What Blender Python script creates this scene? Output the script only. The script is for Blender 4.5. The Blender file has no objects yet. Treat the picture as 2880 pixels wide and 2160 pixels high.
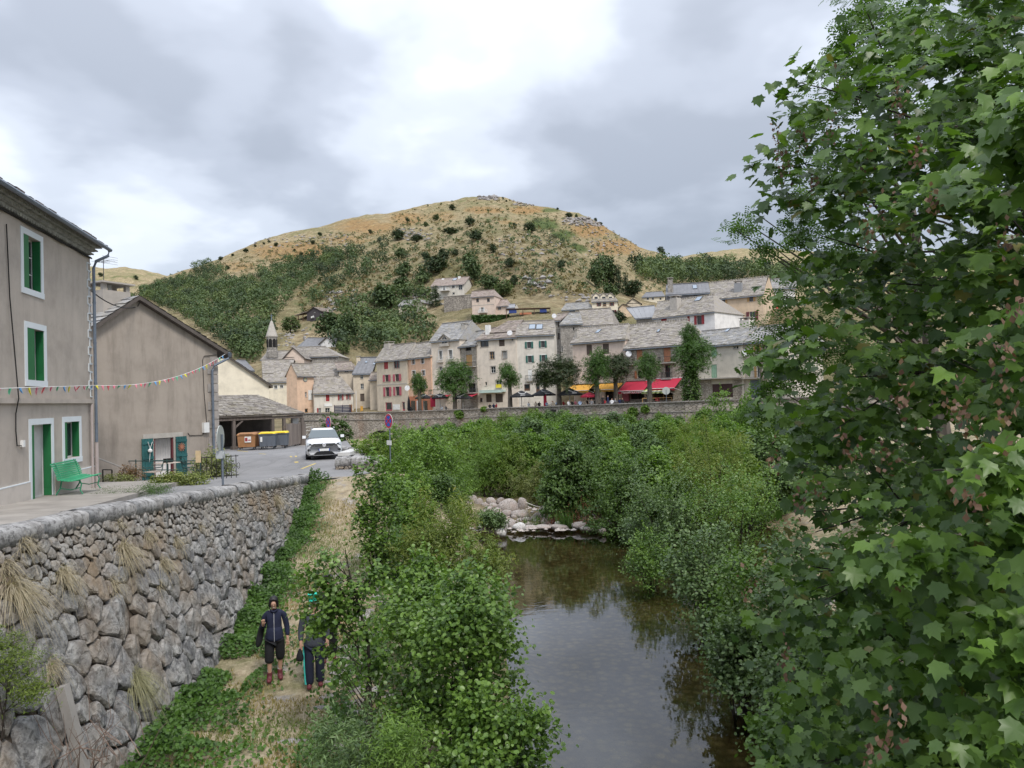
import bpy, math, random
import numpy as np
from mathutils import Matrix, Vector
R_ = math.radians
sc = bpy.context.scene
# ------------------------------------------------------------------ camera
FPX = 740.0; PITCH = R_(1.12); ROLL = R_(-1.6)
cam_d = bpy.data.cameras.new('camera'); cam = bpy.data.objects.new('camera', cam_d)
sc.collection.objects.link(cam); sc.camera = cam
cam_d.sensor_width = 36; cam_d.lens = 36*FPX/1024; cam_d.clip_start = .1; cam_d.clip_end = 9000
CM = Matrix.Rotation(math.pi/2+PITCH, 3, 'X') @ Matrix.Rotation(ROLL, 3, 'Z')
cam.matrix_world = CM.to_4x4()
# ------------------------------------------------------------------ sky, sun, exposure
SUN_EL, SUN_AZ = 52, 152          # azimuth clockwise from +Y (north)
w = bpy.data.worlds.new('World'); sc.world = w; w.use_nodes = True
nt = w.node_tree; nt.nodes.clear()
def N(tree, t, **kw):
    n = tree.nodes.new(t)
    for k, v in kw.items():
        if k == 'ins':
            for a, b in v.items(): n.inputs[a].default_value = b
        else: setattr(n, k, v)
    return n
def L(tree, a, b): tree.links.new(a, b)
def ramp(tree, fac, stops, interp='LINEAR'):
    r = tree.nodes.new('ShaderNodeValToRGB'); cr = r.color_ramp; cr.interpolation = interp
    while len(cr.elements) < len(stops): cr.elements.new(.5)
    for e, (p, c) in zip(cr.elements, stops):
        e.position = p; e.color = (*c, 1) if len(c) == 3 else c
    L(tree, fac, r.inputs[0]); return r.outputs[0]
def mathn(tree, op, a, b=None, clamp=False):
    n = tree.nodes.new('ShaderNodeMath'); n.operation = op; n.use_clamp = clamp
    for i, x in enumerate((a, b)):
        if x is None: continue
        if isinstance(x, (int, float)): n.inputs[i].default_value = x
        else: L(tree, x, n.inputs[i])
    return n.outputs[0]
def mixc(tree, f, a, b, mode='MIX'):
    n = tree.nodes.new('ShaderNodeMix'); n.data_type = 'RGBA'; n.blend_type = mode
    for i, x in ((0, f), (6, a), (7, b)):
        if isinstance(x, (int, float)): n.inputs[i].default_value = x
        elif isinstance(x, tuple): n.inputs[i].default_value = (*x, 1) if len(x) == 3 else x
        else: L(tree, x, n.inputs[i])
    return n.outputs[2]
sky = N(nt, 'ShaderNodeTexSky', sky_type='NISHITA', sun_disc=False, sun_elevation=R_(SUN_EL), sun_rotation=R_(SUN_AZ), altitude=900)
tc = N(nt, 'ShaderNodeTexCoord'); sx = N(nt, 'ShaderNodeSeparateXYZ'); L(nt, tc.outputs['Generated'], sx.inputs[0])
zc = mathn(nt, 'MAXIMUM', sx.outputs[2], 0.0); den = mathn(nt, 'ADD', zc, .26)
px = mathn(nt, 'DIVIDE', sx.outputs[0], den); py = mathn(nt, 'DIVIDE', sx.outputs[1], den)
cb = N(nt, 'ShaderNodeCombineXYZ'); L(nt, px, cb.inputs[0]); L(nt, py, cb.inputs[1])
def cloudnoise(scale, det, off, dist=0.0, rough=.5):
    mp = N(nt, 'ShaderNodeMapping'); mp.inputs['Location'].default_value = off; L(nt, cb.outputs[0], mp.inputs[0])
    n = N(nt, 'ShaderNodeTexNoise', ins={'Scale': scale, 'Detail': det, 'Roughness': rough, 'Distortion': dist}); L(nt, mp.outputs[0], n.inputs[0]); return n.outputs[0]
n1 = cloudnoise(1.15, 3, (-5.77, 9.88, 6.41), 0, .5); n2 = cloudnoise(3.0, 4, (2.34, 16.17, 2.02), .1, .5)
mx = mathn(nt, 'ADD', mathn(nt, 'MULTIPLY', n1, .5), mathn(nt, 'MULTIPLY', n2, .42))
mx = mathn(nt, 'ADD', mx, .015)
def skydir(u, v): return (CM @ Vector(((u-512)/FPX, -(v-384)/FPX, -1))).normalized()
for (u_, v_, rad_, amp_) in ((60, 45, 12, -.13), (200, 48, 6, .10), (470, 0, 16, .05), (545, 5, 7, .03), (60, 190, 10, .10), (150, 225, 6, .06), (250, 90, 9, -.02), (330, 150, 9, -.05), (660, 130, 15, -.09), (600, 215, 9, .03), (800, 90, 7, .05), (950, -150, 14, -.05), (-150, 60, 14, .04)):
    dp = N(nt, 'ShaderNodeVectorMath', operation='DOT_PRODUCT'); L(nt, tc.outputs['Generated'], dp.inputs[0]); dp.inputs[1].default_value = skydir(u_, v_)
    mr_ = N(nt, 'ShaderNodeMapRange', interpolation_type='SMOOTHSTEP', ins={1: math.cos(R_(rad_)), 2: 1.0, 3: 0.0, 4: amp_}); L(nt, dp.outputs['Value'], mr_.inputs[0]); mx = mathn(nt, 'ADD', mx, mr_.outputs[0])
ccol = ramp(nt, mx, [(.34, (.225, .242, .275)), (.43, (.28, .30, .34)), (.52, (.385, .41, .455)), (.60, (.50, .525, .565)), (.70, (.64, .66, .69))], 'EASE')
zen = mathn(nt, 'ADD', mathn(nt, 'MULTIPLY', zc, 2.1), .62)
cl2 = mixc(nt, 1.0, ccol, ccol, 'MIX')
vm = N(nt, 'ShaderNodeVectorMath', operation='SCALE'); L(nt, ccol, vm.inputs[0]); L(nt, zen, vm.inputs['Scale'])
bgc = N(nt, 'ShaderNodeBackground', ins={'Strength': 1.0}); L(nt, vm.outputs[0], bgc.inputs[0])
bgs = N(nt, 'ShaderNodeBackground', ins={'Strength': .12}); L(nt, sky.outputs[0], bgs.inputs[0])
msh = N(nt, 'ShaderNodeMixShader', ins={0: .86}); L(nt, bgs.outputs[0], msh.inputs[1]); L(nt, bgc.outputs[0], msh.inputs[2])
wo = N(nt, 'ShaderNodeOutputWorld'); L(nt, msh.outputs[0], wo.inputs[0])
sd = bpy.data.lights.new('sun', 'SUN'); sd.energy = 1.5; sd.angle = R_(14); sd.color = (1, .95, .88)
sun = bpy.data.objects.new('sun', sd); sc.collection.objects.link(sun)
se, sa = R_(SUN_EL), R_(SUN_AZ)
sdir = Vector((math.sin(sa)*math.cos(se), math.cos(sa)*math.cos(se), math.sin(se)))
sun.rotation_euler = sdir.to_track_quat('Z', 'Y').to_euler()
sc.view_settings.view_transform = 'Standard'; sc.view_settings.look = 'None'
sc.view_settings.exposure = 0.85; sc.view_settings.gamma = 1; sc.view_settings.use_curve_mapping = False
sc.render.engine = 'CYCLES'; sc.cycles.use_denoising = True
sc.cycles.max_bounces = 7; sc.cycles.diffuse_bounces = 3; sc.cycles.glossy_bounces = 3; sc.cycles.transmission_bounces = 3; sc.cycles.transparent_max_bounces = 8
sc.cycles.use_adaptive_sampling = True; sc.cycles.adaptive_threshold = .015
sc.cycles.caustics_reflective = False; sc.cycles.caustics_refractive = False
# ------------------------------------------------------------------ helpers
def ray(u, v):
    d = CM @ Vector(((u-512)/FPX, -(v-384)/FPX, -1)); return d/d.y
def W(u, v, Y): return ray(u, v)*Y
class TR:                                    # a zoomed view: its pixels -> picture pixels (1024 wide)
    def __init__(s, x, y, k): s.x, s.y, s.k = x, y, k
    def __call__(s, a, b): return ((s.x+s.k*a)/2.8125, (s.y+s.k*b)/2.8125)
Z1 = TR(0, 500, .60302); Z2 = TR(560, 780, .32558); Z3 = TR(1020, 840, .24412); Z4 = TR(1500, 840, .31646)
Z5 = TR(0, 1300, .51843); Z6 = TR(800, 1300, .51843); Z7 = TR(1100, 520, .47468); Z8 = TR(600, 880, .22604)
A1 = TR(2000, 0, .60274); A2 = TR(2000, 1000, .69897); A3 = TR(1000, 1100, .5425); A4 = TR(250, 650, .38427); A5 = TR(1820, 740, .25316); A6 = TR(1180, 740, .18083)
B2 = TR(160, 1180, .217); B3 = TR(0, 540, .21707); B4 = TR(1100, 1080, .20796); B5 = TR(1550, 1040, .20344); B6 = TR(840, 1140, .14467); B7 = TR(1300, 1380, .18987); B8 = TR(1700, 1060, .09042)
FV = TR(0, 0, 1.302)                         # the whole picture at 2212 px
def tag(o, label=None, cat=None, group=None, kind=None):
    if label: o['label'] = label
    if cat: o['category'] = cat
    if group: o['group'] = group
    if kind: o['kind'] = kind
    return o
def mesh(name, V, F, mat=None, tint=None, smooth=False, mats=None, mi=None):
    me = bpy.data.meshes.new(name); V = np.asarray(V, dtype=np.float32).reshape(-1, 3)
    if isinstance(F, np.ndarray):
        n, k = F.shape; me.vertices.add(len(V)); me.vertices.foreach_set('co', V.ravel())
        me.loops.add(n*k); me.loops.foreach_set('vertex_index', F.astype(np.int32).ravel())
        me.polygons.add(n); me.polygons.foreach_set('loop_start', np.arange(0, n*k, k, dtype=np.int32))
        me.polygons.foreach_set('loop_total', np.full(n, k, dtype=np.int32)); me.update(calc_edges=True)
    else: me.from_pydata(V.tolist(), [], [tuple(f) for f in F])
    for m in (mats or ([mat] if mat else [])): me.materials.append(m)
    if mi is not None: me.polygons.foreach_set('material_index', np.asarray(mi, dtype=np.int32))
    if tint is not None:
        a = me.attributes.new('tint', 'FLOAT', 'FACE'); a.data.foreach_set('value', np.asarray(tint, dtype=np.float32))
    if smooth: me.polygons.foreach_set('use_smooth', np.ones(len(me.polygons), dtype=bool))
    return me
def ob(name, me, parent=None, loc=None, rot=None, scale=None, **t):
    o = bpy.data.objects.new(name, me); sc.collection.objects.link(o)
    if parent is not None: o.parent = parent
    if loc is not None: o.location = loc
    if rot is not None: o.rotation_euler = rot if hasattr(rot, '__len__') else (0, 0, rot)
    if scale is not None: o.scale = scale if hasattr(scale, '__len__') else (scale,)*3
    return tag(o, **t)
def empty(name, loc=(0, 0, 0), rot=0, **t): return ob(name, None, None, loc, rot, **t)
def dup(root, loc=None, rot=None, scale=None, **t):
    c = root.copy(); sc.collection.objects.link(c)
    if loc is not None: c.location = loc
    if rot is not None: c.rotation_euler = rot if hasattr(rot, '__len__') else (0, 0, rot)
    if scale is not None: c.scale = scale if hasattr(scale, '__len__') else (scale,)*3
    for ch in KIDS.get(root.name, []):
        d = ch.copy(); sc.collection.objects.link(d); d.parent = c
        for g in KIDS.get(ch.name, []):
            e = g.copy(); sc.collection.objects.link(e); e.parent = d
    return tag(c, **t)
KIDS = {}
def kid(name, me, parent, **k):
    o = ob(name, me, parent, **k); KIDS.setdefault(parent.name, []).append(o); return o
class MB:
    def __init__(s): s.V = []; s.F = []; s.T = []
    def add(s, V, F, t=.5):
        b = len(s.V); s.V += [tuple(v) for v in V]; s.F += [tuple(b+i for i in f) for f in F]; s.T += [t]*len(F); return s
    def box(s, a, b, t=.5, M=None):
        x0, y0, z0 = a; x1, y1, z1 = b
        V = [(x0, y0, z0), (x1, y0, z0), (x1, y1, z0), (x0, y1, z0), (x0, y0, z1), (x1, y0, z1), (x1, y1, z1), (x0, y1, z1)]
        if M is not None: V = [M @ Vector(v) for v in V]
        return s.add(V, [(0, 3, 2, 1), (4, 5, 6, 7), (0, 1, 5, 4), (1, 2, 6, 5), (2, 3, 7, 6), (3, 0, 4, 7)], t)
    def bar(s, p, q, w=.05, h=None, t=.5, up=(0, 0, 1)):
        p, q = Vector(p), Vector(q); d = q-p; l = d.length
        if l < 1e-6: return s
        d /= l; u = Vector(up)
        if abs(d.dot(u)) > .98: u = Vector((1, 0, 0))
        a = d.cross(u).normalized(); b = a.cross(d); h = h or w
        M = Matrix((a, d, b)).transposed().to_4x4(); M.translation = p
        return s.box((-w/2, 0, -h/2), (w/2, l, h/2), t, M)
    def tube(s, pts, r, n=6, t=.5, cap=True):
        pts = [Vector(p) for p in pts]; rs = r if hasattr(r, '__len__') else [r]*len(pts); V = []; F = []
        for i, p in enumerate(pts):
            d = (pts[min(i+1, len(pts)-1)]-pts[max(i-1, 0)]).normalized()
            u = Vector((0, 0, 1)) if abs(d.z) < .95 else Vector((1, 0, 0))
            a = d.cross(u).normalized(); b = d.cross(a)
            for k in range(n): g = 2*math.pi*k/n; V.append(p+(a*math.cos(g)+b*math.sin(g))*rs[i])
        for i in range(len(pts)-1):
            for k in range(n): F.append((i*n+k, i*n+(k+1) % n, (i+1)*n+(k+1) % n, (i+1)*n+k))
        if cap: F += [tuple(range(n)), tuple(range((len(pts)-1)*n, len(pts)*n))[::-1]]
        return s.add(V, F, t)
    def lathe(s, prof, n=12, c=(0, 0, 0), t=.5, cap=True):
        V = []; F = []
        for r, z in prof:
            for k in range(n): g = 2*math.pi*k/n; V.append((c[0]+r*math.cos(g), c[1]+r*math.sin(g), c[2]+z))
        for i in range(len(prof)-1):
            for k in range(n): F.append((i*n+k, i*n+(k+1) % n, (i+1)*n+(k+1) % n, (i+1)*n+k))
        if cap: F += [tuple(range(n))[::-1], tuple(range((len(prof)-1)*n, len(prof)*n))]
        return s.add(V, F, t)
    def prism(s, poly, y0, y1, t=.5, M=None):    # poly in (x,z), extruded along y
        n = len(poly); V = [(x, y0, z) for x, z in poly]+[(x, y1, z) for x, z in poly]
        if M is not None: V = [M @ Vector(v) for v in V]
        return s.add(V, [tuple(range(n)), tuple(range(n, 2*n))[::-1]]+[(i, i+n, (i+1) % n+n, (i+1) % n) for i in range(n)], t)
    def me(s, name, mat, tint=True, smooth=False): return mesh(name, s.V, s.F, mat, s.T if tint else None, smooth)
def vnoise(x, y, seed=0):
    x = np.asarray(x, float); y = np.asarray(y, float); xi = np.floor(x).astype(np.int64); yi = np.floor(y).astype(np.int64); fx = x-xi; fy = y-yi
    def h(a, b):
        n = (a*374761393+b*668265263+seed*1442695041) & 0x7fffffff; n = ((n ^ (n >> 13))*1274126177) & 0x7fffffff
        return ((n ^ (n >> 16)) & 0xffff)/65535.0
    fx = fx*fx*(3-2*fx); fy = fy*fy*(3-2*fy)
    return (h(xi, yi)*(1-fx)+h(xi+1, yi)*fx)*(1-fy)+(h(xi, yi+1)*(1-fx)+h(xi+1, yi+1)*fx)*fy
def fbm(x, y, seed=0, o=4):
    s = 0; a = .5
    for i in range(o): s = s+a*(vnoise(x*2**i, y*2**i, seed+i*17)-.5); a *= .5
    return s
# ------------------------------------------------------------------ materials
MT = {}
def newmat(name):
    m = bpy.data.materials.new(name); m.use_nodes = True; t = m.node_tree; t.nodes.clear()
    o = t.nodes.new('ShaderNodeOutputMaterial'); b = t.nodes.new('ShaderNodeBsdfPrincipled'); L(t, b.outputs[0], o.inputs[0]); return m, t, b, o
def bumpn(t, b, h, strength, dist=.02):
    n = t.nodes.new('ShaderNodeBump'); n.inputs['Strength'].default_value = strength; n.inputs['Distance'].default_value = dist
    L(t, h, n.inputs['Height']); L(t, n.outputs[0], b.inputs['Normal'])
def coord(t, scale=(1, 1, 1)):
    c = t.nodes.new('ShaderNodeTexCoord'); m = t.nodes.new('ShaderNodeMapping'); m.inputs['Scale'].default_value = scale
    L(t, c.outputs['Object'], m.inputs[0]); return m.outputs[0]
def noise(t, vec, scale, det=4, rough=.55, dist=0):
    n = N(t, 'ShaderNodeTexNoise', ins={'Scale': scale, 'Detail': det, 'Roughness': rough, 'Distortion': dist}); L(t, vec, n.inputs[0]); return n.outputs[0]
def attr(t, name='tint'):
    a = t.nodes.new('ShaderNodeAttribute'); a.attribute_name = name; return a
def plain(name, col, rough=.7, var=.18, scale=3, bump=.15, metal=0, tint=0, spec=.4, col2=None, stretch=(1, 1, 1), bscale=None, dist=.01):
    if name in MT: return MT[name]
    m, t, b, o = newmat(name); v = coord(t, stretch); n = noise(t, v, scale, 6, .6)
    c2 = col2 or tuple(min(1, c*(1+var)) for c in col); c1 = tuple(c*(1-var) for c in col)
    c = ramp(t, n, [(.3, c1), (.7, c2)])
    if tint:
        a = attr(t); f = mathn(t, 'ADD', mathn(t, 'MULTIPLY', a.outputs['Fac'], 2*tint), 1-tint)
        vm = N(t, 'ShaderNodeVectorMath', operation='SCALE'); L(t, c, vm.inputs[0]); L(t, f, vm.inputs['Scale']); c = vm.outputs[0]
    L(t, c, b.inputs['Base Color']); b.inputs['Roughness'].default_value = rough; b.inputs['Metallic'].default_value = metal; b.inputs['Specular IOR Level'].default_value = spec
    if bump: bumpn(t, b, noise(t, v, bscale or scale*6, 4), bump, dist)
    MT[name] = m; return m
def stucco(name, col, stain=.25, dirt=(.16, .14, .12)):
    if name in MT: return MT[name]
    col = (min(.78, col[0]*1.27), min(.76, col[1]*1.24), min(.74, col[2]*1.23))
    m, t, b, o = newmat(name); v = coord(t); vs = coord(t, (1.4, 1.4, .22))
    c = ramp(t, noise(t, v, .9, 6, .65), [(.3, tuple(x*.8 for x in col)), (.5, col), (.75, tuple(min(1, x*1.14) for x in col))])
    st = ramp(t, noise(t, vs, 1.3, 6, .7), [(.48, (0, 0, 0)), (.78, (1, 1, 1))])
    c = mixc(t, mathn(t, 'MULTIPLY', st, stain), c, dirt)
    c = mixc(t, mathn(t, 'MULTIPLY', noise(t, v, 14, 4), .12), c, tuple(x*.6 for x in col))
    L(t, c, b.inputs['Base Color']); b.inputs['Roughness'].default_value = .92; b.inputs['Specular IOR Level'].default_value = .2
    bumpn(t, b, noise(t, v, 30, 5, .7), .35, .015); MT[name] = m; return m
def masonry(name, c1, c2, mortar, scale=3.2, flat=1.7, grime=(.09, .08, .07), rust=None):
    if name in MT: return MT[name]
    m, t, b, o = newmat(name); v0 = coord(t, (1, 1, flat)); nz = N(t, 'ShaderNodeTexNoise', ins={'Scale': 1.5, 'Detail': 2}); L(t, v0, nz.inputs[0])
    vv = N(t, 'ShaderNodeVectorMath', operation='MULTIPLY_ADD'); L(t, nz.outputs['Color'], vv.inputs[0]); vv.inputs[1].default_value = (.35, .35, .2); L(t, v0, vv.inputs[2])
    vo = N(t, 'ShaderNodeTexVoronoi', ins={'Scale': scale}); L(t, vv.outputs[0], vo.inputs[0])
    ve = N(t, 'ShaderNodeTexVoronoi', feature='DISTANCE_TO_EDGE', ins={'Scale': scale}); L(t, vv.outputs[0], ve.inputs[0])
    sp = N(t, 'ShaderNodeSeparateColor'); L(t, vo.outputs['Color'], sp.inputs[0])
    c = mixc(t, sp.outputs[0], c1, c2)
    e = ramp(t, ve.outputs['Distance'], [(.02, (0, 0, 0)), (.09, (1, 1, 1))])
    c = mixc(t, e, mortar, c)
    g = ramp(t, noise(t, coord(t, (1, 1, .5)), .5, 6, .7), [(.45, (0, 0, 0)), (.75, (1, 1, 1))])
    c = mixc(t, mathn(t, 'MULTIPLY', g, .6), c, grime)
    if rust:
        g2 = ramp(t, noise(t, coord(t, (1, 1, .35)), .33, 5, .7), [(.55, (0, 0, 0)), (.72, (1, 1, 1))]); c = mixc(t, mathn(t, 'MULTIPLY', g2, .55), c, rust)
    L(t, c, b.inputs['Base Color']); b.inputs['Roughness'].default_value = .9
    bumpn(t, b, e, .7, .05); MT[name] = m; return m
def leafmat(name, c1, c2, trans=.35, rough=.5, brown=None):
    if name in MT: return MT[name]
    c1, c2 = [(x[0]*1.06, x[1]*1.0, x[2]*.85) for x in (c1, c2)]; m, t, b, o = newmat(name); a = attr(t)
    st = [(0, c1), (.8, c2)] + ([(.94, c2), (1, brown)] if brown else [])
    c = ramp(t, a.outputs['Fac'], st)
    b.inputs['Roughness'].default_value = rough; b.inputs['Specular IOR Level'].default_value = .45; L(t, c, b.inputs['Base Color'])
    tr = t.nodes.new('ShaderNodeBsdfTranslucent'); cc = mixc(t, 1.0, c, (1.1, 1.25, .55), 'MULTIPLY'); L(t, cc, tr.inputs[0])
    mx = N(t, 'ShaderNodeMixShader', ins={0: trans}); L(t, b.outputs[0], mx.inputs[1]); L(t, tr.outputs[0], mx.inputs[2]); L(t, mx.outputs[0], o.inputs[0])
    MT[name] = m; return m
def glassy(name, col, rough=.08):
    if name in MT: return MT[name]
    m, t, b, o = newmat(name); b.inputs['Base Color'].default_value = (*col, 1); b.inputs['Roughness'].default_value = rough; b.inputs['Specular IOR Level'].default_value = .8
    MT[name] = m; return m
GLASS = glassy('window_glass', (.025, .03, .035)); DARK = plain('dark_void', (.012, .011, .01), .9, bump=0)
BARK = plain('bark', (.09, .075, .06), .95, .35, 6, .6, col2=(.17, .15, .125), stretch=(1, 1, .3))
BARKD = plain('bark_dark', (.035, .028, .022), .95, .35, 6, .5)
# ------------------------------------------------------------------ leaves
def tpl(pts, faces): return np.array(pts, float), np.array(faces, int)
T_Q = tpl([(0, -.5, 0), (.36, 0, .08), (0, .5, 0), (-.36, 0, .08)], [(0, 1, 2), (0, 2, 3)])
T_R = tpl([(0, -.5, 0), (.4, -.22, .07), (.42, .2, .08), (.08, .5, 0), (-.08, .5, 0), (-.42, .2, .08), (-.4, -.22, .07), (0, .1, -.02)],
          [(7, 0, 1), (7, 1, 2), (7, 2, 3), (7, 4, 5), (7, 5, 6), (7, 6, 0)])
T_N = tpl([(0, -.5, 0), (.11, 0, .03), (0, .5, -.06), (-.11, 0, .03)], [(0, 1, 2), (0, 2, 3)])
def maple():
    o = [(0, -.40, 0), (.14, -.34), (.34, -.36), (.38, -.17), (.55, .02), (.38, .10), (.38, .36), (.22, .27), (0, .58), (-.20, .28), (-.42, .33), (-.36, .10), (-.56, -.02), (-.36, -.16), (-.31, -.37), (-.12, -.33)]
    P = [(p[0], p[1], .30*abs(p[0])-.50*max(0, p[1])**2-.55*p[0]**2) for p in o]+[(0, -.08, -.03)]
    n = len(o); return tpl(P, [(n, i, (i+1) % n) for i in range(n)])
T_M = maple()
def ashleaf():
    P = []; F = []
    def lf(x, y, a, s):
        b = len(P); ca, sa_ = math.cos(a), math.sin(a)
        for (lx, ly, lz) in ((0, 0, 0), (.05, .12, .012), (0, .27, -.02), (-.05, .12, .012)):
            P.append((x+s*(lx*ca+ly*sa_), y+s*(-lx*sa_+ly*ca), s*lz-.12*y*y)); 
        F.extend([(b, b+1, b+2), (b, b+2, b+3)])
    for k in range(5):
        y = -.4+k*.17
        for sg in (-1, 1): lf(.01*sg, y, sg*1.05, 1.05-.06*k)
    lf(0, .38, 0, 1); return tpl(P, F)
T_A = ashleaf()
def twigleaf():      # a twig end: five small leaves
    P = []; F = []; r = random.Random(3)
    for k in range(6):
        a = r.uniform(-1.9, 1.9); y = -.45+.16*k; b = len(P); ca, sa_ = math.cos(a), math.sin(a); s = .5
        for (lx, ly, lz) in ((0, 0, 0), (.22, .3, .05), (0, .62, 0), (-.22, .3, .05)):
            P.append((s*(lx*ca+ly*sa_), y+s*(-lx*sa_+ly*ca), s*lz+r.uniform(-.05, .05)))
        F += [(b, b+1, b+2), (b, b+2, b+3)]
    return tpl(P, F)
T_W = twigleaf()
def unit(a): return a/np.maximum(np.linalg.norm(a, axis=1, keepdims=True), 1e-9)
def leaves(rng, pos, nrm, size, T, tdir=None):
    P, F = T; n = len(pos); nrm = unit(nrm)
    t = rng.normal(size=(n, 3)) if tdir is None else tdir+rng.normal(size=(n, 3))*.35
    t = unit(t-(t*nrm).sum(1, keepdims=True)*nrm); b = np.cross(t, nrm)
    sz = (size*rng.uniform(.65, 1.25, n))[:, None, None]
    V = pos[:, None, :]+sz*(P[None, :, 0:1]*b[:, None]+P[None, :, 1:2]*t[:, None]+P[None, :, 2:3]*nrm[:, None])
    FF = (F[None]+(np.arange(n)*len(P))[:, None, None]).reshape(-1, 3)
    return V.reshape(-1, 3), FF, len(F)
def crown_pts(rng, blobs, ncl, nlf, spread=.35, flat=.6, upb=.35, shell=.55, zmin=None):
    B = np.array(blobs, float); a = (B[:, 3]*B[:, 4]*B[:, 5])**(2/3); bi = rng.choice(len(B), ncl, p=a/a.sum())
    d = unit(rng.normal(size=(ncl, 3))+np.array([0, 0, upb])); rr = rng.uniform(shell, 1.02, ncl)[:, None]
    c = B[bi, :3]+d*B[bi, 3:]*rr
    if zmin is not None: c[:, 2] = np.maximum(c[:, 2], zmin+rng.uniform(0, .3, ncl))
    cs = np.repeat(c, nlf, 0); ds = np.repeat(d, nlf, 0); ct = np.repeat(rng.uniform(0, 1, ncl), nlf)
    off = rng.normal(size=(ncl*nlf, 3))*spread*np.array([1, 1, flat]); off[:, 2] -= .5*(off[:, 0]**2+off[:, 1]**2)/max(spread, .01)*.5
    p = cs+off; nr = ds*.45+np.array([0, 0, .65])+rng.normal(size=p.shape)*.45
    tint = np.clip(.55*ct+.45*rng.uniform(0, 1, len(p)), 0, 1)
    return p, nr, tint, c
def crown_mesh(name, rng, blobs, ncl, nlf, size, T, mat, **k):
    p, nr, ti, c = crown_pts(rng, blobs, ncl, nlf, **k); V, F, m = leaves(rng, p, nr, size, T)
    return mesh(name, V, F, mat, np.repeat(ti, m)), c
def limbs(rng, base, c, n=10, r0=.1, mat=BARK, name='trunk', fork=.4, stems=1):
    mb = MB(); base = Vector(base); sel = c[rng.choice(len(c), min(n, len(c)), replace=False)]; top = c[:, 2].max(); cen = Vector(c.mean(0))
    for s_ in range(stems):
        bb = base+Vector((rng.uniform(-.3, .3), rng.uniform(-.3, .3), 0))*(1 if stems > 1 else 0)*min(1, r0*8)
        ft = bb.lerp(Vector((cen.x+rng.uniform(-.5, .5)*stems*.3, cen.y, cen.z)), fork)
        mid = bb.lerp(ft, .5)+Vector((rng.uniform(-1, 1), rng.uniform(-1, 1), 0))*r0
        mb.tube([bb, mid, ft], [r0*1.25, r0, r0*.8], 8)
        for i, q in enumerate(sel):
            if stems > 1 and i % stems != s_: continue
            q = Vector(q); m1 = ft.lerp(q, .45)+Vector((0, 0, .12*(q-ft).length)); mb.tube([ft, m1, q], [r0*.6, r0*.32, r0*.1], 5)
    return mb.me(name, mat)
# ================================================================== THE LARGE STRUCTURE
def kt(u, v): d = ray(u, v); return d.x, d.z
CMI = np.array(CM.inverted())
def proj(P):
    q = np.asarray(P) @ CMI.T; return 512+FPX*q[:, 0]/(-q[:, 2]), 384-FPX*q[:, 1]/(-q[:, 2])
# promenade wall: picture columns, distance and top
PWu = [(298, 413.8, 127), (385, 412.5, 122), (450, 410.3, 114), (512, 408, 106), (600, 405, 97), (685, 402, 90), (800, 398, 84), (1000, 392, 76)]
PW = [W(u, v, Y) for u, v, Y in PWu]
PWk = np.array([p.x/p.y for p in PW]); PWy = np.array([p.y for p in PW]); PWz = np.array([p.z for p in PW])
def curve(pts):
    a = np.array([kt(u, v) for u, v in pts]); return lambda k: np.interp(k, a[:, 0], a[:, 1])
t1f = curve([(-300, 345), (0, 340), (93, 325), (200, 303), (300, 285), (370, 262), (430, 240), (480, 223), (525, 223), (550, 231), (578, 251), (600, 270), (645, 298), (700, 318), (760, 322), (1300, 322)])
t2f = curve([(-300, 300), (0, 290), (93, 288), (139, 281), (176, 271), (218, 259), (259, 241), (296, 229), (338, 221), (394, 213), (444, 202), (480, 198.5), (495, 197), (503, 199), (519, 204), (579, 215), (602, 225), (639, 245), (660, 253), (681, 262), (740, 270), (900, 275), (1300, 280)])
t3f = curve([(-300, 262), (0, 268), (93, 271), (125, 270), (150, 275), (176, 281), (300, 300), (600, 300), (660, 263), (700, 257), (741, 252), (780, 252), (850, 258), (1300, 262)])
R1, R2, R3 = 330., 700., 1600.
zbk = np.array([-1.5, -.6, -.35, -.2, -.05, .1, .25, .4, 1.5]); zbv = np.array([2, 1, .5, 1.5, 6, 9, 12, 15, 16.])
def zstart(k): return np.where(k < -.3, -3.2, np.interp(k, PWk, PWz)-.5)
def ystart(k): return np.where(k < -.3, 58., np.interp(k, PWk, PWy)+.3)
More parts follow.
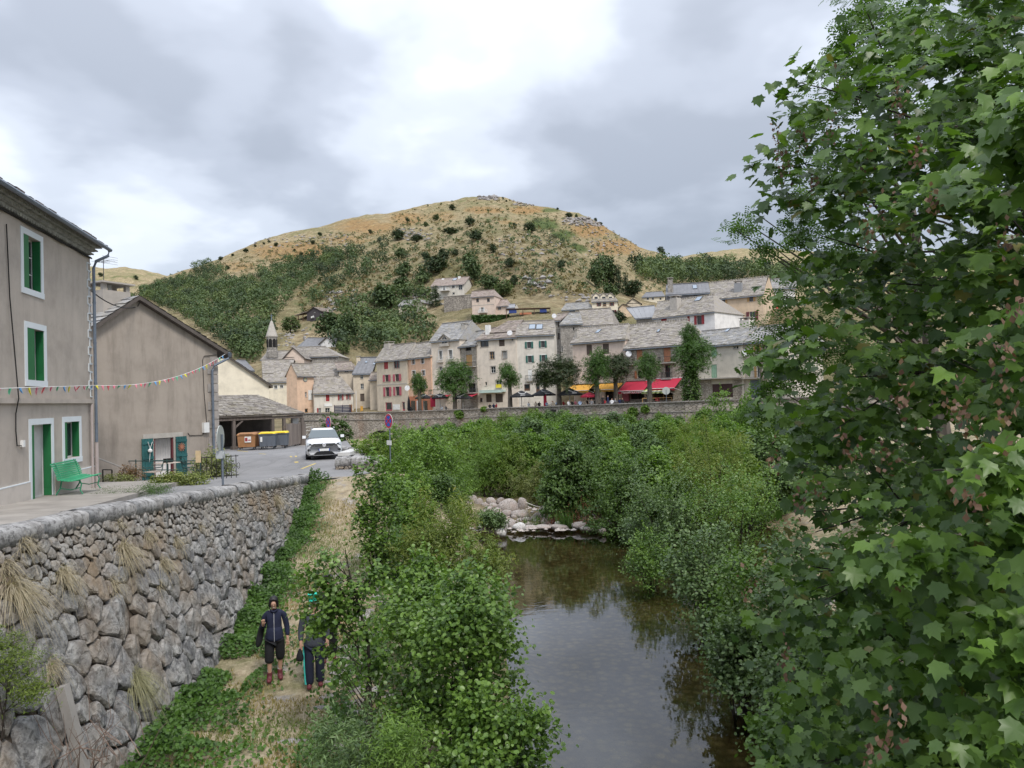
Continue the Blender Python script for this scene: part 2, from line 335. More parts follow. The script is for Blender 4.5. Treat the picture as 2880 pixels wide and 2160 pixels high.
def terr(k, y):
    k = np.asarray(k, float); y = np.asarray(y, float); ys = ystart(k); zs = zstart(k); yf = np.where(k < -.3, 148, ys+20)
    zb = np.interp(k, zbk, zbv); z1 = t1f(k)*R1; z2 = t2f(k)*R2; z3 = t3f(k)*R3
    def sg(a, b, za, zb_, ease=False):
        s = np.clip((y-a)/(b-a), 0, 1); s = s*s*(3-2*s) if ease else s; return za+(zb_-za)*s
    z = sg(ys, yf, zs, zs+.6)
    z = np.where(y > yf, sg(yf, yf+22, zs+.6, zb), z); z = np.where(y > yf+22, sg(yf+22, R1, zb, z1), z)
    z = np.where(y > R1, sg(R1, R1*1.14, z1, z1*1.02), z)
    z = np.where(y > R1*1.14, sg(R1*1.14, R2, z1*1.02, z2), z); z = np.where(y > R2, sg(R2, R2*1.35, z2, z2*.9, 1), z)
    z = np.where(y > R2*1.35, sg(R2*1.35, R3, z2*.9, z3, 1), z); z = np.where(y > R3, sg(R3, 2600, z3, z3*.7, 1), z)
    x = k*y; wn = np.clip((y-yf-22)/60, 0, 1)
    z = z+wn*(fbm(x/38, y/38, 3, 4)*7*np.clip(y/400, .5, 1.6)+np.abs(fbm(x/11, y/11, 9, 3))*2.6-.6)
    if ANC is not None:
        num = 0; den_ = 0
        for (ax, ay, az, az0) in ANC:
            w_ = np.exp(-(((x-ax)/13)**2+((y-ay)/15)**2)); num = num+w_*(az-az0); den_ = den_+w_
        z = z+num/np.maximum(den_, 1)
    return z
ANC = None
A_ = []
for tr_, px_, py_, Y in ((A6, 250, 500, 238), (A6, 420, 510, 238), (A6, 650, 515, 236), (A6, 600, 760, 220), (A6, 450, 720, 220), (A6, 780, 790, 218), (A6, 850, 850, 206), (A6, 1050, 850, 206), (A6, 1250, 845, 205), (A6, 1430, 845, 204), (A6, 900, 905, 197), (A6, 1250, 905, 197), (Z7, 60, 755, 233), (Z7, 150, 757, 232), (Z7, 1100, 768, 190), (Z7, 1250, 810, 188), (Z2, 990, 378, 262), (Z2, 860, 385, 262), (Z7, 1550, 692, 262), (A6, 1600, 800, 198), (A6, 1900, 800, 196), (Z8, 1200, 440, 186), (Z8, 1430, 460, 187), (Z7, 1440, 732, 215)):
    k_, t_ = kt(*tr_(px_, py_)); A_.append((k_*Y, Y, t_*Y, float(terr(k_, Y))))
ANC = A_
kk = np.concatenate([np.linspace(-1.5, -.76, 30), np.linspace(-.75, .45, 470), np.linspace(.46, 1.5, 40)])
ss = np.linspace(0, 1, 340)
def yrow(k, s):
    ys = ystart(k); return np.interp(s, [0, .1], [0, 1])*(165-ys)+ys if s <= .1 else float(np.interp(s, [.1, .5, .54, .9, 1], [165, R1, R1*1.16, R2+4, 2600]))+0*k
Yg = np.array([yrow(kk, s) for s in ss]); Kg = np.broadcast_to(kk, Yg.shape); Zg = terr(Kg, Yg)
Vt = np.stack([Kg*Yg, Yg, Zg], -1).reshape(-1, 3); nr_, nc_ = Yg.shape
idx = np.arange(nr_*nc_).reshape(nr_, nc_); Ft = np.stack([idx[:-1, :-1], idx[:-1, 1:], idx[1:, 1:], idx[1:, :-1]], -1).reshape(-1, 4)
tm = mesh('hillside', Vt, Ft, smooth=True)
tu, tv = proj(Vt)
def blobs(lst, tr, k=1):
    s = np.zeros(len(Vt))
    for (x, y, rx, ry, a) in lst:
        cu, cv = tr(x, y); q = tr.k/2.8125; s = np.maximum(s, a*np.exp(-(((tu-cu)/(rx*q))**2+((tv-cv)/(ry*q))**2)**1.5))
    return s
back = ((Vt[:, 1] > R1*1.02) & (Vt[:, 1] < R2*1.1)).astype(float)
org = blobs([(300, 190, 130, 40, .7), (560, 150, 150, 28, .9), (800, 150, 130, 30, .9), (1180, 270, 150, 55, 1), (1330, 370, 190, 60, .9), (1500, 430, 140, 30, .6), (700, 225, 150, 25, .6), (90, 200, 160, 50, .8), (-150, 250, 250, 60, .8), (20, 140, 250, 25, .5)], Z7)*back
org = np.maximum(org, blobs([(1500, 150, 420, 90, .85), (1100, 260, 200, 60, .7), (1900, 60, 200, 40, .8)], A4)*back)
grn = np.maximum(blobs([(900, 235, 130, 45, 1), (1010, 300, 110, 45, 1), (1090, 380, 90, 40, 1), (950, 150, 70, 15, .8), (640, 200, 110, 16, .6), (420, 100, 60, 12, .5)], Z7)*back, blobs([(900, 420, 500, 90, .5), (250, 350, 200, 40, .6), (1700, 480, 300, 120, .6)], A4))
grn = np.maximum(grn, blobs([(300, 350, 500, 260, .55), (1000, 100, 600, 60, .3)], Z3))
rock = blobs([(560, 78, 60, 14, 1), (780, 100, 60, 14, .9), (1100, 210, 150, 22, .8), (1230, 235, 60, 16, .8), (860, 590, 90, 45, .75), (1060, 670, 120, 28, .6), (720, 330, 70, 25, .6), (120, 290, 60, 25, .7), (1000, 420, 240, 60, .35), (1280, 380, 200, 40, .4), (150, 640, 80, 40, .7)], Z7)
rock = np.maximum(rock, blobs([(900, 260, 140, 40, .5), (1050, 60, 200, 40, .35), (700, 430, 60, 60, .5)], Z8))
ca = tm.attributes.new('cover', 'FLOAT_COLOR', 'POINT'); ca.data.foreach_set('color', np.stack([org, grn, rock, np.ones_like(org)], -1).astype(np.float32).ravel())
m, t, b, o = newmat('hill_ground'); v = coord(t); at = attr(t, 'cover'); sp = N(t, 'ShaderNodeSeparateColor'); L(t, at.outputs['Color'], sp.inputs[0])
nA = noise(t, v, .045, 8, .65); nB = noise(t, v, .35, 6, .65); nC = noise(t, coord(t, (.25, .25, 1.4)), .5, 5, .6, .5)
tan = ramp(t, nB, [(.30, (.19, .145, .09)), (.44, (.34, .265, .155)), (.56, (.45, .365, .225)), (.72, (.52, .455, .31))])
tan = mixc(t, ramp(t, nC, [(.45, (0, 0, 0)), (.6, (.55, .55, .55))]), tan, (.17, .15, .085))
tan = mixc(t, ramp(t, nA, [(.44, (0, 0, 0)), (.62, (.75, .75, .75))]), tan, (.20, .195, .095))
def mask(out, lo=.35, hi=.75):
    s = mathn(t, 'ADD', mathn(t, 'MULTIPLY', nB, 1.5), mathn(t, 'MULTIPLY', nA, 1.3)); s = mathn(t, 'ADD', out, mathn(t, 'SUBTRACT', s, 1.45))
    return ramp(t, s, [(lo, (0, 0, 0)), (hi, (1, 1, 1))])
c = mixc(t, mask(sp.outputs[0]), tan, ramp(t, nB, [(.3, (.17, .11, .055)), (.5, (.34, .215, .10)), (.62, (.40, .28, .135)), (.7, (.40, .34, .18))]))
c = mixc(t, mask(sp.outputs[1]), c, ramp(t, nB, [(.3, (.05, .075, .03)), (.6, (.13, .165, .055)), (.75, (.2, .2, .09))]))
vo = N(t, 'ShaderNodeTexVoronoi', ins={'Scale': .35}); L(t, coord(t, (1, 1, 1.6)), vo.inputs[0])
rk = ramp(t, noise(t, v, .5, 7, .75), [(.3, (.08, .07, .068)), (.5, (.28, .255, .245)), (.7, (.45, .42, .40))])
c = mixc(t, mask(sp.outputs[2], .5, .7), c, rk)
sr = ramp(t, noise(t, v, .22, 8, .8), [(.62, (0, 0, 0)), (.68, (.8, .8, .8))]); c = mixc(t, mathn(t, 'MULTIPLY', sr, .75), c, rk)
L(t, c, b.inputs['Base Color']); b.inputs['Roughness'].default_value = 1; b.inputs['Specular IOR Level'].default_value = .1
bumpn(t, b, noise(t, v, .5, 8, .75), 1.0, 2.0); tm.materials.append(m)
ob('hillside', tm, kind='structure')
def hit(u, v, y0=150, y1=1500):           # where a line of sight meets the hill
    k, tt = kt(u, v); ys = np.arange(y0, y1, 1.5); z = terr(np.full_like(ys, k), ys)
    q = np.nonzero(z >= tt*ys)[0]
    if not len(q): return None
    y = float(ys[q[0]]); return Vector((k*y, y, float(z[q[0]])))
def hits(U, V_):
    return [p for p in (hit(a, b) for a, b in zip(U, V_)) if p is not None]
def zt(x, y): return float(terr(x/y, y))

# ------------------------------------------------------------------ road, river banks, water
rdy = [0, 6, 12, 20, 27, 33, 39, 62, 140]; rdz = [-1.9, -2.0, -2.2, -2.55, -2.8, -3.0, -2.88, -3.05, -3.15]
def zroad(x, y):
    return np.interp(y, rdy, rdz)-.16*np.clip((-x-11)/4, 0, 1)*np.exp(-((y-33)/5.)**2)
wfy = [4, 8, 11.7, 14.6, 18, 21.3, 24.2, 27.3]; wfx = [-5.8, -5.9, -6.0, -6.3, -6.6, -7.0, -7.2, -7.5]; wfz = [-5.6, -5.6, -5.65, -5.6, -5.1, -4.8, -4.28, -3.85]
wty = [4, 8, 10.5, 13, 17.15, 21.3, 27.3]; wtx = [-7.3, -7.3, -7.3, -7.3, -7.3, -7.35, -7.6]; wtz = [-1.45, -1.5, -1.56, -1.61, -1.84, -2.08, -2.5]
def grid(xs, ys, f, name, mat, hole=None, smooth=True):
    X, Y = np.meshgrid(xs, ys); Z = f(X, Y); V = np.stack([X, Y, Z], -1).reshape(-1, 3); i = np.arange(X.size).reshape(X.shape)
    F = np.stack([i[:-1, :-1], i[:-1, 1:], i[1:, 1:], i[1:, :-1]], -1).reshape(-1, 4)
    if hole is not None:
        cx = V[F].mean(1); F = F[~hole(cx[:, 0], cx[:, 1])]
    return mesh(name, V, F, mat, smooth=smooth)
# asphalt
m, t, b, o = newmat('asphalt'); v = coord(t)
c = ramp(t, noise(t, v, .45, 6, .65), [(.3, (.15, .148, .15)), (.7, (.235, .23, .232))])
c = mixc(t, ramp(t, noise(t, v, 60, 3, .7), [(.4, (0, 0, 0)), (.8, (.5, .5, .5))]), c, (.34, .33, .32))
c = mixc(t, ramp(t, noise(t, coord(t, (1, .25, 1)), .9, 4, .6, 1), [(.58, (0, 0, 0)), (.62, (.35, .35, .35)), (.7, (0, 0, 0))]), c, (.09, .09, .09))
L(t, c, b.inputs['Base Color']); b.inputs['Roughness'].default_value = .9; bumpn(t, b, noise(t, v, 90, 3), .3, .01); ASPH = m
def roadedge(y): return np.interp(y, [0, 27.4, 28.6, 31, 33.5, 36, 40, 62], [-7.5, -7.7, -6.6, -5.9, -7.2, -7.6, -8.4, -14])
xs = np.linspace(0, 1, 60); ys = np.linspace(3, 62, 120); Sx, Yy = np.meshgrid(xs, ys); Xx = -60+(roadedge(Yy)+60)*(1-(1-Sx)**2)
Zz = zroad(Xx, Yy); i_ = np.arange(Xx.size).reshape(Xx.shape)
ob('road', mesh('road', np.stack([Xx, Yy, Zz], -1).reshape(-1, 3), np.stack([i_[:-1, :-1], i_[:-1, 1:], i_[1:, 1:], i_[1:, :-1]], -1).reshape(-1, 4), ASPH, smooth=True), kind='structure')
# valley floor beyond the car park, left of the stream
ob('valley_ground', grid(np.linspace(-240, -10, 60), np.linspace(57, 175, 40), lambda X, Y: -3.35+0*X, 'valley_ground', plain('yard_gravel', (.24, .22, .19), .95, .3, .6, .5), hole=lambda x, y: (x/y > -.285)), kind='structure')
WZ = -6.9
chy = [0, 10, 13.6, 20, 25, 34, 38, 42, 60, 130]; chl = [1.0, .9, .8, .3, -.1, -.6, -1.2, -1.5, -1, 0]; chr_ = [4.0, 4.2, 4.5, 5.2, 5.5, 6.2, 6.4, 5.5, 5, 6]
def zbank(X, Y):
    path = np.interp(Y, [0, 8, 11.7, 14.6, 18, 21.3, 24.2, 27.3, 28.7, 33, 60, 140], [-5.7, -5.6, -5.62, -5.56, -5.12, -4.8, -4.1, -2.98, -2.86, -3.05, -5.2, -6.2])
    xr = np.interp(Y, [0, 12, 20, 28, 31, 33, 36, 60], [-3.6, -3.2, -3.4, -4.6, -4.9, -6.6, -7.2, -15]); L_ = np.interp(Y, chy, chl); Rr = np.interp(Y, chy, chr_)
    s = np.clip((X-xr)/np.maximum(L_+.5-xr, .5), 0, 1); s = s*s*(3-2*s); low = np.where(Y > 40, -6.75+fbm(X/4, Y/4, 5)*.5, -7.35)
    z = path+(low-path)*s
    r = np.clip((X-Rr+.3)/(9+26*np.clip((Y-24)/12, 0, 1)), 0, 1); r = r*r*(3-2*r); z = np.where(X > Rr-.3, low+(-2.9-low)*r, z)
    z = np.where(X > 14, z+fbm(X/9, Y/9, 8)*1.2, z)
    return z+fbm(X/1.3, Y/1.3, 2, 4)*.10
m, t, b, o = newmat('bank_soil'); v = coord(t)
nA = noise(t, v, .7, 7, .65); nB = noise(t, v, 5, 6, .7); nD = noise(t, v, .25, 3)
c = ramp(t, nB, [(.3, (.19, .15, .10)), (.5, (.33, .27, .18)), (.7, (.45, .385, .27))])
c = mixc(t, ramp(t, nA, [(.50, (0, 0, 0)), (.62, (.8, .8, .8))]), c, ramp(t, nB, [(.3, (.08, .085, .035)), (.7, (.20, .19, .09))]))
c = mixc(t, ramp(t, noise(t, v, 1.1, 5, .6), [(.58, (0, 0, 0)), (.66, (.9, .9, .9))]), c, ramp(t, nB, [(.3, (.2, .18, .16)), (.7, (.42, .39, .36))]))
sz = N(t, 'ShaderNodeSeparateXYZ'); L(t, v, sz.inputs[0])
wet = ramp(t, mathn(t, 'ADD', mathn(t, 'MULTIPLY', sz.outputs[2], -.5), -2.35), [(.90, (0, 0, 0)), (1.0, (1, 1, 1))])
vo = N(t, 'ShaderNodeTexVoronoi', ins={'Scale': 4.6, 'Randomness': 1}); L(t, v, vo.inputs[0]); s2 = N(t, 'ShaderNodeSeparateColor'); L(t, vo.outputs['Color'], s2.inputs[0])
peb = mixc(t, s2.outputs[0], (.13, .10, .055), (.30, .25, .15)); peb = mixc(t, ramp(t, vo.outputs['Distance'], [(.25, (0, 0, 0)), (.7, (.8, .8, .8))]), peb, (.10, .08, .045))
c = mixc(t, wet, c, peb); L(t, c, b.inputs['Base Color']); b.inputs['Roughness'].default_value = .95; b.inputs['Specular IOR Level'].default_value = .2
bumpn(t, b, mathn(t, 'ADD', nB, noise(t, v, 28, 4)), .8, .05)
ob('river_bank', grid(np.concatenate([np.linspace(-42, -8.2, 20), np.linspace(-8, 14, 150), np.linspace(15, 120, 40)]), np.concatenate([np.linspace(2, 50, 240), np.linspace(51, 129, 50)]), zbank, 'river_bank', m,
   hole=lambda x, y: ((x < -8) & (y < 33)) | (y > np.interp(x/y, PWk, PWy)+1.2) | ((x/y < -.36) & (y > 36))), kind='structure')
# water
m, t, b, o = newmat('river_water'); v = coord(t); t.nodes.remove(b)
bm_ = t.nodes.new('ShaderNodeBump'); bm_.inputs['Strength'].default_value = .07; bm_.inputs['Distance'].default_value = .02
L(t, mathn(t, 'ADD', noise(t, coord(t, (.8, 1.6, 1)), 2.2, 3, .5, .5), mathn(t, 'MULTIPLY', noise(t, coord(t, (1, 2, 1)), 7, 2), .3)), bm_.inputs['Height'])
fr = N(t, 'ShaderNodeFresnel', ins={'IOR': 1.5}); L(t, bm_.outputs[0], fr.inputs['Normal'])
gl = N(t, 'ShaderNodeBsdfGlossy', ins={'Roughness': .015, 'Color': (.92, .95, 1, 1)}); L(t, bm_.outputs[0], gl.inputs['Normal'])
tr = N(t, 'ShaderNodeBsdfTransparent', ins={0: (.62, .60, .46, 1)}); ms = t.nodes.new('ShaderNodeMixShader')
L(t, mathn(t, 'MULTIPLY', fr.outputs[0], 1.3, True), ms.inputs[0]); L(t, tr.outputs[0], ms.inputs[1]); L(t, gl.outputs[0], ms.inputs[2]); L(t, ms.outputs[0], o.inputs[0])
ob('river_water', mesh('river_water', [(-4, 2, WZ), (12, 2, WZ), (13, 41, WZ), (-4, 41, WZ)], [(0, 1, 2, 3)], m), kind='structure')

# ------------------------------------------------------------------ near retaining wall, stone by stone
STONE = None
def stonemat(name, c1, c2, lich=(.41, .40, .38), warm=(.27, .20, .13), wamt=.5):
    m, t, b, o = newmat(name); v = coord(t); a = attr(t)
    c = mixc(t, a.outputs['Fac'], c1, c2)
    n = noise(t, v, 3.5, 8, .75); c = mixc(t, ramp(t, n, [(.42, (0, 0, 0)), (.62, (1, 1, 1))]), c, lich)
    c = mixc(t, ramp(t, noise(t, v, 11, 6, .7), [(.40, (.6, .6, .6)), (.50, (0, 0, 0))]), c, (.045, .043, .042))
    c = mixc(t, mathn(t, 'MULTIPLY', ramp(t, noise(t, v, .7, 4, .6), [(.5, (0, 0, 0)), (.66, (1, 1, 1))]), wamt), c, warm)
    L(t, c, b.inputs['Base Color']); b.inputs['Roughness'].default_value = .95; b.inputs['Specular IOR Level'].default_value = .2
    bumpn(t, b, mathn(t, 'ADD', n, mathn(t, 'MULTIPLY', noise(t, v, 22, 6, .75), .6)), 1.0, .05); return m
STONE = stonemat('wall_stone', (.14, .14, .145), (.26, .255, .25)); STONEW = stonemat('wall_stone_small', (.20, .18, .16), (.37, .335, .29), wamt=.8); COPE = stonemat('coping_stone', (.20, .195, .19), (.32, .31, .30), (.50, .49, .48), (.2, .18, .16), .5)
def voronoi(pts, rad, box):
    pts = np.array(pts); cells = []
    for i, p in enumerate(pts):
        d = pts-p; d2 = (d**2).sum(1); nb = np.argsort(d2)[1:22]
        poly = [(box[0], box[1]), (box[2], box[1]), (box[2], box[3]), (box[0], box[3])]
        for j in nb:
            q = pts[j]; wgt = .5+.5*(rad[i]**2-rad[j]**2)/max(d2[j], 1e-9); mx_, my_ = p[0]+(q[0]-p[0])*wgt, p[1]+(q[1]-p[1])*wgt; nx, ny = q[0]-p[0], q[1]-p[1]
            out = []
            for a in range(len(poly)):
                A, B = poly[a], poly[(a+1) % len(poly)]; da = (A[0]-mx_)*nx+(A[1]-my_)*ny; db = (B[0]-mx_)*nx+(B[1]-my_)*ny
                if da <= 0: out.append(A)
                if (da < 0) != (db < 0): f = da/(da-db); out.append((A[0]+(B[0]-A[0])*f, A[1]+(B[1]-A[1])*f))
            poly = out
            if len(poly) < 3: break
        cells.append(poly)
    return cells
def stone_geo(rng, poly, gap, depth, mapf, bulge=1.0):
    c = np.mean(poly, 0); P = []; 
    for a in range(len(poly)):      # cut corners
        A, B = np.array(poly[a]), np.array(poly[(a+1) % len(poly)])
        if np.linalg.norm(B-A) < .02: continue
        P += [A*.78+B*.22, A*.22+B*.78] if np.linalg.norm(B-A) > .12 else [(A+B)/2]
    if len(P) < 4: return None
    P = np.array(P); rad = np.linalg.norm(P-c, axis=1).mean(); P = c+(P-c)*(1-gap/max(rad, .04))
    n = len(P); V = []; F = []; tilt = rng.normal(size=2)*.13; ang = rng.uniform(0, 6.28)
    for sc_, d in ((1.0, -.5), (.985, .45), (.86, .92), (.48, 1.0)):
        for q in P:
            r_ = (q-c)*sc_; jit = rng.normal(size=2)*.025*rad; dd = d*depth*bulge+(tilt @ r_)*(d > 0)+rng.normal()*.05*depth*2*(d > 0)
            if (d > .5): dd += .18*depth*math.cos(3*math.atan2(r_[1], r_[0])+ang)
            V.append(mapf(c[0]+r_[0]+jit[0], c[1]+r_[1]+jit[1], dd))
    V.append(mapf(c[0], c[1], depth*bulge*rng.uniform(.9, 1.1)))
    for k in range(3):
        for a in range(n): F.append((k*n+a, k*n+(a+1) % n, (k+1)*n+(a+1) % n, (k+1)*n+a))
    for a in range(n): F.append((3*n+a, 3*n+(a+1) % n, 4*n))
    return V, F
def darts(rng, box, rf, tries=14000, asp=1.0):
    pts = []; rad = []; cell = {}
    for _ in range(tries):
        p = (rng.uniform(box[0], box[2]), rng.uniform(box[1], box[3])); r = rf(*p)*rng.uniform(.6, 1.3); ok = True
        for q, rq in zip(pts, rad):
            if abs(q[0]-p[0]) < 1 and ((q[0]-p[0])/asp)**2+(q[1]-p[1])**2 < ((r+rq)*.86)**2: ok = False; break
        if ok: pts.append(p); rad.append(r)
    return pts, rad
rng = np.random.default_rng(5)
def wmap(s, h, d=0.0):                     # s = distance along (y), h in 0..1 from foot to coping
    y = s; xf = np.interp(y, wfy, wfx); zf = np.interp(y, wfy, wfz)-.25; xt = np.interp(y, wty, wtx); ztp = np.interp(y, wty, wtz)-.27
    g = (h/3.6); Hh = ztp-zf; u_ = h/3.6
    return (xf+(xt-xf)*u_+d*.97, y, zf+Hh*u_+d*.2)
wroot = empty('retaining_wall', (-7.6, 17, -5), label='rough dry-stone retaining wall with rounded coping between road and river path', cat='stone wall')
WI = Vector((7.6, -17, 5))
def wm2(s, h, d=0.0): q = wmap(s, h, d); return (q[0]+7.6, q[1]-17, q[2]+5)
def rf(s, h): 
    f = min(1, max(0, (3.05-h)/.9)); far = .75 if s > 21 else 1
    return (.075+.155*f)*far
pts, rad = darts(rng, (8.6, 0, 27.6, 3.6), rf, 15000, 1.25)
cells = voronoi(pts, rad, (8.6, 0, 27.6, 3.6)); order = sorted(range(len(cells)), key=lambda i: -rad[i]/np.hypot(pts[i][0], 6.5))
rest = MB(); made = 0
for n_, i in enumerate(order):
    if len(cells[i]) < 3: continue
    g = stone_geo(rng, cells[i], .011+.007*rng.uniform(), min(.08, rad[i]*.42), wm2)
    if g is None: continue
    small = rad[i] < .12
    if made < 300:
        me = mesh('stone', g[0], g[1], STONEW if small else STONE, [float(rng.uniform(0, 1))]*len(g[1])); ob('stone', me, wroot); made += 1
    else: rest.add(g[0], g[1], float(rng.uniform(0, 1)))
ob('small_stones', rest.me('small_stones', STONEW), wroot, kind='stuff')
MORT = plain('earth_mortar', (.085, .065, .048), .98, .4, 5, .8)
mb = MB(); sN = 40; V = []; F = []
for i in range(sN+1):
    s = 3+(27.55-3)*i/sN
    for h, d in ((0, -.06), (3.6, -.06)): V.append(wm2(s, h, d))
    q = wm2(s, 3.6, 0); V.append((q[0]-.55, q[1], q[2])); V.append((q[0]-.55, q[1], q[2]-4))
for i in range(sN):
    for a in range(3): F.append((i*4+a, i*4+4+a, i*4+5+a, i*4+1+a))
F.append((sN*4, sN*4+1, sN*4+2, sN*4+3)); mb.add(V, F)
ob('wall_core', mb.me('wall_core', MORT), wroot)
# coping: rounded stones end to end
def coping(root, path, r, hgt, mat, rng, seg=(.9, 1.7), inv=Vector((0, 0, 0)), gap=.004, sub=None):
    path = [Vector(p) for p in path]; cum = [0]
    for a, b_ in zip(path, path[1:]): cum.append(cum[-1]+(b_-a).length)
    def at(d):
        d = min(max(d, 0), cum[-1]); i = max(0, min(len(path)-2, int(np.searchsorted(cum, d))-1)); f = (d-cum[i])/max(1e-6, cum[i+1]-cum[i]); return path[i].lerp(path[i+1], f), (path[i+1]-path[i]).normalized()
    d = 0
    while d < cum[-1]-.15:
        l = rng.uniform(*seg); e = min(cum[-1], d+l); V = []; F = []; K = 9; jr = rng.uniform(.97, 1.03); jz = rng.uniform(-.012, .012); nn = 5
        for j in range(nn):
            f = j/(nn-1); p, dr = at(d+gap+(e-d-2*gap)*f); sd_ = Vector((dr.y, -dr.x, 0)).normalized(); rr = r*jr*(.97 if j in (0, nn-1) else 1)
            for k in range(K):
                g = math.pi*k/(K-1); nz_ = 1+.26*(vnoise(np.array(k*.9+e*9), np.array(j*1.1+e*3), 4)-.5)
                V.append(p+inv+sd_*(math.cos(g)*rr*nz_)+Vector((0, 0, jz+math.sin(g)**.6*hgt*float(nz_)*(.97 if j in (0, nn-1) else 1))))
            V.append(p+inv-sd_*rr*.9+Vector((0, 0, -.14))); V.append(p+inv+sd_*rr*.9+Vector((0, 0, -.14)))
        Kk = K+2
        for j in range(nn-1):
            for k in range(Kk): F.append((j*Kk+k, j*Kk+(k+1) % Kk, (j+1)*Kk+(k+1) % Kk, (j+1)*Kk+k))
        F += [tuple(range(Kk)), tuple(range((nn-1)*Kk, nn*Kk))[::-1]]
        me = mesh('coping_stone', V, F, mat, [float(rng.uniform())]*len(F)); me.polygons.foreach_set('use_smooth', np.ones(len(F), bool)); ob('coping_stone', me, root); d = e
coping(wroot, [(np.interp(y, wty, wtx)-.22, y, np.interp(y, wty, wtz)-.24) for y in np.linspace(4, 27.6, 30)], .29, .16, COPE, rng, inv=WI)
# buttress at the lower left
mb = MB(); q0 = W(46, 655, 10.6); mb.bar((-5.86, 10.45, -6.2), (-6.42, 10.45, -3.85), .13, .13); 
bt = ob('concrete_buttress', mesh('concrete_buttress', [(x+6.2, y-10.4, z+6) for x, y, z in mb.V], mb.F, stucco('old_concrete', (.25, .24, .225), .4)), loc=(-6.2, 10.4, -6), label='narrow vertical concrete pilaster against the foot of the near stone wall', cat='buttress')
# ------------------------------------------------------------------ promenade wall
PMAS = masonry('promenade_masonry', (.27, .24, .20), (.43, .385, .33), (.15, .13, .11), 1.7, 1.8, (.12, .10, .08), (.22, .125, .075))
proot = empty('promenade_wall', PW[3]-Vector((0, 0, 4.5)), label='long stone river wall carrying the cafe promenade across the valley', cat='stone wall')
pin = -(PW[3]-Vector((0, 0, 4.5)))
V = []; F = []; n_ = 0; pp = []
for a, b_ in zip(PW, PW[1:]):
    for f in np.linspace(0, 1, 12, endpoint=False): pp.append(a.lerp(b_, f))
pp.append(PW[-1])
def arch_z(p):                        # the culvert arch seen right of the car
    u, v = proj([tuple(p)]); return float(u[0])
mb = MB()
for i, (a, b_) in enumerate(zip(pp, pp[1:])):
    n = Vector((b_.y-a.y, -(b_.x-a.x), 0)).normalized()
    if n.y > 0: n = -n
    ba, bb = a+n*.25, b_+n*.25
    q = [ba, bb, Vector((bb.x, bb.y, -8.5)), Vector((ba.x, ba.y, -8.5))]
    um = (arch_z(a)+arch_z(b_))/2
    mb.add([v_+pin for v_ in q], [(0, 3, 2, 1)]); mb.add([v_+pin for v_ in (a-n*.25, b_-n*.25, bb, ba)], [(0, 3, 2, 1)]); mb.add([v_+pin for v_ in (a-n*.25, b_-n*.25, Vector((b_.x, b_.y, -8.5))-n*.25, Vector((a.x, a.y, -8.5))-n*.25)], [(0, 1, 2, 3)])
ob('wall_face', mb.me('wall_face', PMAS), proot)
mb = MB()
for i, (a, b_) in enumerate(zip(pp, pp[1:])):
    mb.bar(a+pin+Vector((0, -.06, .06)), b_+pin+Vector((0, -.06, .06)), .75, .14, rng.uniform()); 
    mb.bar(a+pin+Vector((0, -.28, -1.15)), b_+pin+Vector((0, -.28, -1.15)), .2, .1, rng.uniform())
ob('coping', mb.me('coping', plain('coping_grey', (.26, .24, .22), .9, .3, 2, .5, tint=.2)), proot)
# culvert: dark barrel set in the wall with a ring of voussoirs
cu0 = W(382, 437, 121.9); mb = MB(); mb2 = MB()
for k in range(13):
    g = math.pi*k/12; g2 = math.pi*(k+1)/12; r = 1.95; c0 = Vector((cu0.x, cu0.y-1.0, cu0.z-.6))
    if k < 12:
        P0 = c0+Vector((math.cos(g)*r, 0, math.sin(g)*r*.9)); P1 = c0+Vector((math.cos(g2)*r, 0, math.sin(g2)*r*.9)); 
        mb.add([P0+pin, P1+pin, c0+pin], [(0, 1, 2)])
        gm = (g+g2)/2; Pm = c0+Vector((math.cos(gm)*(r+.28), 0, math.sin(gm)*(r+.28)*.9)); mb2.bar(Pm+pin+Vector((0, -.1, 0)), Pm+pin+Vector((0, .3, 0)), .5, .55, rng.uniform(), up=(math.cos(gm), 0, math.sin(gm)))
mb.box(tuple(c0+pin+Vector((-1.95, 0, -3))), tuple(c0+pin+Vector((1.95, .05, 0))))
ob('culvert_opening', mb.me('culvert_opening', DARK), proot); ob('arch_ring', mb2.me('arch_ring', plain('voussoir', (.27, .24, .21), .9, .3, 1, .5, tint=.25)), proot)
for (x, y) in ((1030, 130),):
    q = A3(x, y); c0 = W(q[0], q[1], 101.3); mb = MB(); mb.box((-.55, -.3, -.9), (.55, .2, .9)); ob('drain_opening', mb.me('drain_opening', DARK), proot, loc=c0+pin)
# ------------------------------------------------------------------ low walls by the parked car
lw = empty('low_wall', W(350, 458, 33.6), label='low rubble wall with thick rounded top stones beside the parked car', cat='stone wall')
li = -lw.location; q1, q2 = W(336.5, 455, 33.8), W(384, 455, 33.6); q1.z = q2.z = -2.72
coping(lw, [q1, q2], .30, .30, COPE, rng, (.5, 1.0), inv=li)
mb = MB(); pts, rad = darts(rng, (0, 0, 2.4, .8), lambda a, b_: .1, 500, 1.6)
for c_ in voronoi(pts, rad, (0, 0, 2.4, .8)):
    g = stone_geo(rng, c_, .01, .09, lambda a, h, d: tuple(q1.lerp(q2, a/2.4)+li+Vector((0, -.2-d, -.9+h)))) if len(c_) > 2 else None
    if g: ob('stone', mesh('stone', g[0], g[1], STONEW, [float(rng.uniform())]*len(g[1])), lw)
mb.bar(q1+li+Vector((0, 0, -.45)), q2+li+Vector((0, 0, -.45)), .4, .9); ob('wall_core', mb.me('wall_core', MORT), lw)
lb = empty('curved_wall', W(352, 440, 36), label='low curved parapet running back behind the white car with a pale slab on top', cat='stone wall')
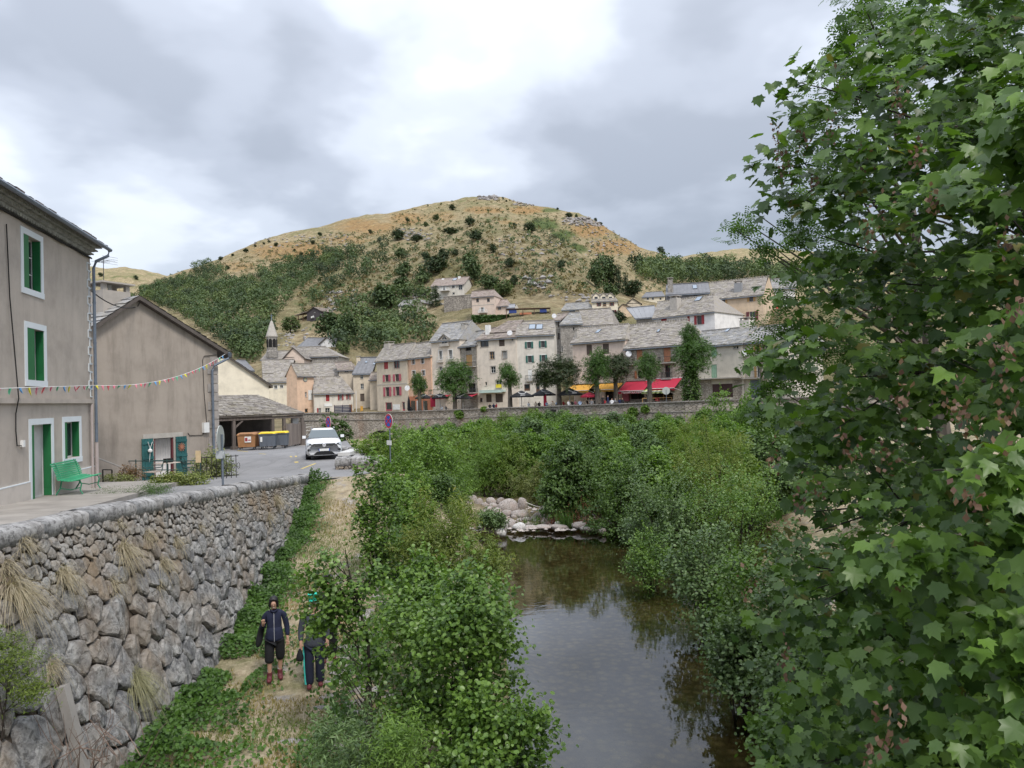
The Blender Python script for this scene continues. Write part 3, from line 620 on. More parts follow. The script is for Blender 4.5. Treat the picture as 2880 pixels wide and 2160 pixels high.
li = -lb.location; P = [W(341, 437, 43), W(348, 437.5, 42), W(357, 439, 40), W(360, 444, 37), W(352, 452, 34.6)]
for p in P: p.z = -2.78
coping(lb, P, .28, .30, COPE, rng, (.7, 1.2), inv=li); mb = MB()
for a, b_ in zip(P, P[1:]): mb.bar(a+li+Vector((0, 0, -.5)), b_+li+Vector((0, 0, -.5)), .45, 1.0)
ob('wall_core', mb.me('wall_core', STONEW), lb); mb = MB(); a, b_ = W(343.5, 450.5, 34.9), W(355, 444.2, 37.4); a.z = b_.z = -2.40
mb.bar(a+li, b_+li, .55, .16); ob('slab', mb.me('slab', plain('pale_granite', (.55, .54, .52), .8, .1, 5, .2)), lb)
# pavement in front of the left houses
pv = plain('pavement_concrete', (.30, .275, .245), .92, .2, 1.2, .4, bscale=20); mb = MB()
P = [(-9.3, 8), (-9.8, 14), (-10.6, 19), (-11.2, 22), (-11.7, 24.5), (-12.2, 27.2), (-13.4, 28.2), (-19, 29), (-21, 12), (-16, 6)]
zz = [zroad(x, y)+.13 for x, y in P]; n = len(P); mb.add([(x, y, z) for (x, y), z in zip(P, zz)]+[(x, y, z-.4) for (x, y), z in zip(P, zz)], [tuple(range(n))]+[(i, i+n, (i+1) % n+n, (i+1) % n) for i in range(n)])
me = mb.me('pavement', pv); bm_o = ob('pavement', me, kind='structure')
# triangulate cleanly
import bmesh
b_m = bmesh.new(); b_m.from_mesh(me); bmesh.ops.triangulate(b_m, faces=b_m.faces[:]); b_m.to_mesh(me); b_m.free()
# road paint
YL_ = plain('yellow_road_paint', (.55, .42, .12), .8, .3, 8, 0); mb = MB()
def paint(p, q, wd):
    a, b_ = W(*p, 30), W(*q, 30)
    def gr(u, v):
        k, tt = kt(u, v); y = -2.95/tt; return Vector((k*y, y, zroad(k*y, y)+.006))
    mb.bar(gr(*p), gr(*q), wd, .004)
for a, b_ in (((790, 1552), (838, 1608)), ((835, 1550), (850, 1606)), ((885, 1650), (1005, 1612)), ((330, 1497), (420, 1508)), ((520, 1527), (575, 1532))): paint(Z2(*a), Z2(*b_), .1)
ob('road_markings', mb.me('road_markings', YL_), kind='structure')
# ================================================================== VILLAGE
hr = np.random.default_rng(11)
ROOFM = {}
def roofmat(name, c1, c2):
    if name in MT: return MT[name]
    m, t, b, o = newmat(name); v = coord(t); a = attr(t)
    c = mixc(t, a.outputs['Fac'], c1, c2); c = mixc(t, ramp(t, noise(t, v, 1.2, 6, .7), [(.45, (0, 0, 0)), (.65, (.7, .7, .7))]), c, (.30, .27, .20)); c = mixc(t, ramp(t, noise(t, v, 5, 5, .7), [(.5, (0, 0, 0)), (.75, (.6, .6, .6))]), c, (.07, .065, .06))
    L(t, c, b.inputs['Base Color']); b.inputs['Roughness'].default_value = .85; b.inputs['Specular IOR Level'].default_value = .35
    bumpn(t, b, noise(t, v, 9, 4), .4, .03); MT[name] = m; return m
LAUZE = roofmat('lauze', (.22, .197, .18), (.37, .34, .31)); LAUZEG = roofmat('lauze_grey', (.23, .228, .23), (.36, .355, .355)); LAUZEP = roofmat('lauze_pink', (.19, .155, .14), (.36, .30, .27)); SLATE = plain('slate', (.17, .17, .178), .5, .2, 1.5, .2, tint=.12); BLUESHEET = plain('blue_grey_sheet', (.27, .275, .288), .6, .1, .4, .1, tint=.05); PINKTILE = roofmat('pink_tile', (.27, .21, .19), (.38, .31, .28))
RK = {'l': LAUZE, 'g': LAUZEG, 'p': LAUZEP, 's': SLATE, 'b': BLUESHEET, 't': PINKTILE}
EAVE = plain('eave_board', (.10, .085, .075), .9, .2, 3, 0)
PAINT = {}
def paintm(name, col, rough=.6, var=.12): return plain(name, col, rough, var, 2, .1)
WHITE = paintm('white_paint', (.72, .72, .70)); FRAME = paintm('window_frame_white', (.62, .62, .60)); BROWNF = paintm('brown_frame', (.10, .05, .03)); TRIMB = plain('stone_trim', (.42, .39, .35), .9, .15, 3, .2); METAL = plain('dark_metal', (.06, .065, .07), .5, .2, 3, 0, metal=.5); ZINC = plain('zinc_grey', (.17, .20, .24), .45, .15, 3, 0, metal=.4)
def slabs(mb, A, B, C_, D_, course=.42, tw=.55, lift=.055, rng=hr, ragged=.05):
    """rows of stone slabs on the patch A(eave left) B(eave right) C(ridge right) D(ridge left)"""
    A, B, C_, D_ = map(Vector, (A, B, C_, D_)); nrm = (B-A).cross(D_-A).normalized()
    if nrm.z < 0: nrm = -nrm
    rows = max(2, int((D_-A).length/course)); 
    for r in range(rows):
        f0, f1 = r/rows, min(1, (r+1.35)/rows); a0, b0 = A.lerp(D_, f0), B.lerp(C_, f0); a1, b1 = A.lerp(D_, f1), B.lerp(C_, f1)
        w_ = (b0-a0).length; s = 0.0
        while s < w_-.02:
            e = min(w_, s+tw*rng.uniform(.55, 1.5)); e = w_ if w_-e < tw*.4 else e; u0, u1 = s/w_, e/w_; l = lift*rng.uniform(.6, 1.5); dn = (a0-a1).normalized()*rng.uniform(-ragged, ragged); u1g = u1-.012/max(w_, .1)
            p0 = a0.lerp(b0, u0)+dn; p1 = a0.lerp(b0, u1g)+dn; q0 = a1.lerp(b1, u0); q1 = a1.lerp(b1, u1g)
            mb.add([p0+nrm*l, p1+nrm*l*rng.uniform(.75, 1.2), q1+nrm*.008, q0+nrm*.008, p0-nrm*.01, p1-nrm*.01], [(0, 1, 2, 3), (4, 5, 1, 0)], float(rng.uniform()))
            s = e
def seam(mb, A, B, C_, D_, n=14):
    A, B, C_, D_ = map(Vector, (A, B, C_, D_)); mb.add([A, B, C_, D_], [(0, 1, 2, 3)]); nr = (B-A).cross(D_-A).normalized()*.02
    for i in range(n+1): f = i/n; mb.bar(A.lerp(B, f)+nr, D_.lerp(C_, f)+nr, .04, .04, .7)
class House:
    def __init__(s, name, label, cat, tr, eL, eR, YL, zb=None, D=8, YR=None, base=None, wall=None, roof='l', group=None):
        s.tr = tr; pL = tr(*eL); pR = tr(*eR); PL = W(*pL, YL); s.He = None
        if YR is None: YR = PL.z/ray(*pR).z
        PR = W(*pR, YR); s.z = zb if zb is not None else W(*tr(*base), YL).z
        s.root = empty(name, (PL.x, PL.y, s.z), math.atan2(PR.y-PL.y, PR.x-PL.x), label=label, cat=cat, group=group)
        s.w = math.hypot(PR.x-PL.x, PR.y-PL.y); s.h = PL.z-s.z; s.D = D; s.a = s.root.rotation_euler[2]; s.wall = wall; s.holes = []; s.roofm = RK[roof]; s.rk = roof
        s.ux = Vector((math.cos(s.a), math.sin(s.a), 0)); s.uy = Vector((-math.sin(s.a), math.cos(s.a), 0)); s.o = Vector((PL.x, PL.y, s.z))
    def loc(s, p, off=0.0):              # picture point -> facade plane (local x, local z)
        d = ray(*s.tr(*p)); t_ = ((s.o+s.uy*off).dot(s.uy))/d.dot(s.uy); q = d*t_-s.o; return q.dot(s.ux), q.z
    def roof(s, rL, rR, ov=.35, hip=0, course=.42, tw=.55, back=True, ridge_teeth=False):
        D = s.D; xl, zl = s.loc(rL, D/2); xr, zr = s.loc(rR, D/2); s.hr = (zl+zr)/2; xl, xr = (max(-.25, xl) if abs(xl) < 1 else xl), xr
        sl = (s.hr-s.h)/(D/2); e = s.h-ov*sl; mb = MB(); A, B = Vector((-.2, -ov, e)), Vector((s.w+.2, -ov, e)); C_, D_ = Vector((xr, D/2, s.hr)), Vector((xl, D/2, s.hr)); A2, B2_ = Vector((-.2, D+ov, e)), Vector((s.w+.2, D+ov, e))
        up = Vector((0, 0, .06)); th = Vector((0, 0, -.1))
        mb.add([A, B, C_, D_, A+th, B+th, C_+th, D_+th], [(0, 1, 2, 3), (7, 6, 5, 4), (0, 4, 5, 1), (1, 5, 6, 2), (3, 2, 6, 7), (0, 3, 7, 4)])
        mb.add([A2, B2_, C_, D_, A2+th, B2_+th, C_+th, D_+th], [(3, 2, 1, 0), (4, 5, 6, 7), (1, 5, 4, 0), (2, 6, 5, 1), (4, 7, 3, 0)])
        if xl > .5: mb.add([A, D_, A2], [(0, 1, 2)])
        if xr < s.w-.5: mb.add([B, C_, B2_], [(0, 2, 1)])
        r = ob('roof', mb.me('roof', s.roofm if s.rk in 'sb' else s.roofm), s.root); sb = MB()
        if s.rk in 'sb': seam(sb, A+up, B+up, C_+up, D_+up, int(s.w/.6)); nm = 'roof_seams'
        else: slabs(sb, A+up*.5, B+up*.5, C_+up*.5, D_+up*.5, course, tw); nm = 'roof_slabs'
        if xl > .5 and s.rk not in 'sb': slabs(sb, A2+up, A+up, D_+up, D_+up+Vector((.01, 0, 0)), course, tw)
        if ridge_teeth:
            x = xl
            while x < xr: sb.box((x, D/2-.2, s.hr-.02), (x+.22, D/2+.2, s.hr+.14+.05*hr.uniform()), float(hr.uniform(.2, .8))); x += .42
        else: sb.bar(D_+up*2, C_+up*2, .32, .12, .5)
        so = ob(nm, sb.me(nm, s.roofm), r); so['kind'] = 'stuff'
        mb = MB(); mb.bar(A+Vector((0, .02, -.16)), B+Vector((0, .02, -.16)), .1, .12); ob('gutter', mb.me('gutter', ZINC), s.root)
        s.gab = (max(xl, -.0) if xl < .5 else None, xr if xr > s.w-.5 else None); return s
    def hole(s, x0, y0, x1, y1):
        a, za = s.loc((x0, (y0+y1)/2)); b_, zb = s.loc((x1, (y0+y1)/2)); _, zt_ = s.loc(((x0+x1)/2, y0)); _, zl = s.loc(((x0+x1)/2, y1)); a = max(a, .05); b_ = min(b_, s.w-.05); zt_ = min(zt_, s.h-.06); zl = max(zl, .02)
        s.holes.append((a, zl, b_, zt_)); return s.holes[-1]
    def win(s, x0, y0, x1, y1, frame=None, shut=None, shm=None, trim=None, bars=1, closed=None, depth=.2, swl=None, swr=None, pane=None, name='window', box=None):
        a, zl, b_, zt_ = s.hole(x0, y0, x1, y1); fr = frame or FRAME; w_, h_ = b_-a, zt_-zl; mb = MB(); t_ = .05; y = depth-.04; y2 = depth+.02
        mb.box((0, y, 0), (t_, y2, h_)); mb.box((w_-t_, y, 0), (w_, y2, h_)); mb.box((t_, y, 0), (w_-t_, y2, t_)); mb.box((t_, y, h_-t_), (w_-t_, y2, h_))
        if bars >= 1: mb.box((w_/2-.03, y-.01, t_), (w_/2+.03, y2-.002, h_-t_))
        if bars >= 2:
            for f in ((.5,) if bars == 2 else (.33, .66)): mb.box((t_, y+.005, h_*f-.018), (w_-t_, y2-.004, h_*f+.018))
        if closed is not None:
            wo_ = ob('shutter', None, s.root); bpy.data.objects.remove(wo_)
            for f0, f1 in ((0, .5), (.5, 1)):
                m2 = MB(); m2.box((a+w_*f0+.01, depth-.14, zl+.01), (a+w_*f1-.01, depth-.10, zt_-.01)); 
                for q in (.2, .8): m2.box((a+w_*f0+.03, depth-.16, zl+h_*q-.05), (a+w_*f1-.03, depth-.142, zl+h_*q+.05))
                ob('shutter', m2.me('shutter', closed), s.root)
            return
        wo_ = ob(name, mb.me(name, fr), s.root, loc=(a, 0, zl)); m2 = MB(); m2.box((t_/2, depth-.012, t_/2), (w_-t_/2, depth, h_-t_/2)); ob('pane', m2.me('pane', pane or GLASS), wo_)
        m2 = MB(); m2.box((a-.04, -.07, zl-.07), (b_+.04, depth, zl-.003)); ob('sill', m2.me('sill', trim or TRIMB), s.root)
        if trim is not None:
            m2 = MB(); q = .13
            m2.box((a-q, -.025, zl-.005), (a-.002, .0, zt_+q)); m2.box((b_+.002, -.025, zl-.005), (b_+q, .0, zt_+q)); m2.box((a-.001, -.024, zt_+.002), (b_+.001, .0, zt_+q)); ob('surround', m2.me('surround', trim), s.root)
        if shut:
            for side in shut:
                sw = w_/2*1.02; m2 = MB(); x0_ = a-sw-.03 if side == 'l' else b_+.03; y_ = -.075 if trim is None else -.09
                m2.box((x0_, y_, zl-.01), (x0_+sw, y_+.04, zt_+.01))
                for q in (.18, .82): m2.box((x0_+.04, y_-.02, zl+h_*q-.06), (x0_+sw-.04, y_-.001, zl+h_*q+.06))
                ob('shutter', m2.me('shutter', shm), s.root)
    def door(s, x0, y0, x1, y1, mat, glass=False, depth=.18, name='door'):
        a, zl, b_, zt_ = s.hole(x0, y0, x1, y1); m2 = MB(); w_ = b_-a
        m2.box((a, depth-.06, zl), (b_, depth, zt_)); 
        d = ob(name, m2.me(name, mat), s.root)
        if glass: m3 = MB(); m3.box((a+.14*w_, depth-.075, zl+(zt_-zl)*.35), (b_-.14*w_, depth-.062, zt_-.12)); ob('pane', m3.me('pane', GLASS), d)
        else:
            m3 = MB()
            for f in (.25, .5, .75): m3.box((a+w_*f-.01, depth-.07, zl+.03), (a+w_*f+.01, depth-.061, zt_-.03))
            ob('board_joint', m3.me('board_joint', METAL), d)
    def slab(s, x0, y0, x1, y1, out, mat, name, drop=0.0, under=0.0):
        a, zl = s.loc((x0, y1)); b_, _ = s.loc((x1, y1)); _, zt_ = s.loc((x0, y0)); m2 = MB(); m2.box((a, -out, zl), (b_, -.002, zt_)); return ob(name, m2.me(name, mat), s.root)
    def rail(s, x0, y0, x1, y1, out=.8, mat=None, floor=True):
        a, zl = s.loc((x0, y1)); b_, _ = s.loc((x1, y1)); _, zt_ = s.loc((x0, y0)); m2 = MB(); mat = mat or METAL
        if floor: f_ = MB(); f_.box((a, -out, zl-.12), (b_, -.002, zl)); ob('balcony_slab', f_.me('balcony_slab', TRIMB), s.root)
        for (p, q) in (((a, -out), (b_, -out)), ((a, -out), (a, 0)), ((b_, -out), (b_, 0))):
            m2.bar((p[0], p[1], zt_), (q[0], q[1], zt_), .05); m2.bar((p[0], p[1], zl+.06), (q[0], q[1], zl+.06), .03); n = max(2, int(math.hypot(p[0]-q[0], p[1]-q[1])/.16))
            for i in range(n+1): f = i/n; x, y = p[0]+(q[0]-p[0])*f, p[1]+(q[1]-p[1])*f; m2.bar((x, y, zl+.02), (x, y, zt_), .022)
        ob('railing', m2.me('railing', mat), s.root)
    def skylight(s, x0, y0, x1, y1, off=None, n=1):
        # on the front roof slope
        sl = (s.hr-s.h)/(s.D/2)
        def onroof(p):
            d = ray(*s.tr(*p)); nrm = -s.uy*sl+Vector((0, 0, 1)); P0 = s.o+Vector((0, 0, s.h)); t_ = P0.dot(nrm)/d.dot(nrm); q = d*t_-s.o; return Vector((q.dot(s.ux), q.dot(s.uy), q.z))
        for i in range(n):
            xa, xb = x0+(x1-x0)*i/n, x0+(x1-x0)*(i+.94)/n; a = onroof((xa, y1)); b_ = onroof((xb, y1)); c_ = onroof((xb, y0)); d_ = onroof((xa, y0)); b_.z = a.z; b_.y = a.y; c_.y = d_.y; c_.z = d_.z; c_.x = b_.x; d_.x = a.x; up = Vector((0, -sl*.12, .12))
            mb = MB(); q = [a, b_, c_, d_]; mb.add([v+up for v in q]+[v-up*.3 for v in q], [(0, 1, 2, 3), (4, 0, 3, 7), (5, 6, 2, 1), (0, 4, 5, 1), (3, 2, 6, 7)]); f_ = ob('skylight', mb.me('skylight', METAL), s.root)
            ce = (a+b_+c_+d_)/4; mb = MB(); mb.add([ce+(v-ce)*.84+up*1.08 for v in q], [(0, 1, 2, 3)]); ob('pane', mb.me('pane', SKYGL), f_)
    def chimney(s, x0, y0, x1, y1, off, mat, cap=True, D=None):
        a, zt_ = s.loc((x0, y0), off); b_, zl = s.loc((x1, y1), off); d = D or (b_-a); mb = MB(); mb.box((a, off, zl-.6), (b_, off+d, zt_)); c_ = ob('chimney', mb.me('chimney', mat), s.root)
        if cap:
            mb = MB(); g = .06*(b_-a)
            for X in (a+g, b_-3*g):
                for Y_ in (off+g, off+d-3*g): mb.box((X, Y_, zt_+.002), (X+2*g, Y_+2*g, zt_+.3))
            mb.box((a-.1, off-.1, zt_+.302), (b_+.1, off+d+.1, zt_+.38)); ob('chimney_cap', mb.me('chimney_cap', TRIMB), c_)
    def build(s, front_gable=None, sides=True):
        xs = sorted({0, s.w} | {h[0] for h in s.holes} | {h[2] for h in s.holes}); zs = sorted({0, s.h} | {h[1] for h in s.holes} | {h[3] for h in s.holes}); mb = MB()
        for x0, x1 in zip(xs, xs[1:]):
            for z0, z1 in zip(zs, zs[1:]):
                if x1-x0 < 1e-4 or z1-z0 < 1e-4: continue
                cx, cz = (x0+x1)/2, (z0+z1)/2
                if any(h[0] < cx < h[2] and h[1] < cz < h[3] for h in s.holes): continue
                mb.add([(x0, 0, z0), (x1, 0, z0), (x1, 0, z1), (x0, 0, z1)], [(0, 1, 2, 3)])
        for (a, zl, b_, zt_) in s.holes:
            r = .26; mb.add([(a, 0, zl), (b_, 0, zl), (b_, 0, zt_), (a, 0, zt_), (a, r, zl), (b_, r, zl), (b_, r, zt_), (a, r, zt_)], [(0, 4, 5, 1), (1, 5, 6, 2), (2, 6, 7, 3), (3, 7, 4, 0), (4, 7, 6, 5)])
        w_, D, h = s.w, s.D, s.h
        mb.add([(0, 0, -4), (w_, 0, -4), (w_, 0, 0), (0, 0, 0)], [(0, 1, 2, 3)])
        mb.add([(0, 0, -4), (0, 0, h), (0, D, h), (0, D, -4), (w_, 0, -4), (w_, 0, h), (w_, D, h), (w_, D, -4)], [(0, 1, 2, 3), (4, 7, 6, 5), (3, 2, 6, 7)])
        if hasattr(s, 'gab'):
            if s.gab[0] is not None: mb.add([(0, 0, h), (0, D/2, s.hr-.08), (0, D, h)], [(0, 1, 2)])
            if s.gab[1] is not None: mb.add([(w_, 0, h), (w_, D/2, s.hr-.08), (w_, D, h)], [(0, 2, 1)])
        if front_gable: ax, az = front_gable; mb.add([(0, 0, h), (w_, 0, h), (ax, 0, az), (0, D, h), (w_, D, h), (ax, D, az)], [(0, 1, 2), (5, 4, 3)])
        ob('wall', mb.me('wall', s.wall), s.root); return s
    def front_gable_roof(s, apex, ov=.3, course=.42, thick=.12, sideov=.35, rk=None, eave_drop=0.0):
        ax, az = s.loc(apex); mat = s.roofm; D = s.D; mb = MB(); sb = MB(); s.fg = (ax, az)
        for side, ex in ((-1, 0.0), (1, s.w)):
            sl = (az-s.h)/abs(ax-ex); exx = ex+side*sideov; ez = s.h-sideov*sl
            A = Vector((exx, -ov, ez)); B = Vector((exx, D+ov, ez)); C_ = Vector((ax, D+ov, az)); E_ = Vector((ax, -ov, az)); th = Vector((0, 0, -thick))
            P = [A, B, C_, E_]; P2 = [p+th for p in P]; up = Vector((0, 0, .1)); mb.add([p+up*.3 for p in P]+P2, [(0, 1, 2, 3), (7, 6, 5, 4), (0, 4, 5, 1), (1, 5, 6, 2), (3, 2, 6, 7), (0, 3, 7, 4)])
            slabs(sb, A+up*.4, B+up*.4, C_+up*.4, E_+up*.4, course, .5) if side > 0 else slabs(sb, B+up*.4, A+up*.4, E_+up*.4, C_+up*.4, course, .5)
        r = ob('roof', mb.me('roof', EAVE), s.root); so = ob('roof_slabs', sb.me('roof_slabs', mat), r); so['kind'] = 'stuff'; return s
SKYGL = glassy('skylight_glass', (.25, .3, .36), .05)
def obj_on(s, name, mb, mat, loc=None, **t): return ob(name, mb.me(name, mat), s.root, loc=loc, **t)
RED = paintm('dark_red_paint', (.30, .035, .04)); PINKR = paintm('faded_red_paint', (.42, .10, .13)); TEAL = paintm('teal_paint', (.03, .12, .10)); OCH = paintm('ochre_wood', (.42, .25, .10), .7); ORG = paintm('orange_brown_paint', (.40, .17, .09)); BRN = paintm('grey_brown_wood', (.10, .075, .06), .8); PGRN = paintm('pale_green_paint', (.27, .42, .30)); MAR = paintm('maroon_paint', (.13, .035, .04)); SALM = paintm('salmon_orange_paint', (.45, .17, .09))
sBE = stucco('render_beige', (.46, .41, .33)); sSA = stucco('render_salmon', (.56, .38, .27), .2); sWH = stucco('render_offwhite', (.56, .505, .43), .25); sGR = stucco('render_grey', (.50, .48, .43), .35); sPK = stucco('render_pinkish', (.52, .435, .37), .15); sGB = stucco('render_green_grey', (.47, .445, .385), .2); sCR = stucco('render_cream', (.62, .57, .46), .12); sPE = stucco('render_peach', (.56, .41, .30), .15); sTA = stucco('render_tan', (.50, .40, .29), .25); sWW = stucco('render_white', (.68, .66, .61), .12)
mST = masonry('house_masonry', (.33, .29, .24), (.52, .47, .40), (.24, .21, .17), 2.6, 1.6); mSG = masonry('grey_masonry', (.29, .27, .245), (.45, .42, .375), (.2, .18, .16), 2.8, 2.0)
CY = 140
# ---- front row on the promenade, left to right
H = House('town_house', 'beige house with dark red and faded pink-red shutters, leftmost of the promenade row', 'house', Z3, (158, 712), (512, 680), 141, -2.7, 8, wall=sBE)
H.roof((248, 542), (605, 517)); 
for (x0, y0, x1, y1) in ((245, 725, 292, 812), (360, 712, 425, 800)): H.win(x0, y0, x1, y1, trim=TRIMB, closed=RED if x0 < 300 else None, shut='' , frame=RED, bars=2)
for (x0, y0, x1, y1) in ((258, 878, 300, 955), (375, 870, 420, 950), (265, 1020, 308, 1125), (380, 1015, 425, 1115)): H.win(x0, y0, x1, y1, frame=BROWNF, shut='lr', shm=PINKR, trim=TRIMB, bars=2)
H.door(262, 1195, 338, 1318, PINKR, True); H.door(455, 1188, 487, 1316, PINKR, True); nb = H.slab(353, 1218, 430, 1280, .06, WHITE, 'notice_board'); H.slab(165, 990, 512, 1000, .04, TRIMB, 'string_course')
H.chimney(245, 520, 300, 580, 3.2, TRIMB); H.build()
H = House('town_house', 'narrow salmon house with pale window surrounds beside the beige red-shuttered house', 'house', Z3, (514, 680), (785, 650), 135.2, -2.7, 8, wall=sSA)
H.roof((605, 518), (785, 500)); 
for r in ((568, 690, 602, 755), (672, 680, 708, 748), (572, 830, 608, 900), (680, 825, 718, 885), (578, 968, 612, 1040), (690, 962, 725, 1035)): H.win(*r, trim=WHITE, bars=2)
sf = H.slab(528, 1128, 800, 1300, .12, SALM, 'shop_front'); H.build(); 
for (a, b_) in ((560, 605), (625, 668), (700, 745)):
    x0, zl = H.loc((a, 1300), -.13); x1, zt_ = H.loc((b_, 1175), -.13); mb = MB(); mb.box((x0, -.15, max(.1, zl)), (x1, -.122, zt_)); ob('shop_window', mb.me('shop_window', GLASS if a != 625 else FRAME), H.root)
H = House('tall_house', 'tall off-white house with grey roof, arched roof dormer and small balconies', 'house', Z3, (788, 482), (1115, 452), 129.6, -2.7, 9, wall=sWH, roof='g')
H.roof((915, 288), (1262, 262)); 
for r in ((880, 600, 915, 700), (990, 590, 1032, 690)): H.win(*r, trim=WHITE, bars=2); H.rail(r[0]-15, r[3]-25, r[2]+15, r[3]+32, .35, FRAME)
for r in ((885, 785, 918, 862), (1000, 778, 1035, 855), (890, 940, 925, 1010)): H.win(*r, trim=TRIMB, bars=2)
H.rail(805, 1052, 1010, 1105, 1.2); H.chimney(1130, 310, 1180, 420, 2.2, TRIMB, D=1.0); H.build()
mb = MB(); a, zl = H.loc((893, 560), -.1); b_, _ = H.loc((997, 560), -.1); _, ze = H.loc((893, 465), -.1); cx = (a+b_)/2; _, zp = H.loc((945, 412), -.1)
mb.prism([(a, H.h-1.2), (b_, H.h-1.2), (b_, ze), (cx, zp), (a, ze)], -.12, 3); dm = obj_on(H, 'dormer', mb, sWH); mb = MB(); M = [(a-.25, ze-.15), (cx, zp), (cx, zp+.16), (a-.3, ze-.02)]; mb.prism(M, -.35, 3.2); M = [(b_+.25, ze-.15), (b_+.3, ze-.02), (cx+.001, zp+.16), (cx+.001, zp)]; mb.prism(M, -.35, 3.2); ob('dormer_roof', mb.me('dormer_roof', LAUZEG), dm)
mb = MB(); mb.prism([(cx-.55, H.h-.9), (cx+.55, H.h-.9), (cx+.55, ze-.1), (cx, ze+.55), (cx-.55, ze-.1)], -.16, -.121); ob('dormer_window', mb.me('dormer_window', GLASS), dm); mb = MB(); mb.box((cx-.05, -.2, H.h-.9), (cx+.05, -.161, ze+.5)); mb.box((a, -.42, H.h-1.25), (b_, -.121, H.h-.75)); ob('balcony_front', mb.me('balcony_front', TRIMB), dm)
H = House('stone_house', 'narrow rubble-stone house with one tall orange shutter, squeezed between two taller fronts', 'house', Z3, (1117, 545), (1308, 522), 126.2, -2.7, 9, wall=mST, roof='g')
H.roof((1190, 395), (1400, 375)); H.win(1185, 560, 1250, 602, frame=BROWNF, bars=0, pane=DARK); H.win(1192, 645, 1262, 785, closed=OCH); H.win(1210, 815, 1255, 945, frame=BROWNF, bars=2); H.win(1215, 975, 1300, 1080, frame=BRN, bars=3, pane=DARK); H.rail(1160, 742, 1310, 790, .6); H.rail(1160, 1045, 1330, 1088, 1.0); H.build()
H = House('tall_house', 'tall cream house with loft windows under its upper roof and a folded pale awning', 'house', Z3, (1312, 468), (1768, 434), 122.8, -2.6, 9, wall=sWH, roof='p')
H.roof((1450, 345), (1780, 318), hip=1); 
H.win(1355, 480, 1450, 555, frame=BROWNF, bars=1); H.win(1570, 465, 1635, 548, closed=BRN); H.win(1462, 612, 1518, 695, frame=OCH, trim=TRIMB, bars=2); H.win(1605, 602, 1662, 690, frame=BRN, trim=TRIMB, bars=2, pane=plain('net_curtain', (.35, .35, .34), .9)); H.win(1475, 780, 1530, 855, frame=FRAME, trim=TRIMB, bars=2); H.win(1410, 960, 1432, 1000, bars=0); H.win(1535, 942, 1600, 1030, trim=TRIMB, bars=3); H.win(1715, 460, 1735, 487, bars=0)
H.win(1422, 1100, 1485, 1192, closed=BRN, trim=None); H.win(1530, 1095, 1615, 1195, closed=BRN); H.win(1350, 1145, 1380, 1190, frame=BROWNF, bars=1); mb = MB(); a, zl = H.loc((1365, 1088)); b_, zt_ = H.loc((1650, 1045)); mb.box((a, -.75, zl+.1), (b_, -.003, zt_)); mb.box((a+.3, -.85, zl), (b_-.3, -.6, zl+.098)); obj_on(H, 'folded_awning', mb, paintm('pale_cyan_fabric', (.50, .60, .55)))
mb = MB(); a, zl = H.loc((1533, 1027), -.3); b_, zt_ = H.loc((1597, 985), -.3); mb.box((a, -.3, zl), (b_, -.26, zt_)); obj_on(H, 'yellow_notice', mb, paintm('yellow_plastic', (.75, .62, .05)))
H.build(); mb = MB(); a, zl = H.loc((1460, 432), 2.2); b_, zt_ = H.loc((1765, 375), 2.2); mb.box((a, 2.2, H.h), (b_, 7, zt_)); lf = obj_on(H, 'loft', mb, sTA); mb = MB()
for i in range(6): x = a+.8+(b_-a-1.4)*i/5.2; mb.box((x, 2.13, zl+.25), (x+.62, 2.198, zt_-.1))
ob('loft_windows', mb.me('loft_windows', GLASS), lf); rl, rz = H.loc((1600, 262), 4.6); rr_, _ = H.loc((1790, 262), 4.6); sb = MB(); A, B, C_, D_ = Vector((a-.3, 1.8, zt_)), Vector((b_+.3, 1.8, zt_)), Vector((b_+.2, 4.6, rz)), Vector((a+2.4, 4.6, rz)); slabs(sb, A, B, C_, D_); slabs(sb, (a-.3, 7.4, zt_), A, D_, D_+Vector((.01, 0, 0))); sb.add([A, B, C_, D_, (a-.3, 7.4, zt_), (b_+.3, 7.4, zt_)], [(3, 2, 1, 0), (5, 2, 3, 4), (0, 3, 4)]); ob('loft_roof', sb.me('loft_roof', LAUZEP), lf)
H.chimney(1410, 305, 1455, 440, 1.6, WHITE, cap=False)
H = House('town_house', 'pale grey-white house with dark teal shutters and a double skylight in its roof', 'house', Z3, (1772, 414), (2205, 398), 119.3, -2.5, 9, wall=sGR)
H.roof((1792, 265), (2208, 253)); H.skylight(1910, 303, 2078, 360, n=2)
for r in ((1895, 497, 1940, 570), (2055, 487, 2097, 562), (1905, 657, 1948, 735), (2062, 648, 2103, 722)): H.win(*r, trim=WHITE, shut='lr', shm=TEAL, frame=BROWNF, bars=1)
H.win(1905, 815, 1950, 945, closed=WHITE); H.rail(1882, 885, 1975, 947, .35); H.door(1862, 985, 1928, 1062, BROWNF, True); H.door(1998, 980, 2040, 1078, BROWNF, True); H.win(2080, 990, 2110, 1060, frame=BROWNF); H.build()
H = House('town_house', 'pinkish rendered house with closed grey-brown shutters above the orange awnings', 'house', Z4, (347, 388), (815, 350), 113, -2.35, 9, wall=sPK)
H.roof((398, 264), (852, 228), ridge_teeth=True); H.skylight(545, 283, 578, 312); H.win(472, 410, 522, 500, closed=BRN); H.win(617, 400, 672, 492, closed=BRN); H.chimney(368, 292, 392, 370, 1.2, TRIMB); H.slab(350, 750, 800, 762, .25, TRIMB, 'shop_cornice'); H.win(470, 800, 560, 900, frame=BROWNF, pane=DARK); H.win(640, 800, 760, 905, frame=BROWNF, pane=DARK, bars=2); H.build(); HPK = H
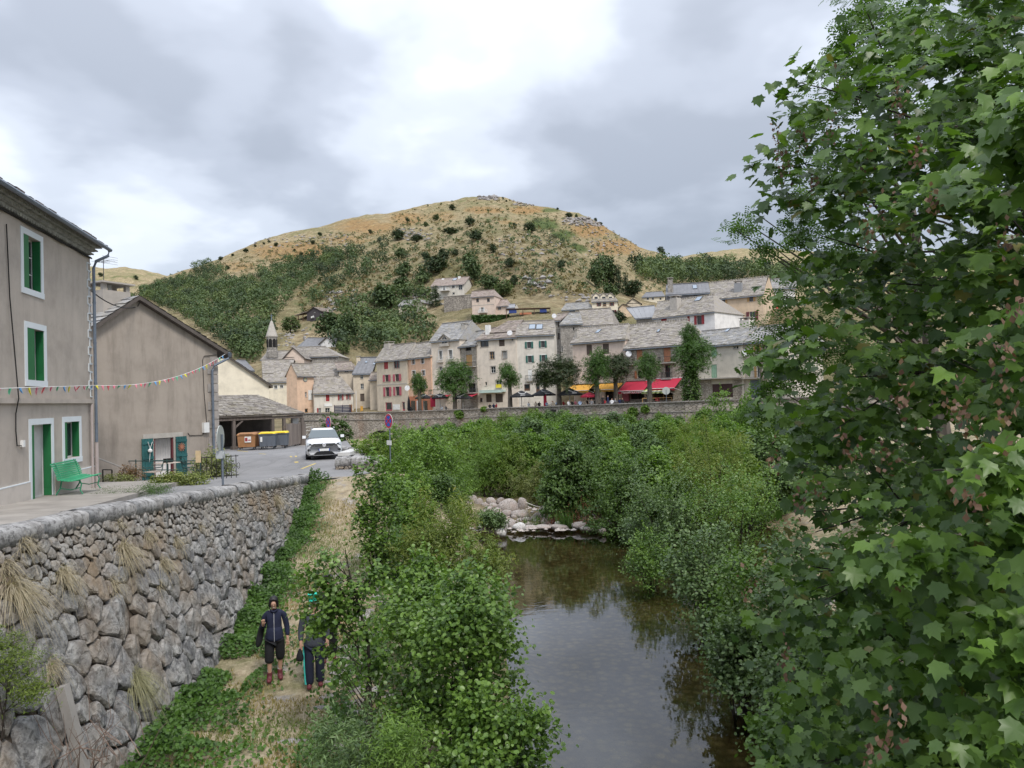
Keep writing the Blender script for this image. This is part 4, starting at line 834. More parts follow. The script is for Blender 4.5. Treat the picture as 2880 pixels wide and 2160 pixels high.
H = House('stone_house', 'bare stone house with orange-brown shutters and small balconies above the red awnings', 'house', Z4, (820, 432), (1388, 388), 107, -2.25, 9, wall=mST)
H.roof((866, 236), (1366, 188), ridge_teeth=True); H.skylight(1095, 280, 1120, 303); H.win(918, 450, 968, 540, closed=ORG); H.win(1158, 430, 1220, 560, closed=ORG); H.win(925, 640, 965, 708, frame=BROWNF, shut='l', shm=ORG); H.win(1172, 590, 1215, 700, frame=MAR, bars=2); H.rail(1150, 655, 1235, 712, .5); H.rail(1130, 520, 1265, 572, .7); H.rail(855, 530, 905, 585, .7)
H.slab(825, 722, 1000, 732, .15, TRIMB, 'shop_cornice'); H.win(862, 830, 985, 895, frame=MAR, pane=DARK, bars=1, depth=.25); H.win(1060, 830, 1240, 900, frame=OCH, pane=DARK, bars=2, depth=.25)
d = H.slab(800, 820, 858, 912, .3, PINKR, 'red_panel'); H.build(); HST = H
H = House('garage_house', 'plain greenish-grey house with pale green doors above a wide dark garage door', 'house', Z4, (1440, 418), (1858, 385), 100.5, -2.1, 9, wall=sGB, roof='g')
H.roof((1500, 288), (1990, 255)); H.skylight(1695, 275, 1725, 303); H.win(1580, 585, 1632, 712, closed=PGRN); H.win(1580, 430, 1630, 515, closed=PGRN); H.win(1775, 421, 1797, 445, bars=0); H.win(1800, 420, 1822, 445, bars=0); H.win(1590, 757, 1775, 878, closed=paintm('garage_brown', (.07, .035, .035))); H.win(1445, 785, 1475, 880, closed=PGRN)
H.slab(1440, 712, 1858, 722, .7, TRIMB, 'balcony_ledge'); st = H.slab(1440, 724, 1588, 890, .06, mST, 'stone_base'); H.slab(1777, 722, 1858, 890, .06, mST, 'stone_base'); H.chimney(1830, 195, 1920, 290, 4.2, sGR, D=1.6); H.build()
H = House('town_house', 'right-hand half of the grey promenade house with ochre shutters and a railed balcony', 'house', Z4, (1862, 385), (2240, 352), 96, -2.0, 9, wall=sGB, roof='g')
H.roof((1990, 255), (2320, 225)); H.win(1978, 412, 2010, 475, shut='lr', shm=OCH, frame=BROWNF); H.win(2060, 405, 2100, 465, shut='lr', shm=MAR, frame=BROWNF); H.win(1985, 578, 2020, 700, shut='l', shm=OCH); H.rail(1862, 655, 2100, 708, .7); H.win(1925, 720, 2050, 880, closed=ZINC); H.build()
# ---- second tier
H = House('stone_tower_house', 'grey stone house with hipped slate-grey roof rising between the teal-shuttered and pink houses', 'house', Z4, (240, 220), (430, 214), 138, 0, 8, wall=mSG, roof='g')
H.roof((320, 128), (415, 124)); H.win(350, 252, 368, 285, bars=0, pane=DARK); H.win(245, 420, 262, 470, bars=0); H.build()
H = House('stone_tower_house', 'stone side wing with narrow brown windows left of the hipped-roof stone house', 'house', Z4, (182, 190), (238, 180), 140, 0, 6, YR=139.5, wall=mSG, roof='p')
H.roof((200, 140), (320, 125)); H.win(215, 195, 230, 250, bars=1, frame=BROWNF); H.win(218, 305, 234, 365, bars=1, frame=BROWNF); H.build()
H = House('stone_house', 'low stone house with one brown window under a broad stone-slab roof, above the pink house', 'house', Z4, (432, 232), (708, 216), 139, 2, 9, wall=sGR)
H.roof((408, 100), (690, 90)); H.win(540, 226, 583, 255, frame=BROWNF, bars=2); H.build()
H = House('white_house', 'white rendered house with dark red shutters behind the stone house roofs', 'house', A5, (78, 602), (748, 524), 122, 6, 9, wall=sWW)
H.roof((120, 425), (735, 365), ridge_teeth=True); H.win(155, 613, 218, 655, closed=RED); H.win(553, 582, 606, 680, frame=BROWNF, shut='lr', shm=RED, bars=2); H.win(445, 590, 474, 692, closed=RED); H.win(562, 786, 606, 868, frame=BROWNF, shut='l', shm=RED); H.skylight(520, 388, 582, 430); H.chimney(250, 392, 332, 540, 1.3, TRIMB); H.build()
H = House('tan_house', 'tall tan house with small ochre shutters above maroon shutters, uppermost at the right', 'house', A5, (742, 388), (1285, 335), 126, 8, 9, wall=sTA)
H.roof((690, 214), (1340, 155), ridge_teeth=True); H.win(828, 398, 868, 458, frame=BROWNF, shut='lr', shm=OCH); H.win(1135, 368, 1178, 425, frame=BROWNF, shut='lr', shm=OCH); H.win(826, 560, 885, 662, frame=FRAME, shut='lr', shm=MAR); H.win(1137, 538, 1200, 632, frame=FRAME, shut='lr', shm=MAR); H.chimney(965, 225, 1050, 340, .8, BLUESHEET, cap=True, D=.8); H.build()
H = House('slate_house', 'dark slate-hung house with two dormer windows and a tall stone chimney', 'house', A5, (215, 345), (690, 320), 137, 9, 8, wall=SLATE, roof='s')
H.roof((215, 250), (680, 212)); H.win(325, 348, 378, 400, bars=1, frame=METAL); H.win(515, 340, 560, 372, bars=1, frame=METAL); H.skylight(508, 248, 562, 292); H.chimney(228, 185, 290, 330, .5, mSG, D=1.2); H.build()
H = House('white_house', 'pale house with a red sign at the far right behind the leaves', 'house', A5, (1400, 275), (1640, 262), 132, 8, 8, wall=sWW, roof='g')
H.roof((1370, 180), (1660, 175)); H.win(1418, 428, 1442, 458, bars=0); H.win(1425, 520, 1462, 640, closed=ZINC); H.slab(1422, 488, 1462, 512, .1, paintm('red_sign', (.8, .05, .08)), 'red_sign'); H.build()
H = House('sheet_roof_house', 'low stone building with a plain blue-grey sheet roof', 'house', A5, (-120, 605), (75, 590), 146, 8, 8, wall=mSG, roof='b')
H.roof((-230, 500), (80, 478)); H.build()
# ---- left cluster
H = House('clock_tower', 'peach-coloured tower house with a round clock and stone-slab roof at the river end', 'tower', Z8, (1040, 760), (1248, 757), 141, -2.8, 3.4, YR=144, wall=sPE)
H.roof((965, 628), (1235, 640)); H.win(1140, 985, 1165, 1045, bars=2); a, z = H.loc((1180, 1020)); mb = MB(); mb.box((a, -.07, z-1.0), (a+.9, -.03, z+.9)); obj_on(H, 'shutter', mb, WHITE); H.door(1140, 1190, 1180, 1258, OCH, True)
cx, cz = H.loc((1142, 830)); mb = MB(); mb.lathe([(.45, 0), (.45, .08), (.36, .09)], 24); ck = ob('clock', mb.me('clock', ZINC), H.root, loc=(cx, 0, cz), rot=(math.pi/2, 0, 0)); mb = MB(); mb.lathe([(.36, .085), (.36, .1)], 24); ob('clock_face', mb.me('clock_face', paintm('clock_face', (.35, .36, .30))), ck); mb = MB(); mb.bar((0, 0, .12), (-.12, .2, .12), .05, .02); mb.bar((0, 0, .12), (.07, .28, .12), .04, .02); ob('clock_hand', mb.me('clock_hand', paintm('gilt', (.7, .6, .1))), ck); H.build()
H = House('village_house', 'grey rendered house with red shutters beside the peach clock tower, at street level', 'house', Z8, (1252, 990), (1740, 985), 142, -2.8, 8, YR=145, wall=sGR)
H.roof((1245, 800), (1590, 795), ridge_teeth=True); H.win(1400, 1000, 1445, 1100, closed=RED); 
for r in ((1568, 1003, 1600, 1085), (1668, 998, 1692, 1080)): H.win(*r, frame=FRAME, shut='lr', shm=RED, bars=1)
H.win(1308, 1185, 1340, 1256, shut='l', shm=RED, bars=2); H.win(1392, 1182, 1450, 1256, bars=2); H.slab(1382, 1130, 1478, 1165, .1, WHITE, 'shop_sign'); H.build()
H = House('roofed_house', 'house with a broad patched slab roof behind the peach clock tower', 'house', Z8, (1300, 790), (1560, 745), 152, 0, 10, YR=152, wall=sBE); H.roof((1200, 628), (1510, 618), ridge_teeth=True); H.build()
H = House('village_house', 'small beige house with one ochre window and terracotta-patched roof left of the slate-roofed house', 'house', Z8, (1560, 705), (1735, 680), 150, 0, 7, YR=150, wall=sBE, roof='p'); H.roof((1505, 625), (1720, 605)); H.win(1630, 690, 1680, 738, frame=OCH); H.build()
H = House('village_house', 'beige house with a smooth blue slate roof and two tiny skylights', 'house', Z8, (1738, 745), (1958, 722), 147, -1.5, 8, YR=147.5, wall=sBE, roof='s'); H.roof((1830, 560), (2045, 552)); H.win(1828, 760, 1865, 822, bars=2); H.win(1832, 880, 1872, 945, bars=2); H.door(1828, 1005, 1880, 1100, BRN); H.skylight(1888, 605, 1918, 628); H.skylight(1988, 628, 2014, 650); H.chimney(1780, 560, 1830, 640, 3, sBE); H.build()
H = House('village_house', 'narrow low house with a lamp between the slate-roofed house and the red-shuttered house', 'house', Z8, (1945, 825), (2045, 815), 144, -2.2, 6, YR=144, wall=sBE, roof='p'); H.roof((1965, 750), (2045, 735)); H.build()
H = House('long_roof_house', 'white-walled house under a vast grey slab roof with a dormer, behind the cream gable', 'house', Z8, (640, 850), (915, 838), 150, -2.5, 14, YR=150, wall=sCR); H.roof((600, 590), (1010, 582)); H.win(755, 903, 795, 945, trim=WHITE); H.win(828, 900, 868, 935, trim=WHITE); H.build()
mb = MB(); a, zl = H.loc((638, 795), 2.6); b_, zt_ = H.loc((735, 742), 2.6); mb.box((a, 2.6, zl), (b_, 5.5, zt_)); dm = obj_on(H, 'dormer', mb, BROWNF); mb = MB(); mb.box((a+.3, 2.55, zl+.2), (b_-.9, 2.598, zt_-.15)); ob('pane', mb.me('pane', DARK), dm); mb = MB(); mb.add([(a-.3, 2.2, zt_-.05), (b_+.3, 2.2, zt_-.05), (b_+.6, 6.5, zt_+1.1), (a+.6, 6.5, zt_+1.1), (a-.3, 2.2, zt_-.2), (b_+.3, 2.2, zt_-.2)], [(0, 1, 2, 3), (4, 5, 1, 0)]); ob('dormer_roof', mb.me('dormer_roof', LAUZE), dm)
# cream gable building and the far roof
H = House('cream_building', 'cream rendered gable wall with a sloping dark eave, behind the open shed', 'house', Z8, (-420, 905), (690, 905), 70, -3.2, 3, YR=73.6, wall=sCR); H.front_gable_roof((70, 470)); H.build(front_gable=H.fg)
H = House('far_roof', 'small grey slate roof peeping over the cream gable', 'house', Z8, (270, 700), (490, 690), 150, 0, 9, YR=156, wall=sGR, roof='s'); H.roof((300, 590), (400, 588)); H.build()
# church
ch = House('church', 'stone church with long slab roofs, a small transept gable and an octagonal belfry', 'church', Z8, (600, 578), (880, 568), 165, 4, 10, YR=165, wall=mSG); ch.roof((640, 500), (960, 455)); ch.build()
def face(tr, pts, Y, mat, name, root, thick=.3):
    P = [W(*tr(*p), Y) for p in pts]; n = len(P); mb = MB(); q = [p-root.location for p in P]; mb.add(q+[v+Vector((0, thick, 0)) for v in q], [tuple(range(n))]+[(i, i+n, (i+1) % n+n, (i+1) % n) for i in range(n)]); return ob(name, mb.me(name, mat), root)
tr_ = House('church_nave', 'church choir wing with wide slab roof and tall narrow gable window', 'church', Z8, (875, 560), (1130, 560), 158, 4, 12, YR=158, wall=sPK); tr_.front_gable_roof((992, 430)); tr_.win(990, 468, 1006, 548, bars=0); tr_.build(front_gable=tr_.fg)
H = House('church_choir', 'low rounded church choir under a grey slab roof, right of the transept gable', 'church', Z8, (1130, 540), (1552, 527), 163, 3, 11, YR=163, wall=mSG); H.roof((1010, 432), (1400, 420)); H.build()
H = House('white_house', 'whitewashed house with dark slate roof standing just above the church', 'house', Z8, (1080, 415), (1310, 392), 185, 10, 9, YR=187, wall=sWW, roof='s'); H.roof((1175, 325), (1420, 302)); H.build()
H = House('white_annex', 'white gable end of the slate-roofed house above the church', 'house', Z8, (1310, 395), (1522, 390), 188, 10, 8, YR=186, wall=sWW, roof='s'); H.front_gable_roof((1418, 302)); H.build(front_gable=H.fg)
# belfry
bt_ = W(*Z8(732, 490), 163); belf = empty('belfry', bt_, label='octagonal stone belfry with arched openings and a slender pointed spire', cat='church tower'); S = 163*.22604/2.8125/740
def oct(r, z): return [(r*math.cos(math.pi/8+math.pi/4*k), r*math.sin(math.pi/8+math.pi/4*k), z) for k in range(8)]
zz_ = lambda y: W(*Z8(732, y), 163).z-bt_.z
r0 = 64*S; mb = MB(); V = oct(r0*1.12, zz_(560))+oct(r0*1.12, zz_(485))+oct(r0, zz_(470))+oct(r0, zz_(300)); F = [(i+k*8, (i+1) % 8+k*8, (i+1) % 8+k*8+8, i+k*8+8) for k in range(3) for i in range(8)]; mb.add(V, F); ob('tower', mb.me('tower', mSG), belf)
mb = MB(); mb.add(oct(r0*1.14, zz_(300))+oct(r0*1.14, zz_(288)), [(i, (i+1) % 8, (i+1) % 8+8, i+8) for i in range(8)]+[tuple(range(8))[::-1], tuple(range(8, 16))]); ob('cornice', mb.me('cornice', TRIMB), belf)
mb = MB(); mb.add(oct(r0*1.1, zz_(288))+oct(r0*.30, zz_(120))+[(0, 0, zz_(85))], [(i, (i+1) % 8, (i+1) % 8+8, i+8) for i in range(8)]+[(8+i, 8+(i+1) % 8, 16) for i in range(8)]); ob('spire', mb.me('spire', TRIMB), belf)
mb = MB(); mb.tube([(0, 0, zz_(90)), (0, 0, zz_(10))], [.12, .05], 6); mb.bar((-.4, 0, zz_(35)), (.4, 0, zz_(35)), .08); ob('finial', mb.me('finial', ZINC), belf)
for k in range(8):
    g = math.pi/4*k; M = Matrix.Rotation(g+math.pi/2, 4, 'Z'); mb = MB(); ap = r0*math.cos(math.pi/8)+.02; hh0, hh1 = zz_(430), zz_(325); P = [(-.38, hh0), (.38, hh0), (.38, hh1-.4), (.2, hh1-.05), (0, hh1), (-.2, hh1-.05), (-.38, hh1-.4)]
    mb.prism(P, -ap-.02, -ap+.3, M=M); ob('belfry_opening', mb.me('belfry_opening', DARK), belf)
# ---- houses on the hill
H = House('villa', 'long grey-beige villa with balcony and roof lights above a stone terrace wall', 'house', A6, (182, 358), (690, 302), 236, W(*A6(420, 510), 236).z, 9, YR=233, wall=sGR, roof='t')
H.roof((250, 262), (780, 203)); H.win(365, 365, 398, 425, bars=1, shut='lr', shm=WHITE); H.win(505, 345, 545, 385, bars=1, shut='lr', shm=WHITE); H.win(605, 335, 665, 412, bars=2, frame=WHITE); H.skylight(508, 243, 570, 275); H.chimney(345, 238, 378, 270, 3.6, WHITE, False); H.chimney(598, 205, 632, 240, 3.6, WHITE, False); H.win(510, 455, 545, 485, bars=0); H.rail(335, 395, 470, 440, 1.5, WHITE); H.build()
tw = House('terrace_wall', 'high rubble terrace wall below the long villa', 'stone wall', A6, (375, 525), (812, 515), 222, W(*A6(600, 760), 222).z-3, 4, YR=219, wall=masonry('terrace_masonry', (.26, .23, .2), (.4, .36, .31), (.15, .13, .11), 1.2, 1.4)); tw.build()
mb = MB(); mb.box((-.2, -.1, tw.h), (tw.w+.2, 4, tw.h+.15)); obj_on(tw, 'coping', mb, TRIMB)
H = House('hill_house', 'square two-storey grey house with a pinkish roof above the clipped hedge', 'house', A6, (812, 525), (1158, 512), 205, W(*A6(900, 838), 205).z, 8, YR=203, wall=sPK, roof='t')
H.roof((812, 440), (1165, 425)); H.win(880, 553, 922, 606, bars=1, frame=BROWNF); H.win(1048, 546, 1092, 600, bars=1, frame=BROWNF); H.win(955, 688, 992, 758, bars=1, frame=FRAME, shut='lr', shm=FRAME); H.rail(930, 735, 1058, 780, 1.2, WHITE); H.slab(814, 660, 1160, 668, .05, TRIMB, 'string_course'); H.win(948, 795, 1005, 836, bars=0, pane=DARK); H.build()
H = House('hill_house', 'lower wing with a mauve-grey roof attached right of the square hill house', 'house', A6, (1168, 668), (1362, 658), 205, W(*A6(1200, 832), 205).z, 7, YR=204, wall=sPK, roof='t'); H.roof((1172, 582), (1362, 565)); H.win(1178, 682, 1195, 725, bars=0); H.win(1220, 680, 1265, 725, bars=1); H.build()
H = House('veranda', 'small covered veranda with a blue-grey roof at the end of the hill house', 'veranda', A6, (1364, 692), (1480, 688), 204, W(*A6(1400, 832), 204).z, 5, YR=203.5, wall=sGR, roof='b'); H.roof((1370, 645), (1485, 640)); H.win(1375, 700, 1410, 735, bars=0, pane=DARK); H.win(1418, 698, 1455, 735, bars=0, pane=DARK); H.win(1380, 772, 1460, 832, bars=0, pane=DARK); H.build()
H = House('hill_house', 'small cream cottage with pale blue-grey roof and a parasol, left of the dark conifer', 'house', Z7, (45, 712), (128, 700), 232, W(*Z7(80, 752), 232).z, 7, YR=232, wall=sCR, roof='g'); H.roof((72, 690), (165, 678)); H.win(60, 718, 68, 735, bars=0); H.win(100, 722, 106, 738, bars=0); H.build()
H = House('hill_cottage', 'cream gable end of the small cottage left of the dark conifer', 'house', Z7, (130, 702), (184, 706), 231, W(*Z7(150, 752), 231).z, 7, YR=229, wall=sCR, roof='g'); H.front_gable_roof((160, 678)); H.win(152, 690, 160, 703, bars=0); H.win(140, 715, 147, 730, bars=0); H.build(front_gable=H.fg)
H = House('hill_house', 'long low house with a grey slab roof, left of the cream dormered house', 'house', Z7, (1012, 740), (1192, 736), 190, W(*Z7(1100, 762), 190).z-1, 9, YR=188, wall=sBE, roof='g'); H.roof((1035, 702), (1170, 697)); H.win(1055, 742, 1090, 755, bars=1, frame=BROWNF); H.build()
H = House('dormer_house', 'tall cream house with three small roof dormers and a wooden balcony', 'house', Z7, (1190, 690), (1340, 688), 188, W(*Z7(1250, 800), 188).z-2, 9, YR=187, wall=sCR)
H.roof((1178, 650), (1312, 648)); 
for r in ((1225, 697, 1237, 718), (1255, 697, 1275, 718), (1302, 697, 1314, 716), (1298, 742, 1322, 758)): H.win(*r, bars=1, shut='lr' if r[0] != 1255 else None, shm=MAR, frame=BROWNF)
H.rail(1255, 712, 1295, 730, .8, OCH); 
for x in (1215, 1260, 1300):
    a, z = H.loc((x, 672), 1.5); mb = MB(); mb.prism([(a-.9, z-.9), (a+.9, z-.9), (a+.9, z+.5), (a, z+1.3), (a-.9, z+.5)], 1.5, 4); dm = obj_on(H, 'dormer', mb, sCR); mb = MB(); mb.box((a-.4, 1.44, z-.6), (a+.4, 1.498, z+.4)); ob('pane', mb.me('pane', GLASS), dm)
    mb = MB(); mb.prism([(a-1.15, z+.4), (a, z+1.35), (a, z+1.5), (a-1.2, z+.5)], 1.3, 4.2); mb.prism([(a+1.15, z+.4), (a+1.2, z+.5), (a+.001, z+1.5), (a+.001, z+1.35)], 1.3, 4.2); ob('dormer_roof', mb.me('dormer_roof', LAUZE), dm)
H.build()
H = House('hill_cottage', 'beige gabled cottage right of the pines, above the blue-grey sheet roof', 'house', Z7, (1395, 705), (1480, 702), 215, W(*Z7(1440, 730), 215).z-1, 9, YR=215, wall=sBE, roof='g'); H.front_gable_roof((1430, 672)); H.win(1432, 690, 1440, 700, bars=0); H.build(front_gable=H.fg)
H = House('hill_cottage', 'small ochre gabled outbuilding in front of the beige cottage', 'house', Z7, (1350, 728), (1425, 730), 200, W(*Z7(1390, 745), 200).z-1, 8, YR=200, wall=sTA, roof='g'); H.front_gable_roof((1372, 705)); H.build(front_gable=H.fg)
H = House('hill_house', 'cream twin-gabled house with grey slate roof, furthest right on the hillside', 'house', Z7, (1488, 665), (1620, 662), 262, W(*Z7(1550, 690), 262).z-2, 9, YR=260, wall=sCR, roof='s'); H.roof((1510, 632), (1605, 638)); 
for x in (1515, 1545, 1590): H.win(x, 668, x+12, 680, bars=0)
H.build()
bn = House('barn', 'dark weathered timber barn with open porch among trees on the slope above the belfry', 'barn', Z2, (930, 305), (1055, 300), 262, W(*Z2(990, 372), 262).z-1, 12, YR=258, wall=plain('dark_boards', (.075, .065, .07), .9, .3, 2, .4, stretch=(3, 3, .2)), roof='p'); bn.front_gable_roof((992, 256)); bn.win(988, 290, 1005, 306, bars=0, pane=FRAME); bn.build(front_gable=bn.fg)
mb = MB(); a, z = bn.loc((828, 342), 2); b_, z2 = bn.loc((940, 300), 2); mb.add([(a, 0, z), (-.1, 0, z2), (-.1, 9, z2+1.5), (a, 9, z+1.5), (a, 0, z-.2), (-.1, 0, z2-.2)], [(0, 1, 2, 3), (4, 5, 1, 0)]); obj_on(bn, 'porch_roof', mb, LAUZEP)
mb = MB()
for x in (a+.3, a*.6, a*.3): mb.box((x, .3, -2), (x+.25, .5, z2-1 if x > a*.5 else z))
obj_on(bn, 'porch_posts', mb, BROWNF)
# hedge, blue stall
hb = W(*A6(1100, 895), 200); hm = MB(); a, b_ = W(*A6(805, 868), 200), W(*A6(1398, 862), 198)
p_ = rng.uniform(0, 1, (3600, 3)); P_ = np.array(a)[None]+p_[:, :1]*np.array(b_-a)[None]+np.stack([0*p_[:, 1], (p_[:, 1]-.5)*1.2, (p_[:, 2]-.5)*2.0], -1)-np.array(hb)
HEDG = leafmat('hedge_leaf', (.02, .055, .012), (.06, .13, .025), .2)
V_, F_, m_ = leaves(rng, P_, rng.normal(size=P_.shape)+np.array([0, -.6, .6]), .45, T_Q); hg = ob('hedge', mesh('hedge', V_, F_, HEDG, np.repeat(rng.uniform(0, 1, len(P_)), m_)), loc=hb, label='clipped dark green hedge in front of the square hill house', cat='hedge')
q = W(*A6(1720, 775), 196); sh = empty('garden_shelter', q, label='long low garden shelter with blue tarpaulins, on the bank behind the roofs', cat='shelter'); mb = MB(); mb.box((-6.5, 0, 1.2), (5.5, 3, 1.32)); ob('roof', mb.me('roof', BROWNF), sh); 
for x0, x1 in ((-5.6, -3.6), (2.6, 4.4)): mb = MB(); mb.box((x0, .3, .1), (x1, .5, 1.0)); ob('tarpaulin', mb.me('tarpaulin', paintm('blue_tarp', (.025, .05, .2))), sh)
mb = MB()
for x in (-6.4, -2, 1, 5.2): mb.box((x, .1, -3), (x+.2, .3, 1.29))
ob('posts', mb.me('posts', BROWNF), sh); mb = MB(); mb.box((-2.8, .5, -.3), (.4, .7, .2)); ob('orange_crates', mb.me('orange_crates', SALM), sh)
# ================================================================== NEAR HOUSES, SHED, CAR PARK
sNR = stucco('near_render_grey', (.36, .325, .285), .3); sNL = stucco('near_render_light', (.44, .41, .37), .15); sG2 = stucco('rough_render', (.29, .258, .222), .6, (.12, .10, .08))
GRN = paintm('bright_green_shutter', (.015, .14, .045), .5, .1); GRN2 = paintm('bench_green', (.06, .40, .20), .5, .15); TEALD = paintm('old_teal_boards', (.025, .11, .11), .7, .3); CURT = plain('curtain_cloth', (.50, .48, .47), .9, .1, 2, .2); WHT = plain('white_band', (.66, .70, .72), .8, .05, 1, .1); DWN = plain('downpipe_metal', (.16, .19, .235), .4, .15, 4, .1, metal=.3); DWN2 = plain('pinkish_pipe', (.42, .36, .34), .7, .1, 3, 0); CABLE = plain('black_cable', (.015, .014, .013), .7, .1, 2, 0)
# --- left house
q = Z1
H = House('street_house', 'tall beige street house with bright green shutters and white window surrounds, nearest on the left', 'house', B3, (-1152, -106), (1165, 842), 15.2, zb=-3.1, D=8, YR=25.6, wall=sNR, roof='p'); H.h = max(H.h, W(*B3(1165, 842), 25.6).z-H.z)
H1 = H
def w1(tr, x0, y0, x1, y1, lsh, rsh, kind):
    H.tr = tr; a, zl, b_, zt_ = H.hole(x0, y0, x1, y1); w_ = b_-a; fr = MB(); q = .17
    fr.box((a-q, -.02, zl-.001), (a-.001, .10, zt_+q)); fr.box((b_+.001, -.02, zl-.001), (b_+q, .10, zt_+q)); fr.box((a, -.021, zt_+.002), (b_, .10, zt_+q))
    if kind != 'door': fr.box((a-q, -.035, zl-q), (b_+q, .12, zl-.003))
    ob('surround', fr.me('surround', WHT), H.root)
    y = .21; wn = MB(); t_ = .045
    for (p, r) in (((a, zl), (a+t_, zt_)), ((b_-t_, zl), (b_, zt_)), ((a+t_, zt_-t_), (b_-t_, zt_)), ((a+t_, zl), (b_-t_, zl+t_)), ((a+w_/2-.03, zl+t_), (a+w_/2+.03, zt_-t_))): wn.box((p[0], y, p[1]), (r[0], y+.05, r[1]))
    if kind == 'bars':
        for f in (.33, .66): wn.box((a+t_, y-.003, zl+(zt_-zl)*f-.015), (b_-t_, y+.046, zl+(zt_-zl)*f+.015))
    o_ = ob('door' if kind == 'door' else 'window', wn.me('window', FRAME), H.root); pn = MB(); pn.box((a+.02, y+.02, zl+.02), (b_-.02, y+.03, zt_-.02)); ob('pane', pn.me('pane', GLASS if kind != 'door' else CURT), o_)
    m2 = MB(); m2.box((a+.004, -.012, zl+.01), (a+w_*lsh, .02, zt_-.01)); ob('shutter', m2.me('shutter', GRN), H.root)
    m2 = MB(); m2.box((b_-.04, .0, zl+.01), (b_-.004, .20, zt_-.01)); 
    for z in (zl+.25, zt_-.3): m2.box((b_-.05, .02, z), (b_-.041, .19, z+.06))
    ob('shutter', m2.me('shutter', GRN), H.root)
w1(B3, 300, 590, 525, 1268, .30, .50, 'bars'); w1(Z1, 126, 707, 205, 945, .42, .16, 'win'); w1(Z1, 147, 1150, 240, 1495, .12, .50, 'door'); w1(Z1, 300, 1138, 370, 1306, .16, .64, 'win')
H.tr = Z1
def band(tr, y, x0, x1, hgt, out, mat, name, lo=None):
    H.tr = tr; _, z = H.loc((200, y)); m2 = MB(); m2.box((x0, -out, z-hgt/2), (x1, -.002, z+hgt/2)); ob(name, m2.me(name, mat), H.root); return z
zb_ = band(Z1, 1041, -.0, H.w+.05, .14, .10, sNR, 'string_course')
_, zpl = H.loc((280, 1385)); aw, _ = H.loc((133, 1300)); bw, _ = H.loc((249, 1300)); 
for x0, x1 in ((0, aw-.01), (bw+.01, H.w)): m2 = MB(); m2.box((x0, -.05, -.3), (x1, -.002, zpl)); ob('plinth', m2.me('plinth', sNL), H.root); m2 = MB(); m2.box((x0, -.055, zpl+.001), (x1, -.003, zpl+.03)); ob('plinth_line', m2.me('plinth_line', WHT), H.root)
m2 = MB(); m2.box((aw-.05, -.62, -.2), (bw+.35, -.003, .30)); ob('door_step', m2.me('door_step', plain('step_stone', (.34, .31, .27), .9, .2, 3, .3)), H.root); m2 = MB(); m2.box((aw+.05, -.32, .302), (bw-.05, .0, .46)); ob('door_step', m2.me('door_step', MT['step_stone']), H.root)
# quoins: white outlines
m2 = MB(); z = zb_+.15; i = 0
while z < H.h-.3:
    l = .34 if i % 2 else .2; m2.bar((H.w-l, -.012, z), (H.w, -.012, z), .03, .035); m2.bar((H.w-l, -.012, z), (H.w-l, -.012, z+.26), .03, .035) ; m2.bar((H.w-l, -.012, z+.26), (H.w, -.012, z+.26), .03, .035) ; z += .29; i += 1
ob('corner_outline', m2.me('corner_outline', WHT), H.root)
# cornice of scalloped tiles + eave
co = MB(); n_ = int(H.w/.17)
for r_i, (off, zz0) in enumerate(((.10, .0), (.2, .13), (.3, .26))):
    co.box((-.0, -off, H.h+zz0+.085), (H.w+off, 0, H.h+zz0+.125)); 
    for k in range(n_):
        x = (k+.5*(r_i % 2))*.17; P = [(x+.075*math.cos(g), H.h+zz0+.085-.085*math.sin(g)) for g in np.linspace(0, math.pi, 5)]; co.prism(P, -off, -off+.14, float(rng.uniform()))
ob('cornice', co.me('cornice', plain('old_tile_cornice', (.30, .30, .27), .9, .3, 5, .5, tint=.2)), H.root)
m2 = MB(); m2.box((-.1, -.05, H.h-.06), (H.w+.02, -.002, H.h-.01)); m2.tube([(0, -.06, H.h-.05)]+[(x, -.07, H.h-.05+.025*math.sin(x*3)) for x in np.arange(.5, H.w, .5)]+[(H.w, -.06, H.h-.06)], .022, 5); ob('eave_cable', m2.me('eave_cable', CABLE), H.root)
rf_ = MB(); e0 = H.h+.40; A, B, C_, D_ = Vector((-.5, -.48, e0)), Vector((H.w+.42, -.48, e0)), Vector((H.w+.42, 4, e0+1.75)), Vector((-.5, 4, e0+1.75)); rf_.add([A, B, C_, D_]+[v-Vector((0, 0, .07)) for v in (A, B, C_, D_)], [(0, 1, 2, 3), (7, 6, 5, 4), (0, 4, 5, 1), (1, 5, 6, 2), (2, 6, 7, 3)]); r = ob('roof', rf_.me('roof', LAUZEP), H.root); sb = MB(); slabs(sb, A+Vector((0, 0, .01)), B+Vector((0, 0, .01)), C_, D_, .3, .35, .045); so = ob('roof_slabs', sb.me('roof_slabs', LAUZEP), r); so['kind'] = 'stuff'
m2 = MB(); m2.tube([(-.5, -.53, e0-.07), (H.w+.45, -.53, e0-.07)], .065, 8); ob('gutter', m2.me('gutter', DWN), H.root)
m2 = MB(); m2.tube([(H.w+.3, -.53, e0-.1), (H.w+.28, -.5, e0-.3), (H.w-.02, -.2, e0-.55), (H.w-.06, -.13, e0-.8), (H.w-.06, -.13, 2.0)], .052, 8)
for z in (1.2+k*1.4 for k in range(1, 5)): m2.lathe([(.062, 0), (.062, .05)], 8, (H.w-.06, -.13, z))
